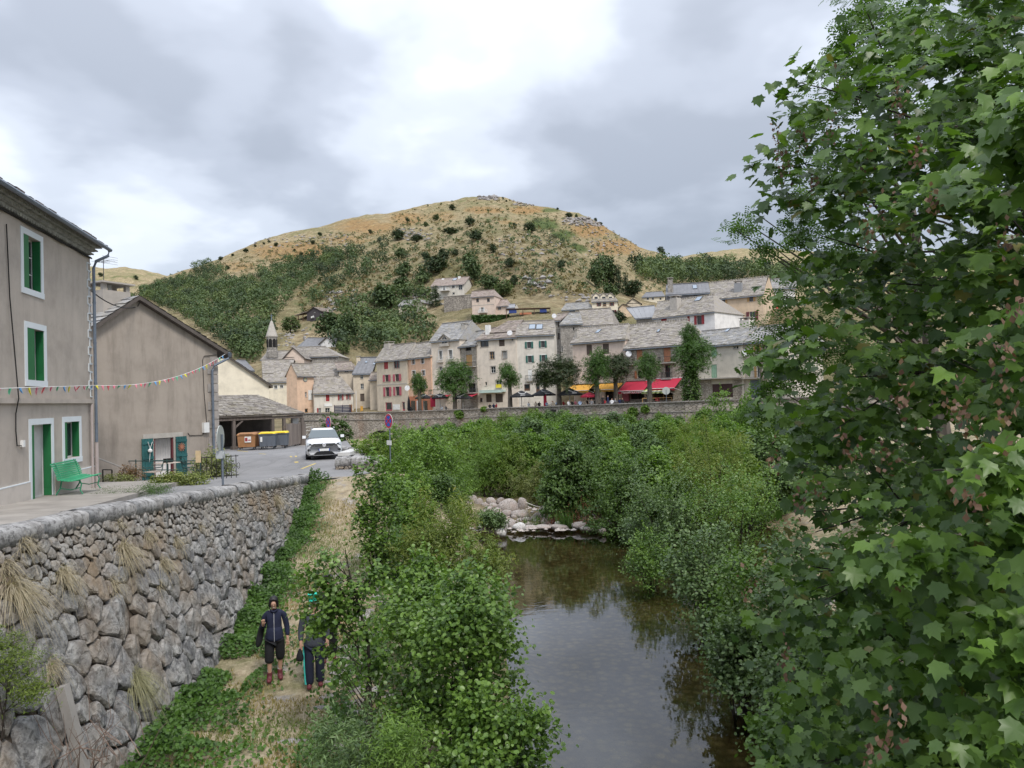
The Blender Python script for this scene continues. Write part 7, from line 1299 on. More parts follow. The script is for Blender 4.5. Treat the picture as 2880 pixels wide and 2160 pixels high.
yy = 8.5+19.5*vr.uniform(0, 1, 26000)**1.3; xx = np.interp(yy, wfy, wfx)+vr.uniform(.1, 1, len(yy))*(np.interp(yy, [0, 12, 20, 28], [-2.2, -2.2, -2.6, -4.4])-np.interp(yy, wfy, wfx)); cl = fbm(xx*.9, yy*.9, 31)+.5; keep = cl > .42; xx, yy = xx[keep], yy[keep]; zz = zbank(xx, yy); n = len(xx); ang = vr.uniform(0, 6.28, n); l = vr.uniform(.04, .11, n); dx, dy = np.cos(ang)*.012, np.sin(ang)*.012; ln = vr.normal(size=(n, 2))*.035
V = np.stack([np.stack([xx-dx, yy-dy, zz], -1), np.stack([xx+dx, yy+dy, zz], -1), np.stack([xx+ln[:, 0], yy+ln[:, 1], zz+l], -1)], 1).reshape(-1, 3); F = np.arange(3*n).reshape(-1, 3); gm = leafmat('path_grass', (.30, .25, .12), (.12, .19, .05), .3, .7)
ob('path_grass', mesh('path_grass', V, F, gm, np.clip((vnoise(xx*.7, yy*.7, 77)-.3)*2+vr.normal(size=n)*.2, 0, 1)), kind='stuff')
# flat stones and pebbles showing on the path
def rock_mesh(rng, name, mat, nu=10, nv=7, rough=.2, flat=1):
    V = []; F = []; ph = rng.uniform(0, 9, 6)
    for j in range(nv+1):
        th = math.pi*j/nv
        for i in range(nu):
            a = 2*math.pi*i/nu; x, y, z = math.sin(th)*math.cos(a), math.sin(th)*math.sin(a), math.cos(th); r = 1+rough*(math.sin(2.3*x+ph[0])*math.cos(2.1*y+ph[1])+.6*math.sin(3.7*z+ph[2]+x*2)+.3*math.sin(5*y+ph[3])); V.append((x*r, y*r, z*r*flat))
    for j in range(nv):
        for i in range(nu): F.append((j*nu+i, (j+1)*nu+i, (j+1)*nu+(i+1) % nu, j*nu+(i+1) % nu))
    return mesh(name, V, F, mat, [float(rng.uniform())]*len(F), smooth=True)
RGR = stonemat('river_granite', (.34, .295, .27), (.48, .43, .40), (.50, .455, .43), (.40, .29, .24), .4); RWH = stonemat('pale_granite_rock', (.62, .60, .58), (.72, .70, .68), (.8, .78, .76), (.6, .5, .45), .2)
PS = stonemat('path_stone', (.36, .33, .31), (.5, .465, .44), (.55, .52, .5), (.36, .28, .2), .5)
pm = [rock_mesh(vr, 'path_stone', PS, 9, 5, .16, .35) for _ in range(4)]
for i in range(70):
    y = vr.uniform(9, 20); x = np.interp(y, [9, 14, 20], [-3.0, -3.0, -3.5])+vr.normal()*.55; ob('path_stone', pm[i % 4], loc=(x, y, float(zbank(np.array(x), np.array(y)))+.0), rot=(0, 0, vr.uniform(0, 6)), scale=(vr.uniform(.1, .32), vr.uniform(.08, .22), .1), label=(q_ := 'flat weathered stone set in the %s part of the river path' % ('nearest' if y < 12.5 else 'middle' if y < 16.5 else 'far')), cat='stone', group=q_)
rk_ = [(150, 205, 80, 55), (245, 240, 60, 52), (570, 215, 60, 45), (430, 225, 75, 50), (700, 335, 150, 85), (900, 300, 65, 85), (450, 275, 65, 35), (400, 310, 55, 28), (520, 355, 75, 40), (660, 410, 80, 52), (540, 300, 50, 22), (870, 420, 130, 52), (1275, 405, 140, 75), (1240, 525, 62, 42), (1100, 405, 35, 30), (1430, 550, 55, 38), (1740, 570, 105, 42), (850, 595, 92, 48), (990, 530, 50, 22), (1000, 572, 115, 22), (1200, 578, 125, 26), (1450, 582, 120, 34), (1850, 605, 110, 26), (2000, 608, 75, 24), (480, 655, 185, 78), (560, 680, 82, 46), (735, 570, 52, 52), (90, 260, 60, 35), (330, 250, 50, 30), (620, 300, 50, 30), (780, 430, 60, 30), (960, 470, 70, 30), (1330, 470, 60, 30), (1560, 420, 60, 40), (360, 350, 60, 30), (60, 330, 60, 32), (2080, 640, 60, 30)]
for i, (x, y, rx, ry) in enumerate(rk_):
    k_, t_ = kt(*B7(x, y)); Y = -6.78/t_; q = .18987/2.8125*Y/740; big = {4: 'largest grey-pink boulder in the pile at the head of the pool', 5: 'angular upright boulder behind the pile, a bare stick leaning on it', 12: 'rounded boulder standing alone right of the boulder pile', 17: 'smooth white stone at the water edge', 24: 'long striped pinkish boulder at the left edge of the pool', 25: 'small grey boulder half in water in front of the long pinkish one', 16: 'pale flat-topped stone at the right of the gravel bar'}.get(i)
    ob('boulder', rock_mesh(vr, 'boulder', RWH if i in (17, 25, 15) else RGR, 14, 9, .13), loc=(k_*Y, Y+.3, -6.8+ry*q*1.0), rot=(0, 0, vr.uniform(-.4, .4)), scale=(rx*q*1.1, rx*q*.8, ry*q*1.45), label=big or (q_ := '%s granite stone in the %s %s of the boulder bar' % ('big' if rx > 100 else 'mid-sized' if rx > 62 else 'small', 'left' if x < 560 else 'middle' if x < 1150 else 'right', 'front' if y > 480 else 'back')), cat='boulder', group=None if big else q_)
V = []; k0 = 0
pb = MB()
for i in range(500): 
    y = vr.uniform(37.5, 48); x = np.interp(y, [37, 48], [.5, .5])+vr.normal()*3; s_ = vr.uniform(.06, .2); M = Matrix.Translation((x, y, -6.72+fbm(x/4, y/4, 5)*.5+.0)) @ Matrix.Rotation(vr.uniform(0, 6), 4, 'Z') @ Matrix.Diagonal((s_*1.4, s_, s_*.6, 1))
    o8 = [(1, 0, 0), (0, 1, 0), (-1, 0, 0), (0, -1, 0), (.1, .1, .9), (0, 0, -1)]; pb.add([M @ Vector(v) for v in o8], [(0, 1, 4), (1, 2, 4), (2, 3, 4), (3, 0, 4), (1, 0, 5), (2, 1, 5), (3, 2, 5), (0, 3, 5)], float(vr.uniform()))
ob('gravel_bar', pb.me('gravel_bar', RGR), kind='stuff')
def tuft(tr, x, y, l, n, mt, lab, up=1.5, name='grass_clump', cat='grass clump', spread=.35, droop=.3, w_=.012, root=.2):
    k_, t_ = kt(*tr(x, y)); Y = -6.75/t_; V, F, T = blades(n, l, w_, (0, 0, 0), droop, vr, up, spread, root); ob(name, mesh(name, V, F, mt, T), loc=(k_*Y, Y, -6.75), label=lab, cat=cat)
tuft(B7, 1530, 545, 1.3, 240, WEED, 'tall bright green reed clump on the boulder bar'); tuft(B7, 935, 505, .5, 90, WEED, 'small green reed tuft left of the gravel channel'); tuft(B7, 1080, 520, .6, 90, WEED, 'narrow green reed tuft beside the gravel channel')
RDS = leafmat('red_stems', (.22, .07, .05), (.42, .17, .13), .3, .7); tuft(B7, 1350, 500, .6, 220, RDS, 'reddish dry knotweed patch left of the tall reeds', .9, 'red_plant', 'plant', .8, .2, .008, .3); tuft(B7, 1750, 490, .8, 380, RDS, 'wide reddish dry plant patch right of the tall reeds', .8, 'red_plant', 'plant', .9, .2, .008, .6); tuft(B7, 960, 400, .8, 60, GRS, 'thin straw-coloured grass among the boulders', 1.4)
shrub('low grey-green herb mound beside the boulders on the left of the pool', 491, 519, 37, 15, 8, L_GRY, T_Q, 4500, .10, name='herb_mound', cat='plant', zb=-6.9)
shrub('soft olive willow bush with upright twigs above the boulder bar', 533, 483, 47, 24, 24, leafmat('olive_leaf', (.07, .10, .03), (.17, .20, .07), .3, .6), T_N, 5000, .2, cat='shrub', zb=-6.8)
mb = MB(); a, b_ = W(*B7(940, 175), 44), W(*B7(1240, 260), 41); mb.tube([(0, 0, 0), (b_-a)*.5+Vector((0, 0, -.05)), b_-a], [.035, .03, .02], 6); ob('bare_stick', mb.me('bare_stick', plain('bleached_wood', (.5, .46, .38), .9)), loc=a, label='thin bleached stick lying across the boulders', cat='stick')
# small wall-side plants: patio bush, strips
def lowbush(label, c, rx, ry, rz, mt, n, ls, cat='shrub', name='bush', T=T_Q):
    me, cc = crown_mesh('foliage', vr, [(0, 0, rz*.45, rx, ry, rz*.6), (rx*.4, 0, rz*.3, rx*.6, ry*.7, rz*.5), (-rx*.4, 0, rz*.3, rx*.6, ry*.7, rz*.5)], n//14, 14, ls, T, mt, spread=.1, shell=.4, zmin=0); return tree(name, label, cat, c, me, limbs(vr, (0, 0, -.1), cc, 6, .012, BARKD, 'stems', .3, 3), tname='stems')
VAR = leafmat('variegated_leaf', (.05, .09, .02), (.30, .34, .14), .3, .5)
p = groundp(B2, 1960, 760); lowbush('rounded yellow-green variegated bush by the corner of the gable house', p+Vector((0, .6, -.1)), .95, .7, 1.35, VAR, 3600, .085)
p = groundp(B2, 1620, 850); lowbush('leafy garden border plants along the kerb in front of the patio', p, 1.1, .5, .5, leafmat('border_leaf', (.07, .12, .03), (.24, .28, .09), .3, .6), 3000, .08, 'plant', 'border_plants')
p = groundp(B2, 1280, 960); lowbush('small bright green mounded plant at the end of the verge', p+Vector((0, 0, .0)), .5, .35, .35, WEED, 2200, .05, 'plant', 'mounded_plant', T_N)
p = groundp(B2, 960, 1010); lowbush('low grassy weeds along the edge of the pavement', p+Vector((.0, .2, .05)), 1.3, .25, .2, WEED, 1800, .05, 'plant', 'verge_weeds', T_N)
p = groundp(B2, 920, 820); lowbush('reddish-brown leafy plant behind the railing', p+Vector((0, .2, .1)), .55, .35, .7, leafmat('rusty_leaf', (.12, .07, .04), (.26, .17, .10), .3, .6), 1500, .06, 'plant', 'potted_shrub'); p = groundp(B2, 790, 830); lowbush('yellow-green ground plants at the left end of the railing', p+Vector((0, .1, .05)), .7, .3, .35, VAR, 1200, .06, 'plant', 'ground_plants')
p = W(*B6(700, 520), 60); p.z = -4; lowbush('ivy-green bush against the river wall behind the white car', p+Vector((0, 0, 0)), 1.5, 1.0, 3.2, L_THD, 4000, .18); p = W(*B6(1050, 640), 58); p.z = -5; lowbush('green bush at the foot of the river wall left of the culvert', p, 3.0, 1.5, 2.2, L_THK, 4000, .22)
# ivy and plants on the promenade wall
for (tr, x, y, rx, rz, lab) in ((B4, 940, 430, 60, 55, 'green plants growing on the river wall under the third parasol'), (B4, 1255, 345, 40, 40, 'small green bush on the coping of the river wall'), (A3, 1440, 110, 30, 25, 'green sprig growing from the river wall right of the drain opening'), (A3, 1500, 95, 20, 20, 'second smaller sprig on the river wall near the ivy-clad tree'), (A3, 540, 120, 30, 20, 'low green plants hanging on the river wall left of the big promenade tree')):
    uv = tr(x, y); k_, t_ = kt(*uv); Yw = float(np.interp(k_, PWk, PWy))-.6; p = Vector((k_*Yw, Yw, t_*Yw)); q = tr.k/2.8125*Yw/740; lowbush(lab, p-Vector((0, 0, rz*q*.6)), rx*q, .5, rz*q*1.7, L_THK, 1400, .2, 'plant', 'wall_plant')
# ---- promenade trees
PT = []
for mt in (L_PLA, L_PLD):
    for s_ in range(2):
        me, cc = crown_mesh('crown', vr, [(0, 0, 0, .8, .8, .75), (.45, 0, .15, .5, .5, .5), (-.45, .1, .1, .5, .5, .5), (0, -.3, -.35, .55, .5, .4), (.1, .2, .45, .5, .5, .45)], 190, 22, .13, T_W, mt, spread=.11, shell=.45, flat=.8); PT.append(me)
def pollard(label, u, v, rx, rz, mi, vb=None, Y=None, extra=None, group=None):
    k_, t_ = kt(u, v); Yw = float(np.interp(k_, PWk, PWy)); Y = Y or Yw+3.2; c = W(u, v, Y); zb = float(np.interp(k_, PWk, PWz))-.8; RX, RZ = rx*Y/740, rz*Y/740; r = empty('promenade_tree', (c.x, c.y, zb), label=label, cat='tree', group=group); h = c.z-zb
    kid('crown', PT[mi], r, loc=(0, 0, h), scale=(RX*1.2, RX*1.1, RZ*1.25), rot=float(vr.uniform(0, 6)) if rx < 18 else 0)
    if extra:
        for (du, dv, ex, ez) in extra: kid('crown', PT[(mi+1) % 2 if mi < 2 else 2+(mi+1) % 2], r, loc=(du*Y/740, .5, h-dv*Y/740), scale=(ex*Y/740, ex*Y/740, ez*Y/740))
    mb = MB(); mb.tube([(0, 0, 0), (.05, 0, h*.5), (0, 0, h-RZ*.3)], [.38, .30, .26], 8)
    for a in np.linspace(0, 6.28, 6)[:-1]: mb.tube([(0, 0, h-RZ*.55), (RX*.5*math.cos(a), RX*.5*math.sin(a), h-RZ*.05)], [.18, .08], 5)
    kid('trunk', mb.me('trunk', BARK), r); return r
f_ = lambda x, y: FV(x, y)
def PF(lab, x, y, rx, ry, mi, **k): u, v = FV(x, y); return pollard(lab, u, v, rx*.463, ry*.463, mi, **k)
PF('small leafy promenade tree in front of the salmon house', 905, 832, 19, 26, 0); PF('broad round-headed green tree in front of the tall off-white house', 981, 820, 42, 40, 0); PF('light green round-headed tree before the cream house with the yellow notice', 1100, 812, 29, 28, 1)
PF('wide dark-leaved tree left of the orange awnings', 1206, 808, 50, 36, 2, extra=[(-14, 4, 13, 12)]); PF('deep green tree with a paler twin crown before the pink house', 1288, 797, 34, 42, 0, extra=[]); PF('olive-dark spreading tree just behind the deep green one', 1328, 795, 40, 32, 3, Y=104); PF('small dark green tree between the two red awnings', 1401, 793, 27, 32, 1); PF('tall ragged green tree with an ivy-covered trunk at the end of the cafes', 1498, 768, 46, 42, 0, extra=[(-2, -20, 11, 16)])
u, v = FV(1492, 842); k_, t_ = kt(u, v); Yw = float(np.interp(k_, PWk, PWy))+2.6; c = W(u, v, Yw); kidroot = [o for o in sc.collection.objects if o.get('label', '').startswith('tall ragged')][0]; me, cc = crown_mesh('ivy', vr, [(0, 0, 0, 1.1, 1.1, 3.4)], 170, 22, .28, T_Q, L_THD, spread=.25, shell=.6); ob('ivy', me, kidroot, loc=c-kidroot.location)
u, v = FV(1640, 778); c = W(u, v, 86); r = empty('bare_tree', (c.x, c.y, -2.2), label='knobbly almost leafless pollard before the right-hand grey house', cat='tree'); mb = MB(); h = c.z+2.2; mb.tube([(.3, 0, 0), (.2, 0, h*.7), (0, 0, h)], [.25, .2, .14], 7)
for i in range(7): a = vr.uniform(0, 6.28); mb.tube([(.1, 0, h*.8+.1*i), (math.cos(a)*1.2, math.sin(a)*.6, h+.5+vr.uniform(-.6, .8))], [.12, .06], 5)
ob('trunk', mb.me('trunk', BARK), r)
# ================================================================== HILL VEGETATION
HT = []; 
for i, mt in enumerate((L_HIL, L_HID, L_HIY)):
    for s_ in range(2):
        me, cc = crown_mesh('crown', vr, [(0, 0, .58, .34, .34, .34), (.2, 0, .5, .22, .22, .22), (-.2, .05, .52, .22, .22, .24), (.05, -.15, .7, .2, .2, .22), (-.05, .1, .35, .28, .28, .18)], 150, 9, .085, T_Q, mt, spread=.05, shell=.5); mb = MB(); mb.tube([(0, 0, -.1), (0, 0, .5)], [.035, .02], 5); HT.append((me, mb.me('trunk', BARKD)))
cb_ = []; 
for j in range(9): z = .18+.09*j; r = .21*(1-z)+.02; cb_ += [(0, 0, z, r, r, .05)]
CON_ = crown_mesh('crown', vr, cb_, 150, 9, .07, T_N, L_HID, spread=.03, shell=.6)[0]; mb = MB(); mb.tube([(0, 0, -.1), (0, 0, .9)], [.03, .005], 5); CONT = mb.me('trunk', BARKD)
def htree(tr, x, y, size, kind, label, wide=1.0, group=None, name='hill_tree'):
    p = hit(*tr(x, y))
    if p is None: return
    h = size*tr.k/2.8125*p.y/740*1.08
    if kind == 'c': me, tk = CON_, CONT; s_ = (h*wide*1.1, h*wide*1.1, h)
    else: me, tk = HT[kind*2+int(vr.integers(0, 2))]; s_ = (h*1.15*wide, h*1.15*wide, h*1.1)
    r = empty(name, (p.x, p.y, p.z-.12*h), float(vr.uniform(0, 6)), label=label, cat='tree', group=group); r.scale = s_; kid('crown', me, r); kid('trunk', tk, r)
named = [(Z7, 362, 150, 32, 1, 'wide dark tree on the hill crest left of the summit', 1.4), (Z7, 663, 84, 14, 1, 'tiny bush standing on the rocky summit', 1), (Z7, 683, 103, 14, 1, 'small tree just right of the summit', 1), (Z7, 986, 150, 16, 1, 'lone dark tree on the right skyline above the orange bracken', 1), (Z7, 1053, 195, 32, 1, 'wide dark tree on the right skyline', 1.5), (Z7, 1098, 200, 30, 0, 'poplar-like tree beside the wide skyline tree', .7), (Z7, 1212, 216, 22, 1, 'small dark tree on a skyline rock', 1), (Z7, 1245, 236, 16, 1, 'lowest small tree on the right skyline', 1.2),
 (Z7, 502, 332, 68, 1, 'round dark holm oak in the middle of the dry slope', 1.25), (Z7, 466, 248, 65, 1, 'dark trees clustered below the crest', 1), (Z7, 605, 405, 55, 1, 'dark upright tree on the dry slope below the ridge', 1), (Z7, 350, 298, 50, 1, 'broad dark tree clump on the upper slope', 2.0), (Z7, 732, 255, 34, 1, 'dark shrub tree at the edge of the green bracken', 1), (Z7, 825, 285, 66, 1, 'group of dark trees in the green bracken patch', 1.3), (Z7, 705, 495, 58, 1, 'dark round tree on the mid slope', 1.2), (Z7, 1010, 500, 58, 1, 'dark tree alone on the straw-coloured spur', 1.1), (Z7, 1495, 485, 34, 1, 'small dark tree low on the orange slope', 1.2), (Z7, 1600, 412, 50, 1, 'dark tree on the right skyline notch', 1), (Z7, 1638, 418, 55, 0, 'taller twin tree on the right skyline notch', .9),
 (Z7, 265, 215, 42, 0, 'green tree on the upper left slope', 1), (Z7, 205, 250, 34, 0, 'small tree on the upper left slope', 1), (Z7, 97, 222, 30, 1, 'small dark tree far left below the crest', 1), (Z7, 1215, 612, 175, 0, 'leftmost tall pine in the pine clump', .6), (Z7, 1260, 605, 205, 0, 'tallest broad pine of the pine clump', .62), (Z7, 1300, 610, 190, 1, 'dark pine in the centre of the pine clump', .5), (Z7, 1350, 640, 195, 'c', 'tall conical spruce right of the pines', .8), (Z7, 1392, 655, 160, 'c', 'shorter conical spruce at the right of the clump', .9), (Z7, 1440, 668, 110, 1, 'round dark tree at the right foot of the pine clump', 1), (Z7, 1298, 668, 90, 0, 'pale round-headed tree in front of the pines', 1.15),
 (Z7, 580, 632, 110, 0, 'large bright green tree right of the villa', 1.15), (Z7, 668, 668, 110, 2, 'olive-green tree right of the bright green one', 1), (Z7, 728, 600, 70, 1, 'slim dark tree above the square hill house', .8), (Z7, 475, 580, 185, 0, 'tall grey-green tree behind the villa', .75), (Z7, 265, 725, 145, 'c', 'dark broad conifer in front of the villa', 1.25), (Z7, 75, 560, 110, 0, 'tree cluster left of the villa, upper part', 1.1), (Z7, 60, 640, 90, 0, 'green tree low left of the villa', 1.2), (Z7, 190, 590, 75, 0, 'green tree just left of the villa roof', 1.2), (Z7, 265, 530, 110, 1, 'dark trees above the villa roof', 1.3), (Z7, 205, 455, 60, 1, 'dark tree high above the villa, left', 1), (Z7, 310, 450, 75, 1, 'dark tree high above the villa, middle', 1), (Z7, 380, 425, 45, 1, 'small dark tree high above the villa, right', 1), (Z7, 40, 330, 80, 1, 'dark tree group on the left shoulder of the spur', 1), (Z7, 150, 340, 50, 1, 'dark shrubby tree beside the shoulder rocks', 1.6), (Z7, 60, 440, 70, 0, 'green tree on the left flank of the spur', 1.2), (Z7, 95, 675, 45, 2, 'pale green small tree above the cream cottage', .9), (Z7, 1345, 830, 90, 1, 'dark green tree between the roofs and the blue-grey sheet roof', 1.2),
 (Z2, 790, 485, 160, 2, 'open-crowned tree above the church roof', 1.05), (Z2, 1120, 545, 250, 0, 'large green tree below the timber barn', .95), (Z2, 1290, 570, 270, 0, 'dark green tall tree right of the large green one', .7), (Z2, 1352, 350, 150, 'c', 'small conifer on the slope right of the barn', .9), (Z2, 1600, 300, 230, 0, 'broad dark tree on the slope above the village', 1.1), (Z2, 1245, 665, 120, 2, 'light green round tree right of the white church house', 1), (Z2, 1440, 400, 70, 1, 'small dark tree on the terraces', 1.2), (Z2, 1540, 560, 160, 2, 'yellowish green tree below the terraces', .9), (Z2, 1650, 660, 130, 2, 'bright green tree left of the beige red-shuttered roof', 1.1), (Z2, 500, 640, 150, 2, 'yellow-green tree left of the belfry', 1.1), (Z2, 420, 690, 180, 0, 'green tree left behind the cream gable', 1.1), (Z2, 330, 640, 150, 2, 'light green tree above the cream gable', 1.2), (Z2, 570, 300, 140, 2, 'yellowish tree above the belfry spire', 1.1)]
for a in named: htree(*a[:5], a[5], a[6])
for (x, y) in ((1505, 150), (1150, 160), (1052, 185), (965, 218), (1280, 100), (1218, 118), (1318, 85)): htree(A4, x, y, 34 if x in (1150, 965) else 20, 1, 'small dark tree dotted along the left skyline of the hill', 1.2, 'small trees on the left skyline')
for (x, y) in ((1555, 185), (1640, 100), (1370, 115), (1015, 285), (345, 355), (85, 335), (2125, 80), (1690, 40), (2060, 20)): htree(A4, x, y, 34, 1, 'small dark tree scattered on the tan left slope', 1.1, 'scattered trees on the left slope')
def inpoly(P, x, y):
    c = False; n = len(P)
    for i in range(n):
        x1, y1 = P[i]; x2, y2 = P[(i+1) % n]
        if (y1 > y) != (y2 > y) and x < (x2-x1)*(y-y1)/(y2-y1)+x1: c = not c
    return c
def scatter(polys, n, hmin, hmax, lay, mats, name, tries=12000, mind=.75, T=T_Q, nl=230, ls=.075, sq=1.0, maxr=900):
    pts = []; grid_ = {}
    for _ in range(tries):
        if len(pts) >= n: break
        tr, P = polys[int(vr.integers(0, len(polys)))]; xs_ = [q[0] for q in P]; ys_ = [q[1] for q in P]; x, y = vr.uniform(min(xs_), max(xs_)), vr.uniform(min(ys_), max(ys_))
        if not inpoly(P, x, y): continue
        p = hit(*tr(x, y))
        if p is None or p.y > maxr: continue
        h = vr.uniform(hmin, hmax)*(1 if p.y < 360 else 1.15); g = (int(p.x//12), int(p.y//12)); ok = True
        for a in range(-1, 2):
            for b_ in range(-1, 2):
                for (q, hq) in grid_.get((g[0]+a, g[1]+b_), ()):
                    if (q-p).length < (h+hq)*.5*mind: ok = False
        if ok: pts.append((p, h)); grid_.setdefault(g, []).append((p, h))
    for mi, mt in enumerate(mats):
        Vs, Fs, Ts = [], [], []; off = 0
        for i, (p, h) in enumerate(pts):
            if i % len(mats) != mi: continue
            d = unit(vr.normal(size=(nl, 3))+np.array([0, 0, .35])); lobe = 1+.25*np.sin(d[:, 0]*5+i)*np.cos(d[:, 1]*4+i*2); pos = d*lobe[:, None]*vr.uniform(.6, 1, (nl, 1))*np.array([h*.46*sq, h*.46*sq, h*.44])+np.array([p.x, p.y, p.z+h*.42]); V_, F_, m_ = leaves(vr, pos, d+vr.normal(size=(nl, 3))*.5, ls*h*1.5, T)
            Vs.append(V_); Fs.append(F_+off); off += len(V_); tt = vr.uniform(0, .45)+.45*(vnoise(d[:, 0]*3+i, d[:, 2]*3+d[:, 1]*2, 3)); Ts.append(np.repeat(np.clip(tt+vr.normal(size=nl)*.08, 0, 1), m_))
        if Vs: ob(name, mesh(name, np.concatenate(Vs), np.concatenate(Fs), mt, np.concatenate(Ts)), kind='stuff')
    return len(pts)
W1 = [(20, 540), (340, 490), (480, 425), (640, 375), (800, 365), (850, 430), (1000, 395), (1100, 370), (1250, 330), (1400, 275), (1600, 205), (1850, 165), (1960, 170), (1760, 300), (1560, 420), (1420, 560), (1320, 700), (1290, 900), (1180, 990), (1000, 850), (700, 640), (400, 500), (200, 560)]
W2 = [(1430, 505), (1720, 500), (1900, 480), (2230, 470), (2400, 480), (2400, 620), (2230, 570), (1880, 585), (1640, 610), (1500, 560)]
scatter([(A4, W1)], 600, 4.5, 8.5, 0, (L_HIL, L_HID, L_HIL, L_HIY), 'woodland', 14000, .72, nl=230)
scatter([(A4, [(760, 250), (960, 250), (970, 300), (1000, 350), (850, 400), (780, 330)]), (A4, [(1850, 200), (2212, 100), (2212, 250), (1950, 400), (1700, 520), (1560, 560), (1700, 380)])], 60, 4, 8, 0, (L_HIL, L_HID), 'woodland', 4000, .7, nl=200)
scatter([(Z7, W2)], 300, 9, 15, 0, (L_HIL, L_HID, L_HIY), 'woodland', 9000, .6, nl=200)
scatter([(Z3, [(0, 180), (420, 200), (850, 330), (780, 480), (600, 530), (240, 560), (0, 660)]), (Z2, [(1180, 250), (1720, 150), (1720, 600), (1500, 680), (1200, 640)]), (Z7, [(0, 620), (220, 560), (240, 700), (200, 800), (0, 900)])], 150, 2, 6.5, 0, (L_HIL, L_HIY, L_HIY, L_HID), 'scrub', 8000, .55, nl=130, ls=.1, sq=1.25)
scatter([(Z7, [(840, 200), (930, 210), (1000, 300), (1100, 380), (1010, 380), (900, 330)]), (Z7, [(0, 250), (330, 220), (1250, 500), (1200, 640), (700, 640), (400, 500), (0, 500)])], 120, 1.2, 3.2, 0, (L_HIL, L_HID), 'scrub', 7000, .8, nl=90, ls=.1, sq=1.3)
scatter([(Z7, [(0, 180), (350, 100), (700, 90), (1250, 240), (1700, 450), (1650, 640), (700, 680), (300, 560), (0, 560)]), (A4, [(450, 330), (1000, 240), (1700, 20), (2212, 0), (2212, 500), (1800, 600), (1500, 620), (1600, 250), (1000, 330)])], 2600, .7, 2.0, 0, (leafmat('heath_tuft', (.09, .085, .035), (.20, .17, .08), .1, .8), L_HIL), 'heath_tufts', 16000, .4, nl=14, ls=.32, sq=1.5)
# rocks on the ridges
RKM = stonemat('hill_rock', (.20, .185, .175), (.33, .31, .295), (.38, .36, .345), (.25, .2, .16), .3); rb = MB(); o8 = [(1, 0, 0), (0, 1, 0), (-1, 0, 0), (0, -1, 0), (.1, .1, .9), (0, 0, -1)]
for (tr, x0, y0, x1, y1, n, s0) in ((Z7, 520, 62, 640, 92, 60, 2.2), (Z7, 720, 88, 840, 125, 50, 2.2), (Z7, 1010, 195, 1260, 245, 90, 2.4), (Z7, 790, 550, 950, 625, 26, 1.3), (Z7, 930, 640, 1180, 700, 22, .9), (Z7, 1150, 250, 1600, 430, 140, 1.4), (Z7, 40, 260, 240, 330, 60, 1.6), (Z7, 640, 290, 1100, 460, 80, .9), (Z8, 780, 180, 1200, 430, 45, .8), (A4, 1700, 440, 2000, 600, 60, 1.2), (A4, 1200, 20, 1900, 120, 90, 1.5), (Z7, 0, 600, 300, 720, 60, 1.0)):
    for _ in range(n):
        p = hit(*tr(vr.uniform(x0, x1), vr.uniform(y0, y1)))
        if p is None: continue
        s_ = s0*vr.uniform(.3, 1.1); M = Matrix.Translation(p) @ Matrix.Rotation(vr.uniform(0, 6), 4, 'Z') @ Matrix.Rotation(vr.uniform(-.4, .4), 4, 'X') @ Matrix.Diagonal((s_*1.3, s_, s_*.8, 1)); rb.add([M @ Vector(v)*1 for v in o8], [(0, 1, 4), (1, 2, 4), (2, 3, 4), (3, 0, 4), (1, 0, 5), (2, 1, 5), (3, 2, 5), (0, 3, 5)], float(vr.uniform()))
ob('hillside_rocks', rb.me('hillside_rocks', RKM), kind='stuff')
# ================================================================== PEOPLE
def skin(name, J, E, root, lv=2, mat=None):
    me = bpy.data.meshes.new(name); me.from_pydata([j[0] for j in J], E, []); o = bpy.data.objects.new(name, me); sc.collection.objects.link(o)
    m = o.modifiers.new('s', 'SKIN'); 
    sv = me.skin_vertices[0].data if me.skin_vertices else None
    if sv is None:
        b_ = bmesh.new(); b_.from_mesh(me); b_.verts.layers.skin.verify(); b_.to_mesh(me); b_.free(); sv = me.skin_vertices[0].data
    for i, j in enumerate(J): sv[i].radius = j[1] if hasattr(j[1], '__len__') else (j[1], j[1]); sv[i].use_root = (i == root)
    m.use_smooth_shade = True; s = o.modifiers.new('d', 'SUBSURF'); s.levels = lv; s.render_levels = lv
    dg = bpy.context.evaluated_depsgraph_get(); out = bpy.data.meshes.new_from_object(o.evaluated_get(dg)); bpy.data.objects.remove(o); bpy.data.meshes.remove(me); out.name = name; out.materials.clear()
    if mat: out.materials.append(mat)
    return out
SKINM = plain('skin', (.46, .27, .19), .6, .08, 5, 0); HAIR = plain('black_hair', (.012, .011, .012), .5, .3, 20, .3, stretch=(1, 1, .2)); NAVY = plain('navy_fleece', (.014, .018, .042), .9, .2, 12, .3); BLK = plain('black_cloth', (.010, .010, .012), .85, .3, 8, .3); MARB = plain('maroon_boot', (.11, .022, .028), .6, .2, 10, .2); SOCK = plain('white_sock', (.6, .6, .6), .9)
def chain(J, E, pts, rs, start=None):
    prev = start
    for p, r in zip(pts, rs):
        J.append((p, r)); i = len(J)-1
        if prev is not None: E.append((prev, i))
        prev = i
    return prev
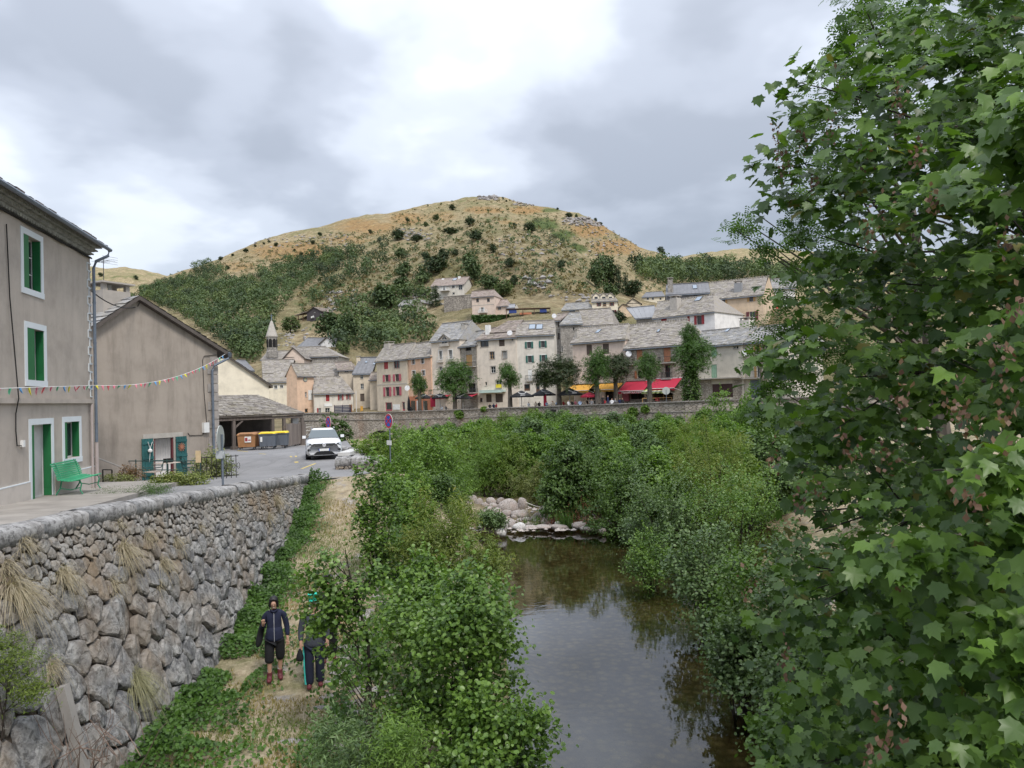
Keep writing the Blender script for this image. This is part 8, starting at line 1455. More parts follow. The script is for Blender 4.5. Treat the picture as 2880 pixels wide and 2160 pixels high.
def hand(J, E, wrist_i, wp, d, side, curl=.5):
    wp, d = Vector(wp), Vector(d).normalized(); s = Vector(side).normalized(); n = d.cross(s); palm = wp+d*.05; J.append((tuple(palm), (.026, .018))); pi_ = len(J)-1; E.append((wrist_i, pi_))
    for k in range(4):
        b = palm+d*.03+s*(.024-.016*k); l = (.030, .034, .032, .026)[k]; c = curl; p1 = b+d*l; p2 = p1+(d*(1-c)+n*c)*l*.8; chain(J, E, [tuple(b), tuple(p1), tuple(p2)], [.0095, .009, .008], pi_)
    t = wp+d*.025+s*.032; chain(J, E, [tuple(t), tuple(t+d*.028+s*.012+n*.008)], [.010, .009], pi_)
def hem(p, m): mb = MB(); mb.lathe([(.165, .80), (.17, .86), (.155, .98), (.14, 1.06)], 14); o = ob('hem', mb.me('hem', m, smooth=True), p); o.scale = (1, .8, 1)
def woman():
    r = empty('person', label='walking dark-haired person in navy zip jacket, black knee-length trousers and maroon boots', cat='person')
    # faces -Y; x to picture right. height 1.64
    J, E = [], []; J.append(((0, 0, .90), (.095, .075)))
    chain(J, E, [(0, .0, 1.02), (0, .01, 1.17), (0, .01, 1.31), (0, -.0, 1.37)], [(.085, .07), (.11, .08), (.11, .08), (.05, .05)], 0); nk = 4
    chain(J, E, [(0, -.015, 1.43), (-.005, -.035, 1.495), (-.005, -.035, 1.575)], [(.045, .048), (.068, .078), (.062, .074)], nk)
    chain(J, E, [(-.105, .01, 1.325), (-.165, .03, 1.28), (-.20, .05, 1.06), (-.205, -.13, 1.15)], [.05, .048, .04, .028], 3); hi = len(J)-1; hand(J, E, hi, (-.205, -.13, 1.15), (.05, -.45, .75), (1, 0, 0), .85)
    chain(J, E, [(.105, .01, 1.325), (.175, .02, 1.28), (.225, .04, 1.03), (.245, -.02, .80)], [.05, .048, .04, .027], 3); hi = len(J)-1; hand(J, E, hi, (.245, -.02, .80), (.0, -.15, -1), (-1, 0, 0), .6)
    chain(J, E, [(-.085, 0, .84), (-.10, -.06, .48), (-.105, -.02, .12), (-.105, -.02, .07), (-.115, -.15, .05)], [.075, .055, .038, .035, .018], 0)
    chain(J, E, [(.085, 0, .84), (.10, .03, .48), (.085, .10, .13), (.085, .09, .08), (.10, -.03, .05)], [.075, .055, .038, .035, .018], 0)
    ob('body', skin('body', J, E, 0, 2, SKINM), r)
    # jacket
    J, E = [((0, 0, .76), (.18, .145))], []; chain(J, E, [(0, .0, .95), (0, .01, 1.16), (0, .01, 1.30), (0, .0, 1.365)], [(.15, .12), (.155, .12), (.135, .10), (.07, .068)], 0)
    chain(J, E, [(-.12, .01, 1.325), (-.175, .03, 1.275), (-.21, .055, 1.05), (-.208, -.09, 1.125)], [.065, .064, .056, .045], 3); chain(J, E, [(.12, .01, 1.325), (.185, .02, 1.275), (.235, .045, 1.03), (.248, -.01, .84)], [.065, .064, .056, .044], 3); jk = ob('jacket', skin('jacket', J, E, 0, 2, NAVY), r); hem(jk, NAVY)
    mb = MB(); mb.tube([(0, -.135, .80), (0, -.14, .98), (.0, -.145, 1.16), (0, -.115, 1.31), (.0, -.085, 1.37)], .006, 4); ob('zip', mb.me('zip', METAL if False else plain('zip_grey', (.4, .4, .42), .4)), jk); mb = MB(); mb.tube([(-.07, -.02, 1.375), (-.05, -.08, 1.39), (0, -.10, 1.36), (.05, -.08, 1.39), (.07, -.02, 1.375), (0, .07, 1.41), (-.07, -.02, 1.375)], .018, 6); ob('collar', mb.me('collar', NAVY), jk)
    # knee trousers: skin legs below
    J, E = [((0, .0, .92), (.165, .13))], []; chain(J, E, [(-.088, 0, .78), (-.10, -.045, .55), (-.105, -.045, .36)], [.11, .098, .092], 0); chain(J, E, [(.088, 0, .78), (.10, .025, .55), (.098, .05, .37)], [.11, .098, .092], 0); ob('trousers', skin('trousers', J, E, 0, 2, BLK), r)
    for (x, y, x2, y2) in ((-.105, -.02, -.12, -.17), (.085, .09, .105, -.05)):
        J, E = [((x, y, .06), (.056, .056))], []; chain(J, E, [(x, y, .15), (x, y, .21)], [.052, .056], 0); chain(J, E, [((x+x2)/2, (y+y2)/2, .045), (x2, y2, .038)], [(.05, .045), (.046, .036)], 0); ob('boot', skin('boot', J, E, 0, 2, MARB), r); mb = MB(); mb.lathe([(.044, .2), (.044, .255)], 10, (x, y, 0)); ob('sock', mb.me('sock', SOCK), r)
        mb = MB(); mb.box((x2-.05, y2-.05, 0), (x+.05, y+.06, .018)); 
    # hair: cap plus side falls
    J, E = [((-.005, .0, 1.595), (.10, .10))], []; chain(J, E, [(-.005, .045, 1.52), (-.005, .05, 1.40)], [(.10, .075), (.085, .05)], 0); chain(J, E, [(-.005, .0, 1.665)], [.05], 0); chain(J, E, [(-.055, -.065, 1.585), (-.075, -.055, 1.51), (-.07, -.03, 1.44)], [.036, .028, .024], 0); chain(J, E, [(.045, -.065, 1.585), (.068, -.055, 1.51), (.065, -.03, 1.44)], [.036, .028, .024], 0); ob('hair', skin('hair', J, E, 0, 2, HAIR), r)
    # face
    mb = MB(); 
    for sx_ in (-.027, .022): mb.bar((sx_-.012, -.112, 1.505), (sx_+.012, -.112, 1.505), .008, .006)
    ob('eyes', mb.me('eyes', HAIR), r); mb = MB(); mb.bar((-.02, -.106, 1.45), (.015, -.106, 1.45), .005, .006); ob('mouth', mb.me('mouth', plain('teeth', (.7, .6, .56), .5)), r); J, E = [((-.003, -.105, 1.505), .008)], []; chain(J, E, [(-.003, -.120, 1.475)], [.013], 0); ob('nose', skin('nose', J, E, 0, 1, SKINM), r)
    # coat hanging from the raised hand
    J, E = [((-.21, .02, 1.20), (.03, .05))], []; chain(J, E, [(-.235, .07, 1.05), (-.27, .09, .90), (-.30, .08, .74), (-.33, .06, .66)], [(.06, .06), (.07, .055), (.07, .05), (.03, .03)], 0); return r, skin('coat', J, E, 0, 2, BLK)
pr, coat = woman(); p0 = W(275.5, 680, 14.9); gz = float(zbank(np.array(p0.x), np.array(14.9))); pr.location = (p0.x, 14.9, gz+.02); pr.rotation_euler = (0, 0, .28); pr.scale = (1.02,)*3
ct = ob('coat', coat, loc=pr.location, rot=pr.rotation_euler, scale=1.02, label='black coat hanging from the walking person\'s hand over the shoulder', cat='coat')
def walker(label, u, v, Y, rz, top, legm, stripe=None, cap=None, bag=False, s=1.0, step=.12):
    r = empty('person', label=label, cat='person'); J, E = [((0, 0, .94), (.10, .08))], []
    chain(J, E, [(0, 0, 1.08), (0, .01, 1.25), (0, .01, 1.40), (0, 0, 1.47)], [(.09, .07), (.14, .10), (.12, .085), (.05, .05)], 0); chain(J, E, [(0, -.01, 1.53), (0, -.02, 1.60), (0, -.02, 1.68)], [.048, (.07, .08), (.062, .074)], 4)
    for sg in (-1, 1):
        chain(J, E, [(sg*.12, .01, 1.42), (sg*.19, .02, 1.36), (sg*.24, .03, 1.10), (sg*.25, -.04, .88)], [.055, .052, .043, .03], 3); hand(J, E, len(J)-1, (sg*.25, -.04, .88), (0, -.1, -1), (-sg, 0, 0), .6)
        chain(J, E, [(sg*.09, 0, .86), (sg*.10, sg*step*.5-.02, .48), (sg*.10, sg*step, .1), (sg*.11, sg*step-.12, .05)], [.075, .055, .04, .02], 0)
    ob('body', skin('body', J, E, 0, 2, SKINM), r)
    J, E = [((0, 0, .80), (.18, .145))], []; chain(J, E, [(0, 0, 1.03), (0, .01, 1.25), (0, .01, 1.41)], [(.155, .12), (.17, .125), (.14, .1)], 0)
    for sg in (-1, 1): chain(J, E, [(sg*.125, .01, 1.41), (sg*.2, .02, 1.35), (sg*.245, .03, 1.12), (sg*.25, -.02, .90)], [.075, .075, .065, .05], 3)
    hem(ob('jacket', skin('jacket', J, E, 0, 2, top), r), top); J, E = [((0, 0, .9), (.155, .125))], []
    for sg in (-1, 1): chain(J, E, [(sg*.09, 0, .80), (sg*.10, sg*step*.5-.02, .48), (sg*.10, sg*step, .05)], [.115, .095, .09], 0)
    tq = ob('trousers', skin('trousers', J, E, 0, 2, legm), r)
    if stripe: mb = MB(); mb.tube([(-.20, -.0, .80), (-.19, -step*.5-.03, .48), (-.165, -step-.03, .10)], [.022, .022, .03], 6); ob('side_stripe', mb.me('side_stripe', stripe), tq)
    for sg in (-1, 1): J, E = [((sg*.10, sg*step, .06), .055)], []; chain(J, E, [(sg*.11, sg*step-.14, .045)], [(.05, .042)], 0); ob('shoe', skin('shoe', J, E, 0, 2, MARB), r)
    J, E = [((0, .0, 1.71), (.10, .105))], []; chain(J, E, [(0, .06, 1.62), (0, .06, 1.5)], [(.10, .07), (.08, .05)], 0); chain(J, E, [(0, 0, 1.785)], [.05], 0); ob('hair', skin('hair', J, E, 0, 2, cap or HAIR), r)
    if cap: mb = MB(); mb.box((-.07, -.16, 1.70), (.07, -.06, 1.715)); ob('cap_peak', mb.me('cap_peak', cap), r)
    p = W(u, v, Y); r.location = (p.x, Y, float(zbank(np.array(p.x), np.array(Y)))+.02); r.rotation_euler = (0, 0, rz); r.scale = (s,)*3
    return r
wk = walker('half-hidden walker with a turquoise cap and turquoise-striped trousers, carrying a small dark bag', 315, 682, 14.6, .25, plain('slate_blue_top', (.05, .055, .07), .9), plain('navy_trousers', (.010, .013, .03), .8, .2, 8, .2), stripe=plain('turquoise', (.05, .45, .40), .7), cap=plain('teal_cap', (.02, .45, .33), .6), s=1.0, step=.05)
J, E = [((0, 0, .12), (.02, .02))], []; chain(J, E, [(0, 0, .05), (0, 0, -.06), (0, 0, -.13)], [(.05, .045), (.09, .06), (.07, .05)], 0); bp_ = wk.location; ob('handbag', skin('handbag', J, E, 0, 2, BLK), loc=(bp_.x-.24, bp_.y-.15, bp_.z+.68), label='small dark handbag held by the walker with the striped trousers', cat='bag')
walker('walker in black seen mostly behind the sapling leaves, following the others', 329, 664, 15.6, .3, BLK, BLK, s=.98, step=.10)
# ================================================================== CAFE TERRACE
AWY = plain('orange_awning', (.58, .30, .05), .8, .06, 1, .1); AWR = plain('red_awning', (.42, .025, .055), .8, .06, 1, .1); PBK = plain('black_canvas', (.022, .023, .027), .8, .15, 2, .2); WHTC = plain('white_canvas', (.65, .65, .66), .8)
def stripes(name, c1, c2, n):
    m, t, b, o = newmat(name); v = coord(t); s = N(t, 'ShaderNodeSeparateXYZ'); L(t, v, s.inputs[0]); f = mathn(t, 'GREATER_THAN', mathn(t, 'SINE', mathn(t, 'MULTIPLY', s.outputs[0], n)), 0.0); L(t, mixc(t, f, c1, c2), b.inputs['Base Color']); b.inputs['Roughness'].default_value = .8; return m
STR = stripes('striped_awning', (.62, .65, .30), (.22, .30, .10), 9)
def awning(H, tr, x0, x1, ytop, out, drop, mat, label, val=.3, valm=None, splay=.5):
    H.tr = tr; a, zt_ = H.loc((x0, ytop)); b_, _ = H.loc((x1, ytop)); r = empty('awning', H.o+H.ux*a+Vector((0, 0, zt_)), H.a, label=label, cat='awning'); w_ = b_-a
    P = [(0, 0, 0), (w_, 0, 0), (w_, -out, -drop), (0, -out, -drop)]; mb = MB(); mb.add(P+[(x, y, z-.03) for x, y, z in P], [(0, 3, 2, 1), (4, 5, 6, 7), (0, 1, 5, 4), (1, 2, 6, 5), (2, 3, 7, 6), (3, 0, 4, 7)]); cl = ob('canopy', mb.me('canopy', mat, tint=False), r); mb = MB(); n = int(w_/.35)
    for k in range(n): x = w_*k/n; mb.box((x, -out-.02, -drop-val+(.05 if k % 2 else 0)), (x+w_/n, -out, -drop)) 
    ob('valance', mb.me('valance', valm or mat, tint=False), r); mb = MB(); mb.tube([(0, -out-.03, -drop), (w_, -out-.03, -drop)], .05, 6); mb.box((0, -.02, .005), (w_, .15, .12)); ob('front_bar', mb.me('front_bar', WHTC), r)
    for x in (.15, w_-.15): mb = MB(); mb.tube([(x, 0, -drop-.4), (x, -out*.6, -drop-.1), (x, -out, -drop-.02)], .03, 5); ob('arm', mb.me('arm', WHTC), r)
    return r, w_, out, drop
awning(HPK, Z4, 352, 545, 765, 1.9, .95, AWY, 'orange-yellow awning on the left half of the pink house, partly behind trees'); awning(HPK, Z4, 600, 800, 752, 1.9, 1.0, AWY, 'orange-yellow awning on the right half of the pink house'); 
ra, w_, ou, dr = awning(HST, Z4, 825, 1050, 738, 2.2, 1.35, AWR, 'left red awning with white lettering on its valance', val=.42); awning(HST, Z4, 1085, 1320, 715, 2.2, 1.35, AWR, 'right red awning above the striped one'); awning(HST, Z4, 1045, 1262, 778, 2.6, .75, STR, 'yellow-green striped awning below the right red awning', val=.3)
def text(s, size, mat, parent, loc, rot, name='lettering'):
    cu = bpy.data.curves.new('t', 'FONT'); cu.body = s; cu.size = size; cu.extrude = .008; cu.align_x = 'LEFT'; o = bpy.data.objects.new('t', cu); sc.collection.objects.link(o); dg = bpy.context.evaluated_depsgraph_get(); me = bpy.data.meshes.new_from_object(o.evaluated_get(dg)); bpy.data.objects.remove(o); me.materials.clear(); me.materials.append(mat); return ob(name, me, parent, loc=loc, rot=rot)
for s_, x_ in (('Maison', .14), ('FOLCHER', .44)): text(s_, .46, WHTC, ra, (w_*x_, -ou-.05, -dr-.36), (math.pi/2, 0, 0))
def awn2(label, tr, x0, x1, y0, Y, out, drop, mat):
    a, b_ = W(*tr(x0, y0), Y), W(*tr(x1, y0), Y-2); b_.z = a.z; r = empty('awning', a, math.atan2(b_.y-a.y, b_.x-a.x), label=label, cat='awning'); w_ = (b_-a).length; mb = MB(); P = [(0, 0, 0), (w_, 0, 0), (w_, -out, -drop), (0, -out, -drop)]; mb.add(P+[(x, y, z-.03) for x, y, z in P], [(0, 3, 2, 1), (4, 5, 6, 7), (0, 1, 5, 4), (1, 2, 6, 5), (2, 3, 7, 6), (3, 0, 4, 7)]); ob('canopy', mb.me('canopy', mat, tint=False), r); mb = MB(); mb.box((0, -out-.02, -drop-.2), (w_, -out, -drop)); ob('valance', mb.me('valance', mat, tint=False), r)
awn2('small red awning behind the first two black parasols', B4, 700, 815, 148, 127.5, 1.6, .5, AWR); awn2('small red awning behind the third black parasol', B4, 1050, 1178, 135, 124, 1.8, .6, AWR)
def parasol(label, tr, cx, x0, x1, yap, yed, dY, mat, white=True, group=None):
    u, v = tr(cx, yed); k_, t_ = kt(u, v); Yw = float(np.interp(k_, PWk, PWy)); Y = Yw+dY; c = W(u, v, Y); zg = float(np.interp(k_, PWk, PWz))-.5; zap = W(*tr(cx, yap), Y).z; R0 = (x1-x0)/2*tr.k/2.8125*Y/740; r = empty('parasol', (c.x, c.y, zg), float(vr.uniform(0, .8)), label=label, cat='parasol', group=group); he = c.z-zg; ha = max(zap-zg, he+.45)
    n = 8; V = [(0, 0, ha)]+[(R0*.28*math.cos(2*math.pi*k/n), R0*.28*math.sin(2*math.pi*k/n), ha-(ha-he)*.22) for k in range(n)]+[(R0*math.cos(2*math.pi*k/n), R0*math.sin(2*math.pi*k/n), he) for k in range(n)]+[(R0*.99*math.cos(2*math.pi*k/n), R0*.99*math.sin(2*math.pi*k/n), he-.2) for k in range(n)]
    F = [(0, 1+k, 1+(k+1) % n) for k in range(n)]+[(1+k, 9+k, 9+(k+1) % n, 1+(k+1) % n) for k in range(n)]+[(9+k, 17+k, 17+(k+1) % n, 9+(k+1) % n) for k in range(n)]; ob('canopy', mesh('canopy', V, F, mat, [.5]*len(F)), r); mb = MB(); mb.tube([(0, 0, 0), (0, 0, ha-.03)], .05, 6); ob('pole', mb.me('pole', WHTC), r)
    mb = MB(); mb.box((-.35, -.35, 0), (.35, .35, .08)); ob('base', mb.me('base', TRIMB), r); mb = MB()
    for k in range(n): g = 2*math.pi*k/n; mb.bar((0, 0, ha-.1), (R0*.97*math.cos(g), R0*.97*math.sin(g), he-.04), .03)
    ob('ribs', mb.me('ribs', METAL), r)
    if white:
        rz = -r.rotation_euler[2]; mb = MB()
        for gg in (-math.pi/2+.0,): 
            g = gg+rz; g = round((g-math.pi/8)/(math.pi/4))*(math.pi/4)+math.pi/8; d = Vector((math.cos(g), math.sin(g), 0)); s_ = Vector((-d.y, d.x, 0)); ap = R0*math.cos(math.pi/8); f0, f1 = .5, .5
            def on(f, s): return d*(ap*f)+s_*s+Vector((0, 0, ha-(ha-he)*(.22+.78*(f-.28)/.72)+.03))
            arc = [on(.42+.22*math.sin(a_), .75*math.cos(a_)*.55) for a_ in np.linspace(math.pi+.5, 2*math.pi-.5, 7)]; arc = [on(.48+.20*(q*q), q*.55) for q in (-1, -.6, -.2, .2, .6, 1)][::1]; arc = [on(.70-.28*q*q, q*.6) for q in (-1, -.6, -.2, .2, .6, 1)]; mb.tube(arc, .055, 4); mb.bar(on(.9, -.35), on(.9, .35), .03, .16)
        ob('emblem', mb.me('emblem', WHTC), r)
    return r
G_ = 'black cafe parasols'
parasol('leftmost black parasol, by the salmon house', B4, 440, 330, 560, 128, 185, 6, PBK); parasol('second black parasol from the left, overlapping the first', B4, 660, 550, 790, 125, 182, 5.5, PBK); parasol('third black parasol, beside the trunk of the big round tree', B4, 970, 830, 1110, 118, 185, 5, PBK)
parasol('fourth black parasol with a white emblem, left of the red banner', Z3, 1830, 1680, 1975, 1058, 1122, 4.5, PBK); parasol('fifth black parasol with a white emblem, right of the red banner', Z4, 92, -15, 200, 800, 852, 4.5, PBK); parasol('sixth black parasol with a white wing-like emblem, next to the red parasol', Z4, 322, 210, 440, 792, 848, 4.5, PBK)
parasol('small bright red parasol among the diners', Z4, 496, 415, 576, 830, 864, 3.5, AWR, white=False)
# red banner, boards, other small things
def gp(tr, x, y, dY):
    u, v = tr(x, y); k_, t_ = kt(u, v); Y = float(np.interp(k_, PWk, PWy))+dY; return W(u, v, Y), Y, float(np.interp(k_, PWk, PWz))-.5
c, Y, zg = gp(Z4, 104, 900, 3); mb = MB(); mb.box((-.22, -.02, .3), (.22, .02, 2.2)); ob('banner', mb.me('banner', AWR), loc=(c.x, c.y, zg), label='narrow vertical red banner between two black parasols', cat='banner'); c, Y, zg = gp(B4, 565, 240, 4); mb = MB(); mb.box((-.4, -.03, 1.1), (.4, .03, 2.6)); ob('banner', mb.me('banner', AWR), loc=(c.x, c.y, zg), label='red sign panel under the second black parasol', cat='banner')
c, Y, zg = gp(B4, 240, 270, 5); mb = MB(); mb.lathe([(.12, .3), (.3, .9), (.22, 2.2), (.04, 3.0)], 8); mb.tube([(0, 0, 0), (0, 0, 3.1)], .04, 5); ob('folded_parasol', mb.me('folded_parasol', PBK), loc=(c.x, c.y, zg), label='folded dark parasol at the corner of the red-shuttered house', cat='parasol')
for (tr, x, y, lab, col, w_, h0, h1) in ((Z2, 1310, 1140, 'yellow and brown notice post beside the river wall', 'ochre_wood', .25, .2, 1.9), (Z2, 1405, 1140, 'thin post with an orange flag on the sloping street', 'orange_awning', .2, .8, 1.6)):
    c, Y, zg = gp(tr, x, y, 4); mb = MB(); mb.box((-w_, -.03, h0), (w_, .03, h1)); mb.tube([(-w_, 0, 0), (-w_, 0, h1+.1)], .04, 5); ob('notice_post', mb.me('notice_post', MT[col]), loc=(c.x, c.y, zg), label=lab, cat='post')
c, Y, zg = gp(Z2, 1240, 1140, 3); r = empty('board_stand', (c.x, c.y, zg), label='dark slatted display boards standing before the grey red-shuttered house', cat='display board')
for k in range(6): mb = MB(); mb.box((-1.45, -.03, .35+.25*k), (1.45, .03, .35+.25*k+.19)); ob('slat', mb.me('slat', plain('blue_black', (.025, .03, .06), .6)), r)
for x in (-1.5, -.1, 1.4): mb = MB(); mb.box((x, .035, 0), (x+.12, .12, 1.9)); ob('post', mb.me('post', MAR), r)
c, Y, zg = gp(Z2, 1357, 1060, 4); mb = MB(); mb.tube([(0, 0, 0), (0, 0, 4.2)], .05, 6); r = empty('lamp_post', (c.x, c.y, zg), label='pale thin lamp post rising by the sloping street', cat='lamp post'); ob('post', mb.me('post', WHTC), r)
for (x, y) in ((518, 1030),): 
    c = W(*Z3(x, y), 131); mb = MB(); mb.lathe([(.02, -.1), (.45, .0), (.5, .05)], 14); mb.tube([(0, 0, -.3), (0, 0, 0)], .03, 5); ob('satellite_dish', mb.me('satellite_dish', WHTC), loc=(c.x, c.y-.4, c.z), rot=(math.pi/2-.2, 0, -.3), label='white satellite dish on the corner of the red-shuttered house', cat='satellite dish')
for (tr, x, y, Y, lab) in ((Z3, 1695, 395, 120, 'white satellite dish on the loft of the cream house'), (Z4, 848, 490, 106.3, 'white satellite dish at the left corner of the bare stone house'), (Z4, 1882, 482, 95.5, 'white satellite dish on the right half of the grey promenade house'), (Z4, 185, 153, 137, 'white satellite dish above the hipped stone house')):
    c = W(*tr(x, y), Y); mb = MB(); mb.lathe([(.02, -.1), (.4, .0), (.44, .05)], 14); mb.tube([(0, 0, -.35), (0, 0, 0)], .03, 5); ob('satellite_dish', mb.me('satellite_dish', WHTC), loc=(c.x, c.y, c.z), rot=(math.pi/2-.2, 0, -.2), label=lab, cat='satellite dish')
# seated diners and tables
SJ, SE = [((0, 0, .55), (.15, .13))], []; chain(SJ, SE, [(0, .05, .8), (0, .04, 1.0), (0, .02, 1.08)], [(.15, .11), (.14, .09), (.05, .05)], 0); chain(SJ, SE, [(0, -.0, 1.18), (0, -.0, 1.27)], [(.085, .09), (.075, .08)], 3)
for sg in (-1, 1): chain(SJ, SE, [(sg*.19, .03, .98), (sg*.24, -.05, .76), (sg*.15, -.28, .76)], [.06, .05, .035], 2); chain(SJ, SE, [(sg*.11, -.1, .52), (sg*.12, -.42, .50), (sg*.12, -.42, .08)], [.09, .07, .05], 0)
sm = skin('body', SJ, SE, 0, 1); SJ2 = SJ; 
STJ, STE = [((0, 0, .92), (.15, .11))], []; chain(STJ, STE, [(0, 0, 1.15), (0, 0, 1.4), (0, 0, 1.48)], [(.14, .10), (.15, .1), (.05, .05)], 0); chain(STJ, STE, [(0, -.01, 1.6), (0, -.01, 1.68)], [(.085, .09), (.075, .08)], 3)
for sg in (-1, 1): chain(STJ, STE, [(sg*.2, 0, 1.36), (sg*.25, .02, 1.1), (sg*.24, -.1, .9)], [.06, .05, .035], 2); chain(STJ, STE, [(sg*.1, 0, .8), (sg*.11, -.02, .45), (sg*.11, 0, .06)], [.10, .07, .055], 0)
st_m = skin('body', STJ, STE, 0, 1)
def dress(src, col, hairc, standing):
    me = src.copy(); me.materials.clear()
    for m_ in (col, MT['navy_trousers'], SKINM, hairc): me.materials.append(m_)
    zc_ = .0; h0, h1, h2 = (.62, 1.09, 1.27) if not standing else (.9, 1.49, 1.68)
    for p in me.polygons: c = p.center; p.material_index = 1 if c.z < h0 and not (c.z > .7) else 0 if c.z < h1 else 3 if (c.z > h2 or c.y > .02) else 2
    return me
TOPS = {'red': (.45, .03, .04), 'white': (.65, .65, .66), 'pink': (.70, .22, .27), 'black': (.02, .02, .022), 'pale blue': (.35, .45, .60), 'grey': (.2, .2, .21), 'navy': (.02, .03, .09), 'beige': (.5, .42, .32)}
HC = {'dark': HAIR, 'grey': plain('grey_hair', (.3, .3, .3), .8), 'brown': plain('brown_hair', (.07, .035, .02), .7), 'blond': plain('blond_hair', (.35, .24, .12), .7)}
DM = {}
def diner(tr, x, y, dY, top, hc, where, standing=False, rz=None):
    k = (top, hc, standing)
    if k not in DM: DM[k] = dress(st_m if standing else sm, plain('top_'+top.replace(' ', '_'), TOPS[top], .9), HC[hc], standing)
    c, Y, zg = gp(tr, x, y, dY); ob('person', DM[k], loc=(c.x, c.y, zg), rot=float(vr.uniform(-1.2, 1.2)) if rz is None else rz, label='%s guest, %s hair, %s top, %s' % ('standing' if standing else 'seated', hc, top, where), cat='person')
for i, (x, top, hc, wh) in enumerate(((268, 'black', 'dark', 'beside the folded parasol'), (690, 'white', 'brown', 'under the second black parasol'), (740, 'grey', 'grey', 'in the shade left of the big tree'), (1335, 'black', 'brown', 'alone in front of the cream house'), (1388, 'navy', 'dark', 'left one of the pair before the cream house'), (1422, 'red', 'dark', 'right one of the pair before the cream house'), (1860, 'white', 'grey', 'left of the red banner'), (1955, 'beige', 'blond', 'under the fourth black parasol'), (2005, 'black', 'dark', 'just left of the red banner'), (2105, 'pale blue', 'grey', 'directly below the red banner'), (2180, 'white', 'grey', 'right of the red banner'))): diner(B4, x, 280, 3.2+(i % 3)*.5, top, hc, wh, rz=(2.8 if i % 4 == 0 else None))
for i, (x, top, hc, wh) in enumerate(((25, 'beige', 'brown', 'at the left edge of the sixth parasol group'), (85, 'pale blue', 'blond', 'second from the left before the sixth parasol'), (170, 'red', 'dark', 'at the foot of the sixth parasol pole'), (240, 'white', 'brown', 'behind a table under the sixth parasol'), (290, 'black', 'brown', 'between the sixth parasol and the red one'), (335, 'pink', 'blond', 'before the red parasol'), (400, 'pale blue', 'brown', 'left under the red parasol'), (455, 'beige', 'blond', 'middle of the table under the red parasol'), (500, 'black', 'dark', 'right under the red parasol'), (560, 'grey', 'grey', 'right of the red parasol'), (610, 'black', 'brown', 'left of the deep green tree trunk'), (730, 'red', 'brown', 'right of the deep green tree trunk'), (840, 'white', 'brown', 'under the right orange awning'), (890, 'grey', 'grey', 'in the middle below the right orange awning'), (950, 'navy', 'dark', 'at the right end of the orange awning'), (985, 'black', 'grey', 'against the red doorway'))): diner(B5, x, 430, 2.4+(i % 3)*.8, top, hc, wh)
diner(B5, 715, 400, 3.0, 'black', 'dark', 'just right of the deep green tree', True); diner(B5, 785, 400, 3.2, 'navy', 'brown', 'below the left end of the orange awning', True)
tb = empty('cafe_table', label='small dark cafe table on the promenade', cat='table', group='cafe tables'); mb = MB(); mb.lathe([(.42, .72), (.42, .75)], 12); kid('table_top', mb.me('table_top', BRN), tb); mb = MB(); mb.tube([(0, 0, 0), (0, 0, .72)], .04, 6); kid('pedestal', mb.me('pedestal', METAL), tb); first = True
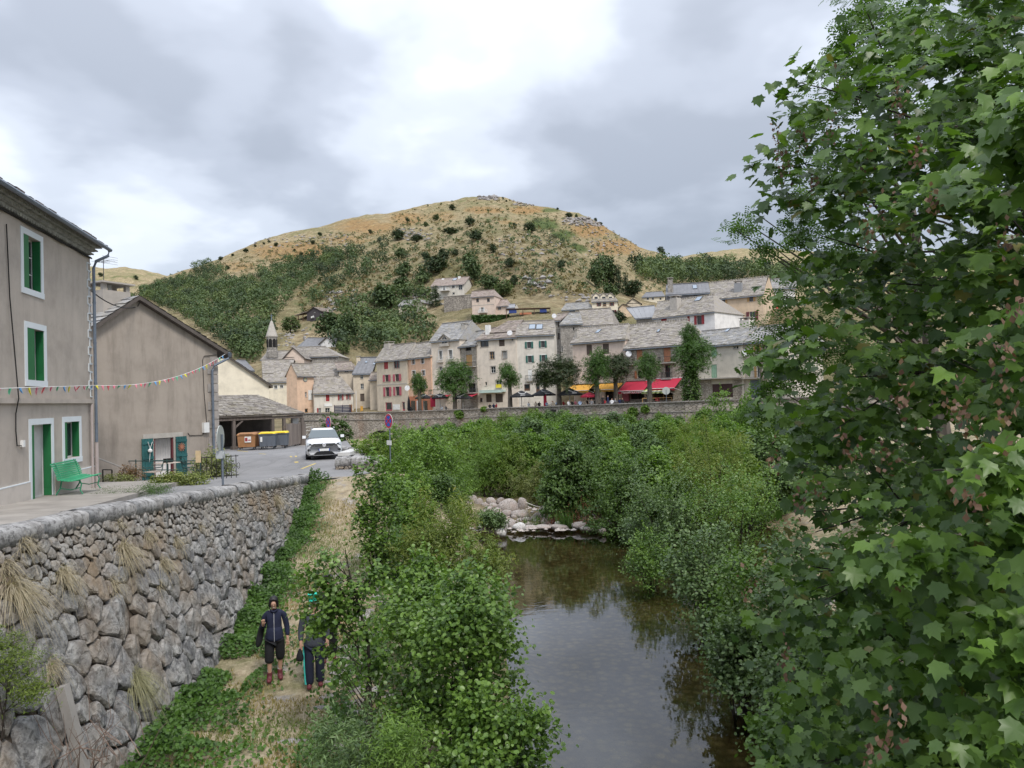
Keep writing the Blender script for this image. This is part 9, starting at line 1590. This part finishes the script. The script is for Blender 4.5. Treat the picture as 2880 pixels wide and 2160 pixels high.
for (tr, x, wh) in ((B4, 400, 'under the leftmost parasol'), (B4, 620, 'under the second parasol'), (B4, 780, 'left of the big round tree'), (B4, 1060, 'under the third parasol'), (B4, 1790, 'under the fourth parasol'), (B4, 1990, 'left of the red banner'), (B4, 2140, 'right of the red banner'), (B5, 60, 'left of the sixth parasol'), (B5, 205, 'under the sixth parasol'), (B5, 370, 'left under the red parasol'), (B5, 530, 'right under the red parasol'), (B5, 690, 'by the deep green tree trunk'), (B5, 860, 'under the right orange awning'), (B5, 1120, 'at the butcher counter below the left red awning'), (B5, 1450, 'below the striped awning')):
    c, Y, zg = gp(tr, x, 440, 2.9); lab = 'small dark cafe table '+wh
    if first: tb.location = (c.x, c.y, zg); tb['label'] = lab; first = False
    else: dup(tb, (c.x, c.y, zg), 0, label=lab)
c, Y, zg = gp(B5, 1480, 380, 3.5); r = empty('red_chair', (c.x, c.y, zg), .3, label='bright red chair below the striped awning', cat='chair'); mb = MB(); mb.box((-.25, -.25, .45), (.25, .25, .5)); ob('seat', mb.me('seat', AWR), r); mb = MB(); mb.bar((-.23, .24, .5), (-.23, .24, 1.1), .05); mb.bar((.23, .24, .5), (.23, .24, 1.1), .05); mb.bar((-.23, .24, 1.08), (.23, .24, 1.08), .06); mb.bar((-.23, .24, .8), (.23, .24, .8), .05); ob('backrest', mb.me('backrest', AWR), r)
for sx_ in (-.22, .22):
    for sy_ in (-.22, .22): mb = MB(); mb.bar((sx_, sy_, 0), (sx_, sy_, .45), .04); ob('leg', mb.me('leg', AWR), r)
c, Y, zg = gp(B5, 1560, 360, 4.5); r = empty('shop_bench', (c.x-1.2, c.y, zg), 0, label='ochre timber bench and rail frame under the striped awning', cat='bench'); mb = MB()
for z in (.45, 1.1): mb.bar((-1.6, 0, z), (2.2, 0, z), .08)
ob('rail', mb.me('rail', OCH), r)
for x in (-1.6, .3, 2.2): mb = MB(); mb.bar((x, 0, 0), (x, 0, 1.14), .08); ob('post', mb.me('post', OCH), r)
# parked white car glimpsed by the barn, as the photo shows only its roof
p = hit(*Z2(1018, 368)); r = empty('parked_car', p, .2, label='small pale car seen beside the dark timber barn on the slope', cat='car'); mb = MB(); mb.prism([(-2, .3), (2, .3), (2.05, .8), (1.3, .95), (.9, 1.4), (-.8, 1.45), (-1.5, .95), (-2, .85)], -.85, .85); ob('body', mb.me('body', WHITE), r); mb = MB(); mb.prism([(1.2, .97), (.85, 1.33), (-.75, 1.37), (-1.35, .97)], -.87, .87); ob('side_window', mb.me('side_window', GLASS), r)
for x in (-1.25, 1.25):
    for y in (-.8, .8): mb = MB(); mb.tube([(x, y-.1, .32), (x, y+.1, .32)], .32, 12); ob('wheel', mb.me('wheel', METAL), r)
